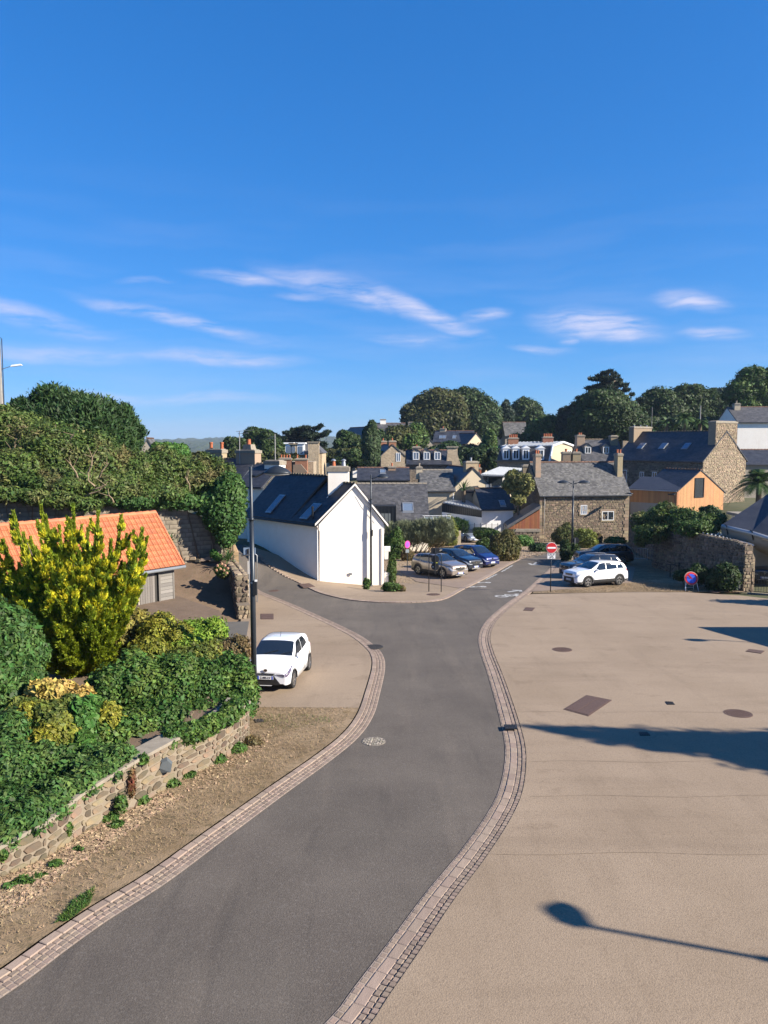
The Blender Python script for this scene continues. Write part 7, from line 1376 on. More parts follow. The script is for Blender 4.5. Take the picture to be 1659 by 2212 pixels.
treecol([
 ('hill_tree', 'great dark tree in the middle of the hilltop clump', [bl(950, 880, 190, 50, 36), bl(915, 895, 190, 34, 32), bl(975, 905, 188, 34, 40), bl(930, 915, 186, 38, 26)], 34000, .62, L_tree2, {'k': 14, 'fr': .3, 'tr': .8}),
 ('hill_tree', 'right hand tree of the hilltop clump with greyer leaves', [bl(1020, 885, 194, 36, 38), bl(1045, 900, 193, 34, 36), bl(1005, 868, 194, 30, 26), bl(1035, 925, 190, 36, 26)], 26000, .62, L_tree, {'k': 14, 'fr': .3, 'tr': .7}),
 ('hill_tree', 'left spreading tree of the hilltop clump', [bl(890, 900, 188, 20, 22), bl(880, 888, 188, 12, 12), bl(905, 925, 186, 24, 18)], 10000, .6, L_tree2, {'k': 10, 'tr': .5}),
 ('hill_tree', 'dark pointed conifer right of the hilltop clump', [bl(1093, 890, 198, 10, 22), bl(1093, 905, 198, 15, 22), bl(1088, 925, 197, 18, 20)], 7000, .6, L_cyp, {'k': 8}),
 ('hill_tree', 'round topped tree behind the plain grey house', [bl(1136, 892, 205, 28, 27), bl(1125, 910, 204, 24, 22), bl(1152, 912, 203, 24, 24)], 16000, .62, L_tree, {'k': 12, 'fr': .3}),
 ('garden_tree', 'leafy tree right of the plain grey house', [bl(1185, 925, 165, 30, 24), bl(1160, 935, 165, 24, 18), bl(1205, 930, 165, 18, 22)], 14000, .5, L_tree3, {'k': 10}),
 ('garden_tree', 'light green weeping tree left of the mansard house', [bl(1058, 960, 135, 13, 26), bl(1048, 978, 135, 16, 22)], 6500, .42, L_tree3, {'k': 8}),
 ('garden_tree', 'dark tree just behind the mansard house left corner', [bl(1040, 990, 130, 22, 20), bl(1062, 998, 128, 14, 18), bl(1026, 982, 132, 14, 13)], 9000, .42, L_tree, {'k': 9}),
 ('garden_tree', 'purplish shrub like tree on the slope', [bl(1015, 975, 138, 16, 13)], 3000, .42, L_dry, {'k': 8}),
 ('garden_tree', 'dark clipped tree before the bungalow', [bl(972, 970, 142, 20, 14), bl(955, 973, 142, 14, 10)], 7000, .42, L_dkgrn, {'k': 9}),
 ('garden_tree', 'dark tree right of the bungalow hedge', [bl(1000, 982, 140, 13, 14), bl(1003, 994, 136, 16, 14)], 5000, .42, L_tree, {'k': 9}),
 ('garden_tree', 'bright bush tree left of the solar panel house', [bl(852, 945, 155, 22, 20), bl(872, 940, 156, 22, 16)], 8000, .5, L_tree2, {'k': 9}),
 ('garden_tree', 'green tree between the hill house and the bungalow', [bl(898, 940, 158, 20, 22), bl(880, 955, 155, 22, 16), bl(912, 952, 158, 14, 16)], 9000, .5, L_tree3, {'k': 9}),
 ('garden_tree', 'dark tree below the hill house', [bl(835, 968, 140, 18, 22), bl(818, 950, 150, 14, 18)], 7000, .45, L_tree, {'k': 9}),
 ('big_round_tree', 'big round green tree before the layered cypress', [bl(1312, 905, 134, 62, 46), bl(1275, 915, 134, 40, 46), bl(1350, 915, 134, 42, 40), bl(1300, 875, 134, 46, 30)], 46000, .42, L_tree, {'k': 20, 'fr': .26, 'tr': .7}),
 ('hill_tree', 'dark tree left of the big round tree', [bl(1235, 925, 160, 26, 28), bl(1255, 895, 158, 24, 28), bl(1225, 900, 162, 18, 18)], 14000, .5, L_cyp, {'k': 12, 'fr': .3}),
 ('hill_tree', 'dense tree left of the wooden pole', [bl(1425, 870, 150, 34, 28), bl(1400, 890, 149, 26, 30), bl(1440, 900, 148, 40, 34)], 22000, .48, L_tree, {'k': 16, 'fr': .28}),
 ('hill_tree', 'dense tree behind the wooden pole', [bl(1485, 865, 152, 38, 30), bl(1520, 880, 152, 38, 34), bl(1500, 910, 150, 46, 34), bl(1545, 905, 150, 24, 34)], 30000, .48, L_tree, {'k': 16, 'fr': .28}),
 ('hill_tree', 'dark low tree on the skyline right of the dense pair', [bl(1565, 855, 165, 26, 14), bl(1575, 880, 163, 28, 24)], 9000, .5, L_cyp, {'k': 12}),
 ('weeping_tree', 'drooping light green tree at the right edge', [bl(1625, 820, 134, 30, 24), bl(1600, 850, 133, 30, 26), bl(1645, 850, 133, 30, 32), bl(1675, 840, 133, 34, 40), bl(1612, 878, 132, 24, 22)], 26000, .4, L_tree3, {'k': 14, 'fr': .28}),
])
cedar('layered_cypress', 'dark layered cypress with bare top branches behind the big round tree', 1310, 930, [(1316, 801, 6), (1308, 806, 10), (1325, 809, 9), (1295, 812, 9), (1338, 812, 4), (1285, 820, 12), (1305, 822, 18), (1335, 822, 9), (1335, 832, 14), (1350, 833, 8), (1310, 838, 24), (1280, 840, 18), (1355, 843, 10), (1365, 853, 8), (1330, 850, 24), (1270, 858, 22), (1300, 860, 26), (1245, 880, 20), (1270, 885, 26), (1385, 865, 10)], 146, 8, L_cyp, tr=.7, n=900)
def bushline(name, label, pts, n, m_, ll=.45, seed=0):
    bs = [bl(*p) for p in pts]; o = Vector((bs[0][0], bs[0][1], ground_z(bs[0][0], bs[0][1]))); root = leafmesh(name, lumps(bs, 8, .35, seed), n, ll, m_, None, seed); return tag(root, kind='stuff')
bushline('hillside_scrub', '', [(940 + i * 22, 985 + (i % 3) * 7, 128 + (i % 2) * 4, 20, 15) for i in range(7)] + [(740 + i * 24, 1000 - (i % 2) * 12, 122, 22, 16) for i in range(5)] + [(1240 + i * 30, 950, 140, 26, 20) for i in range(5)] + [(1400 + i * 40, 930 - (i % 2) * 6, 135, 34, 22) for i in range(6)] + [(1120 + i * 20, 952, 140, 22, 14) for i in range(6)] + [(900 + i * 30, 958, 165, 26, 12) for i in range(5)], 60000, L_tree, .5, 3)
bushline('valley_scrub', '', [(500 + i * 26, 1000 + (i % 2) * 8, 105, 24, 22) for i in range(6)] + [(700 + i * 18, 985, 135, 18, 14) for i in range(6)] + [(280 + i * 30, 1000, 90, 26, 22) for i in range(6)], 26000, L_tree2, .5, 4)
# palms
def palm(name, label, px, py, Y, n, ln, seed, cr=.9, trunk=2.5):
    r = random.Random(seed); c = P(px, py, Y); root = empty(name, (c.x, c.y, c.z - trunk), 0, label, 'palm'); mb = MB(); mb.tube([(0, 0, -3), (0, 0, trunk)], [.3, .26], 9); mb.build('trunk', bark, root)
    for _ in range(n):
        a = r.uniform(0, 6.28); e = r.uniform(-.1, 1.35); L_ = ln * r.uniform(.8, 1.1); hd = Vector((math.cos(a), math.sin(a), 0)); V = []; F = []; sd_ = Vector((-math.sin(a), math.cos(a), 0))
        pts = [Vector((0, 0, trunk)) + hd * L_ * math.cos(e) * t + Vector((0, 0, L_ * (math.sin(e) * t - .55 * t * t * (1 + .3 * math.cos(e))))) for t in [i / 14 for i in range(15)]]
        for i in range(1, 15):
            p = pts[i]; w = .55 * cr * math.sin(min(1, i / 14 * 1.15) * 2.6) ** .6 * (L_ / 2.5) if i < 14 else .15
            for s in (-1, 1):
                for q_ in range(2):
                    b0 = p.lerp(pts[i - 1], q_ * .5); tip = b0 + sd_ * s * w + (pts[i] - pts[i - 1]).normalized() * w * .55 - Vector((0, 0, w * .35)); k = len(V); tt = (pts[i] - pts[i - 1]).normalized() * .05; V += [b0 - tt, b0 + tt, tip]; F.append((k, k + 1, k + 2))
        mobj('frond', V, F, leafmat('palm_leaf', (.045, .10, .022), (.09, .15, .035), .4), root)
palm('palm_tree', 'big feathery palm beside the sunlit stone gable', 1640, 1045, 74, 46, 3.4, 1, trunk=3.0)
palm('palm_tree', 'palm crown behind the long stone house, leftmost of three', 1440, 912, 114, 26, 1.9, 2, trunk=2); palm('palm_tree', 'palm crown behind the long stone house, middle of three', 1478, 905, 113, 30, 2.3, 3, trunk=2); palm('palm_tree', 'palm crown behind the long stone house, rightmost of three', 1512, 912, 112, 24, 1.8, 4, trunk=2)
spiky('cabbage_palm', 'small dark spiky palm against the cream gable', 1002, 1060, 86, 50, 2.0, MATS['yucca_leaf'], cat='palm', seed=8, w=.06, trunk=2.2)
tree('magnolia_tree', 'loquat tree with yellowish leaves between the metal roof and the stone house', [bl(1120, 1040, 84, 26, 18), bl(1105, 1030, 84, 14, 12), bl(1135, 1050, 83, 18, 16), bl(1115, 1056, 84, 22, 13), bl(1098, 1048, 84, 14, 12), bl(1120, 1078, 83, 15, 14), bl(1126, 1062, 83.5, 18, 12)], 5200, .34, leafmat('loquat_leaf', (.06, .08, .02), (.34, .32, .10), .5, sc=1.8), seed=50, base=-3, tr=.2, core=.6, k=8)
# poles
for px, py0, py1, Y, rr_, lab in ((4, 735, 900, 55, .17, 'concrete utility pole with a street lamp at the far left edge'), (1512, 876, 910, 118, .12, 'wooden utility pole before the dense trees at the right'), (1408, 880, 910, 120, .05, 'thin metal pole left of the palms')):
    c = P(px, py1, Y); ht = P(px, py0, Y).z - c.z; root = empty('utility_pole', (c.x, c.y, c.z - 4), 0, lab, 'pole'); MB().tube([(0, 0, 0), (0, 0, ht + 4)], [rr_ * 1.15, rr_ * .8], 8).build('pole', mat('grey_concrete_pole', (.34, .33, .33), (.42, .41, .40), scale=4, rough=.9), root)
    if px == 4:
        z_ = P(10, 798, Y).z - root.location.z; MB().tube([(.1, 0, z_), (.9, 0, z_ + .25)], .025, 6).build('arm', zinc, root); MB().box((1.25, 0, z_ + .3), (.85, .25, .12), taper=.7, M=Matrix.Rotation(-.12, 3, 'Y')).build('lamp_head', whitep, root)
        MB().tube([(0, 0, ht + 3.6), (.1, 0, ht + 4.25), (.28, -.05, ht + 4.1), (.22, -.02, 5), (.2, 0, 4)], .03, 6).build('cable', blk, root)
# tall conifer outside the frame that throws the long shadow over the plaza
t = G(1150, 1573); H_ = 12.5; bq = t - SH * (H_ / TE); zq = ground_z(bq.x, bq.y)
tr_ = tree('roadside_conifer', 'tall narrow conifer just outside the right edge whose shadow crosses the plaza', [(bq.x, bq.y, zq + 4.2, 2.5, 2.5, 3.0), (bq.x, bq.y, zq + 7.0, 1.8, 1.8, 2.6), (bq.x + .1, bq.y, zq + 9.2, .95, .95, 1.9), (bq.x, bq.y, zq + 10.9, .42, .42, 1.1)], 20000, .24, L_dkgrn, k=26, fr=.26, seed=60, jag=.7, core=.42)
MB().tube([(0, 0, 0), (0, 0, H_)], [.2, .07], 6).build('leader', bark, tr_)
# ---------------------------------------------------------------- planting around the car parks
def gshrub(name, label, px, py, rx, rz, n, m_, ll=.15, seed=1, cat='shrub', k=9, jag=.4, Y=None, ex=()):
    g_ = G(px, py); kk = g_.y / FPX; bs = [(g_.x, g_.y, g_.z + rz * kk * .75, rx * kk * .85, rx * kk * .6, rz * kk * .8)] + [(g_.x + dx * kk, g_.y + .3, g_.z + (rz * .7 + dz) * kk, r_ * kk, r_ * kk * .8, r_ * kk) for dx, dz, r_ in ex]
    return shrub(name, label, cat, bs, n, ll, m_, k=k, fr=.38, seed=seed, jag=jag, base=g_.z)
hb = [bl(843 + i * 12.5, 1148 - 1.2 * i + 3 * math.sin(i * 2), 70.5 - i * .1, 11, 16, .8) for i in range(11)]
hb += [(x, y - .3, z - .75, rx * 1.1, ry, rz * .9) for x, y, z, rx, ry, rz in hb]
shrub('tamarisk_hedge', 'feathery grey green hedge below the broad slate roof', 'hedge', hb, 26000, .30, L_ros, k=10, fr=.3, seed=5, lift=.85, wd=.12, jag=.5, base=ground_z(0, 72))
shrub('shrub', 'dark green feathery hedge end beside the white wall', 'shrub', [bl(992, 1136, 82, 18, 14), bl(975, 1138, 80, 16, 13)], 6000, .3, L_dkgrn, k=8, seed=6, base=ground_z(8, 80), lift=.7, wd=.2)
gshrub('shrub', 'bright green shrub right of the white gable near the pink sign', 853, 1208, 22, 36, 9000, L_tree3, .16, 7, ex=((-12, 10, 12), (10, -4, 12)))
gshrub('shrub', 'yellow green shrub left of the driveway pier', 972, 1180, 18, 34, 7000, leafmat('yellow_green_leaf', (.15, .19, .03), (.22, .24, .04), .4), .16, 8, ex=((8, 4, 10), (-10, -8, 10)))
gshrub('shrub', 'brown stemmed shrub between the green and the yellow shrubs', 942, 1182, 22, 26, 7000, L_dry, .15, 9, ex=((-6, 10, 10),))
gshrub('shrub', 'fresh green bush behind the pink sign', 910, 1186, 18, 24, 5000, L_tree3, .15, 10)
gshrub('shrub', 'small yellow flowering bush behind the fresh green one', 925, 1170, 7, 12, 900, L_yel, .14, 11)
gshrub('shrub', 'low straw coloured grass clump beside the bronze car', 880, 1212, 14, 16, 2600, L_dry, .2, 12)
gshrub('shrub', 'broad reddish and green bush in front of the low wall', 1090, 1212, 34, 40, 16000, leafmat('autumn_leaf', (.08, .10, .025), (.17, .13, .04), .5, sc=1), .15, 13, ex=((18, -10, 14), (-14, 8, 14), (0, 14, 12)))
gshrub('shrub', 'dark low bush at the foot of the small tree', 1048, 1200, 22, 20, 5000, L_olive, .15, 14)
gshrub('shrub', 'large leaved green plants before the low rubble wall', 1128, 1180, 24, 14, 3600, L_ivyb, .24, 15)
gshrub('shrub', 'dark ground plants beside the no entry sign', 1165, 1192, 22, 10, 3000, L_dkgrn, .2, 16)
gshrub('shrub', 'tall yellow green bush left of the double lamp', 1222, 1176, 26, 26, 7000, leafmat('autumn_leaf_green', (.08, .11, .025), (.15, .14, .04), .5), .16, 17, ex=((-16, -4, 12), (10, 6, 12)))
gshrub('shrub', 'yellow green bush right of the double lamp', 1264, 1184, 24, 25, 7000, MATS['yellow_green_leaf'], .16, 18, ex=((-10, 8, 12), (14, -6, 12)))
gshrub('shrub', 'green bush at the roadside behind the double lamp', 1222, 1212, 14, 26, 4600, L_tree, .16, 19, ex=((16, 4, 12),))
gshrub('shrub', 'brown seed headed plant against the stone wall', 1290, 1178, 11, 16, 1800, L_dry, .16, 20)
gshrub('shrub', 'low green plants by the right corner of the stone house', 1330, 1174, 22, 9, 2600, L_ivyb, .2, 21)
gshrub('shrub', 'greenery growing at the foot of the white gable', 845, 1279, 20, 12, 3600, L_tree3, .12, 22)
gshrub('shrub', 'tall thin plant right of the white gable', 846, 1262, 10, 36, 3000, L_olive, .15, 23)
gshrub('shrub', 'dry grass clump at the right end of the gable planting', 866, 1279, 10, 9, 1500, L_dry, .14, 24)
gshrub('shrub', 'weeds between the lamp and the gable', 792, 1275, 8, 16, 900, L_tree3, .12, 25, k=5)
sm = tree('small_tree', 'small green tree with three thin trunks by the driveway', [bl(1050, 1152, 74.5, 22, 11), bl(1035, 1152, 74.5, 12, 12), bl(1066, 1156, 74, 12, 10)], 9000, .2, L_tree3, seed=70, base=ground_z(10, 74.5), tr=.06, k=10)
for dx in (-.5, .35): MB().tube([(dx, 0, 0), (dx * 1.3, 0, 1.6)], .045, 6).build('side_trunk', barkl, sm)
gshrub('shrub', 'trailing shrub on the annexe beside the red lean-to', 1122, 1118, 10, 14, 1800, L_tree2, .2, 26)
scatter('dry_weeds', [p.xy for p in gl([(832, 1262), (900, 1262), (858, 1234), (905, 1214), (1010, 1188), (990, 1175), (845, 1180), (830, 1215)])], 9000, .10, strawm, 14, upright=True, wd=.2)
scatter('stony_litter', [p.xy for p in gl([(1040, 1200), (1125, 1210), (1226, 1189), (1226, 1180), (1140, 1185), (1050, 1192)])], 3500, .12, mat('pale_pebble', (.5, .38, .27), (.4, .3, .2), scale=9, rough=.9, island=.3), 15, wd=.7)
# driveway pier, picket fence
g_ = G(991, 1179); pv = empty('gate_post', g_, 0, 'cream rendered gate post beside the silver car', 'post'); hh = P(991, 1147, g_.y).z - g_.z; MB().box((0, 0, hh / 2), (.42, .3, hh)).build('post', render_c, pv); MB().box((-.6, .9, hh / 2), (.25, 1.6, hh * .95), .5).build('return_wall', render_g, pv)
fc = empty('picket_fence', G(1086, 1172), 0, 'short grey picket fence with tall pale pickets behind the small tree', 'fence'); 
for i in range(9):
    hgt = 1.5 if i < 5 else 1.05; p = P(1077 + i * 4.2, 1160, 79.5) - fc.location; q = MB(); q.box((p.x, p.y, hgt / 2), (.16, .04, hgt)); q.add([(p.x - .08, p.y - .02, hgt), (p.x + .08, p.y - .02, hgt), (p.x, p.y - .02, hgt + .12), (p.x - .08, p.y + .02, hgt), (p.x + .08, p.y + .02, hgt), (p.x, p.y + .02, hgt + .12)], [(0, 1, 2), (3, 5, 4), (0, 2, 5, 3), (1, 4, 5, 2)]); q.build('picket', greyw if i > 2 else render_c, fc)
fw = empty('panel_fence', P(1010, 1142, 73), 0, 'dark wire mesh fence along the white walls', 'fence'); 
for i in range(8): p = P(1000 + i * 12.5, 1142, 74) - fw.location; MB().box((p.x, p.y, .05), (.05, .05, .8)).build('fence_post', anth, fw)
for k_ in range(6): a, c = P(1000, 1142, 74) - fw.location, P(1088, 1142, 74) - fw.location; MB().tube([a + Vector((0, 0, .13 * k_ - .25)), c + Vector((0, 0, .13 * k_ - .25))], .012, 4).build('fence_wire', anth, fw)
drvw = [p.xy for p in gl([(985, 1177), (1020, 1182), (1076, 1178), (1080, 1160), (990, 1160)])]; sheet('driveway', drvw, tan, .06, 2.0)

# ---------------------------------------------------------------- signs
def disc(root, c, r, mats_, th=.03, N_=(0, -1, 0), name='sign_disc'):
    q = Vector(N_).normalized().to_track_quat('Z', 'Y').to_matrix(); b = MB(); b.lathe([(r, -th / 2), (r, th / 2)], c, 36, M=q); return b.build(name, mats_, root)
g_ = G(1189, 1280); ns = empty('no_entry_sign', g_, 0, 'red and white no entry sign with a SAUF bicycle plate on a thin post', 'road sign')
zc_ = P(1189, 1183, g_.y).z - g_.z; MB().tube([(0, 0, 0), (0, 0, zc_ + .3)], .03, 10).build('post', postm, ns, smooth=True)
disc(ns, (0, -.05, zc_), .335, whitep); d_ = disc(ns, (0, -.068, zc_), .315, redp, .02); MB().box((0, -.085, zc_), (.50, .012, .105)).build('white_bar', whitep, d_)
zp = P(1189, 1201, g_.y).z - g_.z; pl = MB().box((0, -.05, zp), (.54, .02, .36)).build('plate', whitep, ns)
for a in (((-.25, 0, .155), (.50, .01, .012)),): pass
for c_, s_ in (((0, zp + .165), (.50, .012)), ((0, zp - .165), (.50, .012)), ((-.25, zp), (.012, .33)), ((.25, zp), (.012, .33))): MB().box((c_[0], -.062, c_[1]), (s_[0], .006, s_[1])).build('border', blk, pl)
text_obj('lettering', 'SAUF', .17, blk, pl, (0, -.064, zp + .075), (math.pi / 2, 0, 0), 1.05)
q = MB()
for cx in (-.09, .09):
    for k_ in range(12): a, a2 = 2 * math.pi * k_ / 12, 2 * math.pi * (k_ + 1) / 12; q.poly([(cx + r_ * math.cos(t_), -.064, zp - .085 + r_ * math.sin(t_)) for r_, t_ in ((.058, a), (.058, a2), (.04, a2), (.04, a))])
for (x0, z0), (x1, z1) in (((-.09, -.085), (-.03, -.01)), ((-.03, -.01), (.06, -.01)), ((.09, -.085), (.05, .015)), ((-.03, -.01), (0, -.085)), ((0, -.085), (.06, -.01)), ((-.09, -.085), (0, -.085))):
    dx, dz = x1 - x0, z1 - z0; l_ = math.hypot(dx, dz); nx_, nz_ = -dz / l_ * .008, dx / l_ * .008; q.poly([(x0 + nx_, -.064, zp + z0 + nz_), (x0 - nx_, -.064, zp + z0 - nz_), (x1 - nx_, -.064, zp + z1 - nz_), (x1 + nx_, -.064, zp + z1 + nz_)])
q.build('bicycle_symbol', blk, pl, fix=False)
# frame carrying the backs of three signs
a, c = G(926.4, 1279.4), G(953, 1280.7); fr = empty('sign_frame', (a + c) / 2, 0, 'tubular frame with the dark backs of three signs, standing before the bronze car', 'road sign'); o = fr.location; hh = P(940, 1195.5, a.y).z - a.z
MB().tube([a - o, a - o + Vector((0, 0, hh - .1)), a - o + Vector((.05, 0, hh - .02)), a - o + Vector((.12, 0, hh)), c - o + Vector((-.12, 0, hh + (a.z - c.z))), c - o + Vector((-.03, 0, hh - .03)), c - o + Vector((0, 0, hh - .12)), c - o], .028, 8).build('frame', postm, fr, smooth=True)
zf = lambda py: P(940, py, a.y).z - o.z
MB().tube([(0, .03, zf(1240)), (0, .03, zf(1183))], .025, 8).build('post', postm, fr)
MB().box((0, .06, zf(1188.8)), (.53, .025, .34)).build('square_sign', blk, fr)
disc(fr, (0, .06, zf(1207.5)), .245, blk, .02, name='round_sign'); disc(fr, (0, .06, zf(1223)), .245, blk, .02, name='round_sign')
MB().box((.1, .05, zf(1215)), (.1, .02, .05)).build('yellow_label', mat('yellow_label', (.7, .75, .05), rough=.5), fr); MB().box((-.13, .04, zf(1224)), (.1, .02, .03)).build('white_label', whitep, fr)
g_ = G(879.8, 1234.5); pk = empty('no_parking_sign', g_, 0, 'faded pink and violet no parking sign on a thin pole', 'road sign'); zz = P(881, 1176, g_.y).z - g_.z; MB().tube([(0, 0, 0), (0, 0, zz + .2)], .03, 8).build('post', postm, pk)
nrm_ = (.72, -.7, 0); disc(pk, (0, -.04, zz), .29, mat('pink_sign', (.60, .05, .26), rough=.5), .02, nrm_); disc(pk, (.01, -.055, zz), .20, mat('violet_sign', (.22, .06, .42), rough=.5), .02, nrm_, 'sign_centre'); MB().box((0, -.04, zz - .5), (.26, .02, .26)).build('plate', mat('pale_blue_plate', (.5, .6, .68), rough=.5), pk)
g_ = G(1062, 1211); bk_s = empty('parking_sign_back', g_, 0, 'back of a tall dark double panel sign by the small tree', 'road sign'); zz = P(1062, 1163, g_.y).z - g_.z; MB().tube([(0, 0, 0), (0, 0, zz)], .03, 8).build('post', postm, bk_s); MB().box((0, .04, zz - .3), (.36, .03, 1.15)).build('panel', blk, bk_s); MB().box((.02, .0, zz - .2), (.1, .03, 1.3)).build('rail', anth, bk_s)
g_ = G(1241, 1207); rb = empty('round_sign_back', g_, 0, 'dark back of a round sign and plate beside the double lamp', 'road sign'); zz = P(1241, 1167.5, g_.y).z - g_.z; MB().tube([(0, 0, 0), (0, 0, zz + .2)], .03, 8).build('post', zinc, rb); disc(rb, (.1, .05, zz), .29, blk, .02); MB().box((.1, .05, zz - .62), (.42, .02, .42)).build('plate', blk, rb)
# portable no parking sign
g_ = G(1492, 1277); ps = empty('portable_no_parking_sign', g_, 0, 'portable round blue and red no parking sign on thin white legs', 'road sign'); zz = P(1492, 1249.5, g_.y).z - g_.z; rr_ = .42
tl = (0, -.97, .24); disc(ps, (0, 0, zz), rr_ * 1.04, mat('pinkish_rim', (.60, .40, .36), rough=.5), .03, tl); disc(ps, (0, -.02, zz), rr_ * .95, redp, .02, tl, 'red_ring'); bc = disc(ps, (0, -.035, zz), rr_ * .70, bluep, .015, tl, 'blue_disc')
q = MB(); M = Matrix.Rotation(R(14), 3, 'X') @ Matrix.Rotation(R(45), 3, 'Y'); q.box((0, -.045, zz), (rr_ * 1.6, .01, .11), M=M); q.build('red_slash', redp, ps)
for x0, x1, y1 in ((-.34, -.42, -.25), (-.22, -.32, .3), (.22, .12 + .2, .35), (.34, .42, -.22)): MB().tube([(x0, .02, zz - .22), (x0 * 1.1, .02 + y1 * .5, zz * .45), (x1, y1, -.03)], .014, 6).build('leg', whitep, ps)
MB().tube([(-.26, .2, .2), (.26, .22, .2)], .01, 6).build('crossbar', whitep, ps)
# direction sign stack behind the front lamp, seen from its back
g_ = G(549, 1302); ds = empty('direction_sign_frame', (g_.x - .15, g_.y, g_.z), 0, 'blue framed direction sign panels standing behind the front street lamp', 'road sign'); o = ds.location; Y_ = g_.y
def dp(px, py): return P(px, py, Y_) - o
MB().tube([dp(521, 1201), dp(540, 1198), dp(552, 1197), dp(555.5, 1200), dp(555.5, 1302)], .035, 8).build('frame', zinc, ds, smooth=True)
def pan(x0, y0, x1, y1, m_, nm, dy=0): a, c = dp(x0, y0), dp(x1, y1); return MB().box(((a.x + c.x) / 2, dy, (a.z + c.z) / 2), (abs(c.x - a.x), .03, abs(a.z - c.z))).build(nm, m_, ds)
pnl = pan(526, 1183, 552, 1198, mat('blue_grey_sign', (.20, .27, .36), rough=.5), 'sign_panel'); pan(533, 1186, 537, 1196.5, blk, 'cut_out', -.03); pan(537.8, 1184, 539.2, 1197, zinc, 'panel_rail', -.03)
pan(533, 1214, 540.5, 1242, whitep, 'white_panel', .3); pan(541, 1246, 549, 1267, mat('green_sign', (.02, .30, .20), rough=.5), 'green_panel', .2)
text_obj('lettering', '7', .3, whitep, ds, tuple(dp(545.5, 1259) + Vector((0, .17, 0))), (math.pi / 2, 0, 0)); MB().tube([dp(538, 1200), dp(538, 1290)], .03, 8).build('post', zinc, ds)
# cycle racks and crowd barrier in the shade
for px, py, lab in ((1447.5, 1248, 'left cycle stand in the shade before the boundary wall'), (1466, 1244, 'middle cycle stand farther back in the shade'), (1537, 1274, 'right cycle stand beside the shrub')):
    g_ = G(px, py); root = empty('cycle_stand', g_, 0, lab, 'cycle stand', 'cycle stands'); MB().tube([(0, 0, 0), (0, 0, .95)], .04, 8).build('post', blk, root); MB().tube([(-.33, 0, .95), (.33, 0, .95)], .025, 6).build('top_bar', blk, root); MB().tube([(-.33, 0, .95), (-.28, 0, .78), (-.12, 0, .65), (.12, 0, .65), (.28, 0, .78), (.33, 0, .95)], .018, 6).build('loop', blk, root)
for i in range(1):
    g_ = G(1346, 1209); root = empty('crowd_barrier', g_, R(-25), 'metal crowd barrier at the end of the shaded wall', 'barrier'); MB().tube([(0, 0, 0), (0, 0, 1.05), (.1, 0, 1.1), (1.9, 0, 1.1), (2, 0, 1.05), (2, 0, 0)], .025, 6).build('frame', zincl, root); MB().tube([(0, 0, .2), (2, 0, .2)], .02, 6).build('lower_rail', zincl, root)
    for k_ in range(14): MB().tube([(.13 * k_ + .13, 0, .2), (.13 * k_ + .13, 0, 1.1)], .012, 5).build('bar', zincl, root)
# gate at the right edge
g_ = G(1622, 1281); gt = empty('metal_gate', g_, R(-28), 'dark metal gate at the end of the boundary wall, right edge', 'gate'); h_ = 1.35
for x in (0, 2.2): MB().tube([(x, 0, 0), (x, 0, h_)], .03, 6).build('gate_post', blk, gt)
for z in (.12, .55, h_): MB().tube([(0, 0, z), (2.2, 0, z)], .02, 6).build('rail', blk, gt)
for k_ in range(14): MB().tube([(.15 * k_ + .1, 0, .12), (.15 * k_ + .1, 0, h_)], .011, 5).build('bar', blk, gt)
MB().box((1.4, .0, -.02), (3.2, .25, .12)).build('threshold', capm, gt)
bwp = empty('pale_wall', P(1612, 1230, 50), 0, 'pale concrete wall behind the gate', 'wall'); MB().box((2.6, 0, .9), (5.2, .2, 2.6)).build('wall', render_g, bwp)
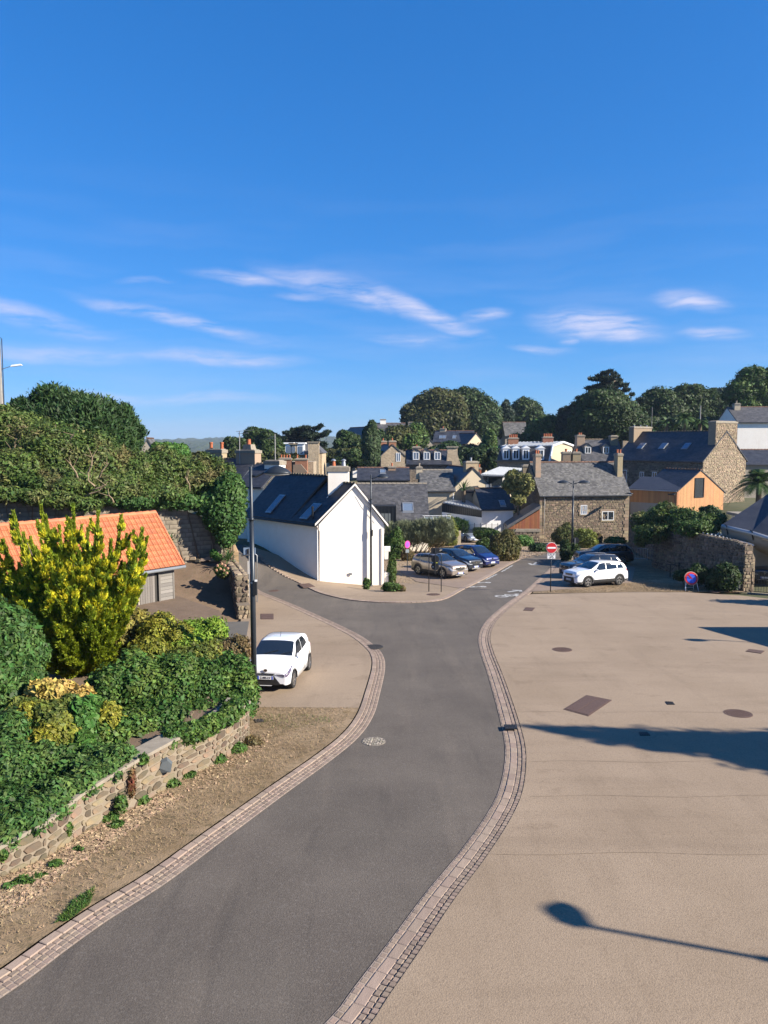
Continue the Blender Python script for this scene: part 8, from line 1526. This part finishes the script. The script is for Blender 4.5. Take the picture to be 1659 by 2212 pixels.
# ---------------------------------------------------------------- cars
def lerpt(tab, x):
    if x <= tab[0][0]: return tab[0][1]
    for (a, b), (c, d) in zip(tab, tab[1:]):
        if x <= c: t = (x - a) / (c - a); return b + (d - b) * t
    return tab[-1][1]
tyre_m = mat('tyre', (.018, .018, .019), rough=.85); rim_m = mat('alloy', (.55, .55, .57), rough=.3, metal=.8); trim = mat('black_plastic', (.022, .022, .024), rough=.6)
carglass = mat('car_glass', (.012, .016, .02), rough=.04, spec=.8, coat=.6); lamp_m = mat('headlamp_glass', (.45, .47, .50), rough=.08, coat=1, metal=.3); tail_m = mat('tail_lamp', (.40, .01, .015), rough=.15, coat=1); chrome = mat('chrome', (.75, .75, .77), rough=.15, metal=1)
def wheel(root, x, y, r, w, side, spokes=5, rimc=None, two=False):
    Q = Matrix.Rotation(-side * math.pi / 2, 3, 'X')
    wh_ = MB(); wh_.lathe([(r * .66, -w * .42), (r * .94, -w * .5), (r, -w * .36), (r, w * .36), (r * .94, w * .5), (r * .66, w * .42)], (x, y, r), 26, M=Q, cap=False); o = wh_.build('wheel', tyre_m, root, smooth=True); o.name = 'wheel'
    b = MB(); b.lathe([(r * .68, -w * .3), (r * .68, w * .46), (r * .62, w * .48), (r * .60, w * .32)], (x, y, r), 24, M=Q, cap=False); b.lathe([(.001, w * .42), (r * .14, w * .42), (r * .15, w * .3)], (x, y, r), 12, M=Q, cap=False)
    for k in range(spokes):
        for off in ((-.13, .13) if two else (0,)):
            a = 2 * math.pi * k / spokes + .3; a2 = a + off; sw_ = r * (.06 if two else .10)
            p = [Vector((math.cos(a) * r * .1 - math.sin(a) * s_ * sw_, math.sin(a) * r * .1 + math.cos(a) * s_ * sw_, w * .42)) for s_ in (-1, 1)] + [Vector((math.cos(a2) * r * .64 - math.sin(a2) * s_ * sw_, math.sin(a2) * r * .64 + math.cos(a2) * s_ * sw_, w * .45)) for s_ in (1, -1)]
            p = [Q @ v + Vector((x, y, r)) for v in p]; b.slab(p, Q @ Vector((0, 0, -.03)))
    b.build('rim', rimc or rim_m, o); d = MB(); d.lathe([(.001, w * .18), (r * .66, w * .18)], (x, y, r), 20, M=Q, cap=False); d.build('brake_shade', blk, o)
def car(name, label, L, Wd, H, wb, fo, r, top, belt, paint_m, loc, heading, cladding=False, plate='', style='suv', spokes=5, two=False, rails=None, rimc=None, pitch=.05, face=None, wc=(.72, .0), cut=(0, 0, 0), tum=.72):
    """x forward, 0 at the front axle; top/belt: heights against distance behind the nose"""
    root = empty(name, loc, heading, label, 'car'); gr = -math.atan(.05) * math.sin(heading); root.rotation_euler = (-math.atan(.05) * math.cos(heading), math.atan(.05) * math.sin(heading), heading)
    X0 = fo; hw0 = Wd / 2; A1, A2 = r * 1.18, .05
    xs = set([0, .015, .05, .12, .22, .35, L, L - .015, L - .06, L - .14, L - .26]); s = .3
    while s < L: xs.add(round(s, 3)); s += .12
    for ax in (fo, fo + wb):
        for k in range(-9, 10): xs.add(round(ax + A1 * math.sin(k / 9 * math.pi / 2), 3))
    for q in wc: xs.add(q)
    xs = sorted(xs); xw0, xr0, xr1, xw1 = cut_ = face['glass']      # windscreen foot, roof front, roof rear, rear screen foot (behind the nose)
    def hw(d):
        f = lerpt([(0, .80), (.05, .87), (.14, .93), (.35, .975), (.8, 1), (L - .9, 1), (L - .4, .975), (L - .15, .94), (L - .05, .89), (L, .83)], d); return hw0 * f
    def zb(d):
        z = lerpt([(0, .30), (.05, .24), (.5, .22), (L - .5, .24), (L - .05, .30), (L, .36)], d)
        for ax in (fo, fo + wb):
            if abs(d - ax) < A1: z = max(z, r + math.sqrt(A1 * A1 - (d - ax) ** 2))
        return z
    def section(d):
        w, z0, zt = hw(d), zb(d), lerpt(top, d); zl = min(lerpt(belt, d), zt - .02); zl = max(zl, z0 + .05)
        g = min(1, max(0, (zt - zl - .06) / .45)); yr_ = w * (.90 - (.90 - tum) * g)
        return [(w * .90, z0), (w * .985, z0 + .02), (w * 1.0, z0 + (zl - z0) * .35), (w * 1.0, z0 + (zl - z0) * .62), (w * .985, z0 + (zl - z0) * .9), (w * .93, zl), (w * .90, zl + .015 * g), ((w * .90 + yr_) / 2 + .012 * g, zl + (zt - zl) * .52), (yr_, zt - .045 * (.4 + .6 * g)), (yr_ * .82, zt - .018), (yr_ * .45, zt - .004), (0, zt)]
    S = [section(d) for d in xs]; n = len(S[0]); V = []; F = []; row_ = 2 * n - 1
    for d, sec in zip(xs, S):
        for y, z in sec: V.append((X0 - d, y, z))
        for y, z in sec[-2::-1]: V.append((X0 - d, -y, z))
    for i in range(len(xs) - 1):
        for k in range(row_ - 1): F.append((i * row_ + k, i * row_ + k + 1, (i + 1) * row_ + k + 1, (i + 1) * row_ + k))
    F.append(tuple(range(row_))[::-1]); F.append(tuple((len(xs) - 1) * row_ + k for k in range(row_)))
    body = MB().add(V, F).build('body', paint_m, root, smooth=True)
    for p in body.data.polygons:
        if len(p.vertices) > 4: p.use_smooth = False
    b = MB(); b.box((X0 - L / 2, 0, .35), (L - .5, Wd * .80, .34)); b.box((X0 - L / 2, 0, .24), (L - .7, Wd * .84, .12)); b.build('underbody', trim, root)
    def sf(d, k, off=.008):                  # point on the body, k in section index units
        sec = section(d); i = min(n - 2, int(k)); t = k - i; y = sec[i][0] * (1 - t) + sec[i + 1][0] * t; z = sec[i][1] * (1 - t) + sec[i + 1][1] * t
        dy, dz = sec[i + 1][0] - sec[i][0], sec[i + 1][1] - sec[i][1]; l_ = math.hypot(dy, dz) or 1; return Vector((X0 - d, y + dz / l_ * off, z - dy / l_ * off))
    def patch(nm, d0, d1, k0, k1, m, off=.008, sides=(1, -1), nd=8, nk=4, join=False, fwd=0):
        res = []
        for s_ in sides:
            Vp = []
            for a in range(nd + 1):
                d = d0 + (d1 - d0) * a / nd; ka = k0(a / nd) if callable(k0) else k0; kb = k1(a / nd) if callable(k1) else k1
                for c in range(nk + 1): p = sf(d, ka + (kb - ka) * c / nk, off); Vp.append((p.x + fwd, p.y * s_, p.z))
            Fp = [(a * (nk + 1) + c, a * (nk + 1) + c + 1, (a + 1) * (nk + 1) + c + 1, (a + 1) * (nk + 1) + c) for a in range(nd) for c in range(nk)]
            if s_ < 0: Fp = [f[::-1] for f in Fp]
            o_ = mobj(nm, Vp, Fp, m, root, smooth=True); res.append(o_)
        return res
    # screens: whole width strips over the top
    def screen(nm, d0, d1, kk=8.15):
        Vp = []; nd, m_ = 8, 6; lim = kk
        for a in range(nd + 1):
            d = d0 + (d1 - d0) * a / nd; row1 = [sf(d, lim + (11 - lim) * c / m_, .010) for c in range(m_ + 1)]; row1 = [p for p in row1] + [Vector((p.x, -p.y, p.z)) for p in row1[-2::-1]]; Vp += row1
        w_ = 2 * m_ + 1; return mobj(nm, Vp, [(a * w_ + c, a * w_ + c + 1, (a + 1) * w_ + c + 1, (a + 1) * w_ + c) for a in range(nd) for c in range(w_ - 1)], carglass, root, smooth=True)
    scr = screen('windscreen', xw0 + .05, xr0 - .03); screen('rear_window', xr1 + .04, xw1 - .05)
    bpil = face['pillars']
    for a, c in zip(bpil, bpil[1:]):
        first, last = a == bpil[0], c == bpil[-1]
        patch('side_window', a + .03, c - .03, 6.15, (lambda t: 6.35 + 1.5 * min(1, t * 1.9 + .05)) if first else ((lambda t: 6.3 + 1.55 * min(1, (1 - t) * 2.2 + .1)) if last else 7.85), carglass, .009)
    # lights, grille, trim
    hk = face.get('hl', (3.0, 4.6)); patch('headlight', .0, face.get('hld', .42), lambda t: hk[0] + t * .9, hk[1], face.get('hlm', lamp_m), .006)
    zz0, zz1 = sf(.0, hk[0], 0).z, sf(0, hk[1], 0).z; yw = hw(0)
    for s_ in (1, -1):
        q = MB(); q.slab([(X0 + .004, s_ * yw * .98, zz0 + .02), (X0 + .004, s_ * yw * .52, zz0 + (.03 if style != 'aygo' else .10)), (X0 + .004, s_ * yw * .56, zz1 - .02), (X0 + .004, s_ * yw * .95, zz1)], (.012, 0, 0)); q.build('headlight_lens', face.get('hlm', lamp_m), root)
    for g in face['front']:                  # (name, material, polygon in y (share of half width), z), proud
        nm, m_, poly_, pr_ = g; q = MB(); pts = [(X0 + .004, y * yw, z) for y, z in poly_] + [(X0 + .004, -y * yw, z) for y, z in poly_[::-1]]; q.slab(pts, (pr_, 0, 0)); q.build(nm, m_, root)
    patch('tail_light', L - .30, L - .0, 4.0, 5.9, tail_m, .008, nd=4)
    pz = face.get('pz', .42); q = MB(); q.box((X0 + .035, 0, pz), (.012, .52, .115)); pl_ = q.build('number_plate', whitep, root)
    q = MB(); q.box((X0 + .043, -.235, pz), (.004, .045, .11)); q.build('blue_band', bluep, pl_); q = MB(); q.box((X0 + .043, .235, pz), (.004, .045, .11)); q.build('blue_band', bluep, pl_)
    if plate: text_obj('plate_lettering', plate, .105, blk, pl_, (X0 + .044, 0, pz - .005), (math.pi / 2, 0, math.pi / 2), .86)
    # arches, sills
    for ax in (fo, fo + wb):
        for s_ in (1, -1):
            q = MB(); k_ = 14; Vp = []; rr1, rr0 = A1 + (.055 if cladding else .012), A1 - .03
            for i in range(k_ + 1):
                a = math.pi * (-.02 + 1.04 * i / k_)
                for rad in (rr0, rr1): d = ax + rad * math.cos(a); Vp.append((X0 - d, s_ * (hw(d) + .012), r + rad * math.sin(a)))
            q.add(Vp, [(2 * i, 2 * i + 1, 2 * i + 3, 2 * i + 2) for i in range(k_)]); q.add([(x_, y_ - s_ * .22, z_) for x_, y_, z_ in Vp], []); q.f += [(2 * i, 2 * i + 2, 2 * (k_ + 1) + 2 * i + 2, 2 * (k_ + 1) + 2 * i) for i in range(k_)]; q.m = [0] * len(q.f); q.build('wheel_arch', trim, root)
    if cladding: patch('sill_trim', fo + A1 + .02, fo + wb - A1 - .02, .1, 1.9, trim, .012); patch('bumper_trim', .02, fo - A1, .1, 1.5, trim, .012, nd=5); patch('bumper_trim', fo + wb + A1, L - .02, .1, 1.5, trim, .012, nd=5)
    for ax in (fo, fo + wb):
        for s_ in (1, -1): wheel(root, X0 - ax, s_ * (hw0 - .115), r, .21, s_, spokes, rimc, two)
    mx = xw0 + .42
    for s_ in (1, -1):
        p = sf(mx, 6.1, 0); q = MB(); q.lathe([(.01, -.10), (.07, -.085), (.09, 0), (.085, .06), (.02, .085)], (0, 0, 0), 12, M=Matrix.Rotation(math.pi / 2, 3, 'X')); o_ = q.build('door_mirror', face.get('mir', paint_m), root, smooth=True, loc=(p.x + .02, s_ * (p.y + .12), p.z + .05)); o_.scale = (.85, 1.25, .85)
        for dd in face.get('doors', ()):
            Vp = [sf(dd, k, .004) for k in (1.2, 2, 3, 4, 5.6)]; q = MB(); q.tube([(v.x, v.y * s_, v.z) for v in Vp], .006, 4); q.build('door_gap', blk, root)
            h_ = sf(dd - .18 if dd > 1.5 else dd, 4.5, .012); q = MB(); q.box((h_.x, h_.y * s_, h_.z), (.18, .03, .03)); q.build('door_handle', paint_m, root)
    if rails:
        for s_ in (1, -1):
            P0, P1, P2 = sf(xr0 + .15, 8.4, .05), sf((xr0 + xr1) / 2, 8.4, .06), sf(xr1 - .1, 8.4, .05); q = MB(); q.tube([(v.x, v.y * s_, v.z) for v in (sf(xr0 + .05, 8.4, 0), P0, P1, P2, sf(xr1, 8.4, 0))], .02, 6); q.build('roof_rail', rails, root)
    q = MB(); a_ = sf(xr1 - .25 if style != 'aygo' else xr0 + .35, 11, 0); q.tube([(a_.x, 0, a_.z), (a_.x - (.16 if style != 'aygo' else -.0) - .12, 0, a_.z + .16)], .008, 5); q.build('roof_aerial', blk, root)
    for s_ in (.28, -.30):
        P0 = sf(xw0 + .06, 11, .02); q = MB(); q.tube([(P0.x, s_, P0.z), (sf(xw0 + .22, 10.5, .03).x, s_ + .45, sf(xw0 + .22, 10.5, .03).z)], .01, 4); q.build('wiper', blk, root)
    return root
def cpaint(name, c, metal=0, rough=.32): return mat(name, c, rough=rough, metal=metal, coat=1)
p_white = cpaint('white_car_paint', (.80, .80, .81)); p_bronze = cpaint('bronze_car_paint', (.30, .25, .21), .55); p_black = cpaint('black_blue_car_paint', (.010, .013, .022), .2); p_blue = cpaint('deep_blue_car_paint', (.012, .02, .11), .35); p_silver = cpaint('silver_blue_car_paint', (.36, .40, .46), .6); p_dgrey = cpaint('dark_grey_car_paint', (.035, .04, .048), .4)
def at(px, py, Yo=0): g_ = G(px, py); return Vector((g_.x, g_.y, g_.z + .055))
def place_car(front_px, heading, yoff, fo=0, r=.33):
    """put the front wheel that touches the ground at a seen point; yoff = which side (+ left wheel)"""
    g_ = G(*front_px); h = R(heading); n_ = Vector((-math.sin(h), math.cos(h), 0)); return Vector((g_.x, g_.y, 0)) - n_ * yoff
def put(v, zo=.055): return (v.x, v.y, ground_z(v.x, v.y) + zo)
# small white hatchback: nose towards the camera, left flank to the right
car('white_hatchback', 'small white hatchback with black grille parked behind the first street lamp', 3.46, 1.62, 1.46, 2.34, .66, .29,
    [(0, .66), (.03, .78), (.15, .86), (.5, .96), (.80, 1.02), (1.15, 1.22), (1.45, 1.40), (1.75, 1.455), (2.3, 1.46), (2.9, 1.40), (3.1, 1.33), (3.3, 1.02), (3.4, .9), (3.46, .7)],
    [(0, .62), (.2, .74), (.6, .86), (1.0, .90), (2.2, .95), (2.8, 1.04), (3.2, 1.02), (3.46, .68)], p_white, put(place_car((630, 1489), -97, .70), .055), R(-97), plate='Z-885-LV', style='aygo', spokes=5, two=True, face=dict(glass=(.80, 1.50, 2.88, 3.30), pillars=(1.02, 2.02, 2.75), doors=(1.02, 2.05), hl=(3.1, 4.7), hld=.50, pz=.50, hlm=mat('dark_headlamp', (.10, .08, .12), rough=.08, coat=1),
    front=[('grille_upper', trim, [(.0, .60), (.42, .60), (.50, .63), (.0, .64)], .018), ('grille', trim, [(.0, .26), (.66, .26), (.74, .31), (.50, .50), (.42, .58), (.0, .58)], .016), ('lower_bumper', p_white, [(.0, .235), (.30, .235), (.34, .25), (.0, .25)], .03), ('badge', chrome, [(0, .69), (.085, .70), (.10, .735), (.085, .77), (0, .785)], .02), ('badge_centre', blk, [(0, .71), (.05, .715), (.06, .735), (.05, .755), (0, .76)], .026)]), tum=.74)
h = bpy.data.objects['white_hatchback']
for s_ in (1, -1):                           # black sweep from lamp over the wing to the mirror
    q = MB(); q.slab([(.59, s_ * .66, .60), (.63, s_ * .60, .60), (.64, s_ * .40, .50), (.60, s_ * .70, .46)], (.01, 0, 0)); q.build('fog_lamp_panel', trim, h)
# compact white SUV seen from its left front, facing left
suv_top = lambda k=1, z=1.6: [(0, .72), (.03, .90), (.12, 1.0), (.5, 1.06), (1.0, 1.10), (1.25, 1.18), (1.85, z - .08), (2.2, z - .01), (2.8, z), (3.6, z - .05), (3.85, z - .13), (4.05, 1.14), (4.14, 1.0), (4.18, .8)]
suv_belt = [(0, .68), (.2, .86), (.8, .96), (1.3, .99), (2.6, 1.03), (3.5, 1.08), (4.0, 1.08), (4.18, .78)]
F_suv = dict(glass=(1.12, 1.95, 3.72, 4.02), pillars=(1.42, 2.36, 3.25, 3.80), doors=(1.35, 2.40, 3.28), hl=(3.5, 4.9), hld=.50, pz=.47, front=[('grille', trim, [(0, .74), (.50, .75), (.52, .86), (0, .86)], .018), ('grille_bar', chrome, [(0, .795), (.48, .80), (.48, .825), (0, .82)], .026), ('lower_grille', trim, [(0, .27), (.80, .27), (.72, .60), (.60, .64), (0, .64)], .014)])
c0 = place_car((1268.6, 1270), 202, -.0); n_ = Vector((-math.sin(R(202)), math.cos(R(202)), 0))
car('white_suv', 'white compact suv parked at the right of the road, facing the no entry sign', 4.18, 1.78, 1.61, 2.50, .87, .33, suv_top(), suv_belt, p_white, put(c0 - n_ * .78), R(202), cladding=True, plate='CZ-996-EN', face=dict(F_suv, mir=p_white), spokes=5, two=True, rails=None)
F_dus = dict(glass=(1.18, 1.95, 3.85, 4.18), pillars=(1.45, 2.40, 3.35, 3.95), doors=(1.4, 2.42, 3.36), hl=(3.4, 4.8), hld=.42, pz=.50, front=[('grille', trim, [(0, .70), (.56, .72), (.58, .88), (0, .88)], .018), ('grille_dots', chrome, [(0, .77), (.07, .78), (.09, .84), (0, .85)], .03), ('lower_grille', trim, [(0, .28), (.80, .28), (.74, .56), (0, .58)], .014)])
dtop = [(0, .74), (.03, .92), (.12, 1.03), (.6, 1.10), (1.05, 1.14), (1.3, 1.22), (1.85, 1.55), (2.2, 1.62), (2.9, 1.63), (3.8, 1.57), (4.0, 1.48), (4.22, 1.12), (4.30, 1.0), (4.34, .8)]
n_ = Vector((-math.sin(R(198)), math.cos(R(198)), 0)); g_ = G(1222, 1254)
car('dark_suv', 'dark suv with pale roof rails between the white suv and the shaded car', 4.34, 1.80, 1.66, 2.67, .84, .345, dtop, [(0, .7), (.2, .88), (.8, .99), (1.4, 1.02), (3.6, 1.08), (4.2, 1.08), (4.34, .78)], p_black, put(Vector((g_.x + .95, g_.y + 1.25, 0))), R(198), cladding=True, plate='GC-572-NP', face=dict(F_dus, mir=p_black), rails=chrome)
car('shaded_estate', 'black crossover standing deep in the shade nearest the stone house', 4.60, 1.85, 1.68, 2.69, .93, .36, [(a * 1.06, b * 1.02) for a, b in dtop], [(a * 1.06, b * 1.0) for a, b in suv_belt[:-1]] + [(4.6, .8)], p_dgrey, put(G(1272, 1222) + Vector((.1, .9, 0))), R(184), cladding=True, face=dict(F_dus, glass=(1.25, 2.05, 4.05, 4.42), pillars=(1.55, 2.55, 3.5, 4.15), doors=(1.5, 2.55, 3.5)), rails=blk)
# three cars in the left bay, facing right towards the road
ktop = [(0, .70), (.03, .86), (.12, .95), (.6, 1.05), (1.0, 1.10), (1.25, 1.18), (1.95, 1.55), (2.3, 1.61), (3.0, 1.61), (3.8, 1.55), (4.05, 1.46), (4.30, 1.16), (4.40, 1.02), (4.45, .8)]
kbelt = [(0, .66), (.2, .82), (.8, .94), (1.4, .98), (2.8, 1.02), (3.7, 1.10), (4.2, 1.12), (4.45, .78)]
F_kad = dict(glass=(1.15, 2.05, 3.95, 4.28), pillars=(1.48, 2.50, 3.45, 4.05), doors=(1.4, 2.52, 3.48), hl=(3.4, 4.7), hld=.55, pz=.40, front=[('grille', trim, [(0, .56), (.25, .58), (.60, .70), (.52, .80), (.2, .80), (0, .74)], .018), ('badge', chrome, [(0, .60), (.07, .68), (.10, .74), (.06, .82), (0, .84)], .03), ('grille_bar', chrome, [(.14, .775), (.60, .77), (.60, .795), (.14, .80)], .026), ('lower_grille', trim, [(0, .28), (.70, .28), (.62, .36), (0, .36)], .014), ('skid_plate', mat('silver_plastic', (.45, .45, .46), rough=.4), [(0, .24), (.55, .24), (.62, .28), (0, .28)], .02)])
HD = -52; n_ = Vector((-math.sin(R(HD)), math.cos(R(HD)), 0)); c0 = place_car((957, 1251), HD, 0)
car('bronze_crossover', 'metallic bronze crossover behind the sign frame, nearest of the three parked cars', 4.45, 1.84, 1.61, 2.65, .90, .355, ktop, kbelt, p_bronze, put(c0 + n_ * .82), R(HD), cladding=True, plate='EX-861-TT', face=dict(F_kad, mir=p_bronze), spokes=5, two=True)
c1 = G(1021, 1237)
car('black_crossover', 'black crossover parked between the bronze and the blue car', 4.38, 1.84, 1.60, 2.65, .90, .35, ktop, kbelt, p_black, put(Vector((c1.x, c1.y, 0)) + n_ * .80 + Vector((-.95, .25, 0))), R(HD + 2), cladding=True, plate='FN-921-ML', face=F_kad, spokes=5)
c2 = G(1040, 1228)
mtop = [(0, .64), (.03, .80), (.12, .88), (.5, 1.0), (.75, 1.06), (1.0, 1.20), (1.55, 1.56), (1.9, 1.66), (2.6, 1.67), (3.6, 1.60), (3.9, 1.5), (4.05, 1.1), (4.12, .95), (4.15, .75)]
car('blue_mpv', 'tall deep blue car parked farthest of the three, with round white front', 4.15, 1.78, 1.67, 2.61, .80, .33, mtop, [(0, .6), (.2, .76), (.7, .92), (1.2, .97), (3.2, 1.04), (3.9, 1.05), (4.15, .72)], p_blue, put(Vector((c2.x, c2.y, 0)) + n_ * .78 + Vector((-.2, .1, 0))), R(HD - 2), plate='DV-184-XY', face=dict(glass=(.80, 1.70, 3.75, 4.02), pillars=(1.15, 2.20, 3.10, 3.85), doors=(1.1, 2.22, 3.12), hl=(3.3, 4.5), hld=.30, pz=.44, front=[('grille', trim, [(0, .26), (.72, .26), (.66, .36), (0, .36)], .014), ('chrome_bar', chrome, [(0, .66), (.30, .67), (.30, .70), (0, .70)], .03), ('badge', chrome, [(0, .72), (.07, .74), (.07, .80), (0, .82)], .03)]))
# silver low car on the driveway
g_ = G(1003, 1174)
stop_ = [(0, .56), (.03, .68), (.15, .76), (.6, .88), (.95, .96), (1.9, 1.38), (2.4, 1.43), (2.9, 1.41), (3.9, 1.18), (4.4, 1.06), (4.55, .98), (4.6, .8)]
car('silver_saloon', 'low silver blue wedge shaped car on the driveway behind the gate post', 4.60, 1.78, 1.43, 2.75, .92, .34, stop_, [(0, .54), (.3, .68), (1.0, .84), (3.0, .96), (4.2, 1.0), (4.6, .78)], p_silver, put(Vector((g_.x + 1.0, g_.y + .9, 0)), .07), R(-70), face=dict(glass=(1.0, 2.0, 2.9, 4.2), pillars=(1.5, 2.5, 3.5), doors=(1.4, 2.5, 3.5), hl=(3.6, 4.6), hld=.6, pz=.36, front=[('grille', trim, [(0, .22), (.75, .22), (.66, .40), (0, .44)], .014)]))
g_ = G(1668, 1268)
car('black_suv', 'black suv behind the metal gate at the right edge', 4.4, 1.84, 1.64, 2.65, .86, .35, ktop, kbelt, p_black, put(Vector((g_.x + .5, g_.y + 2.0, 0))), R(-115), cladding=True, plate='ET-710-HC', face=F_kad)
# ---------------------------------------------------------------- air
hzm = bpy.data.materials.new('haze'); hzm.use_nodes = True; t_ = hzm.node_tree; t_.nodes.remove(t_.nodes['Principled BSDF']); pv_ = t_.nodes.new('ShaderNodeVolumePrincipled'); pv_.inputs['Color'].default_value = (.62, .78, 1, 1); pv_.inputs['Density'].default_value = HAZE; pv_.inputs['Anisotropy'].default_value = .2
t_.links.new(pv_.outputs[0], t_.nodes['Material Output'].inputs['Volume'])
hb_ = MB(); hb_.box((0, 1600, 20), (5600, 3700, 100)); tag(hb_.build('haze', hzm), kind='stuff')
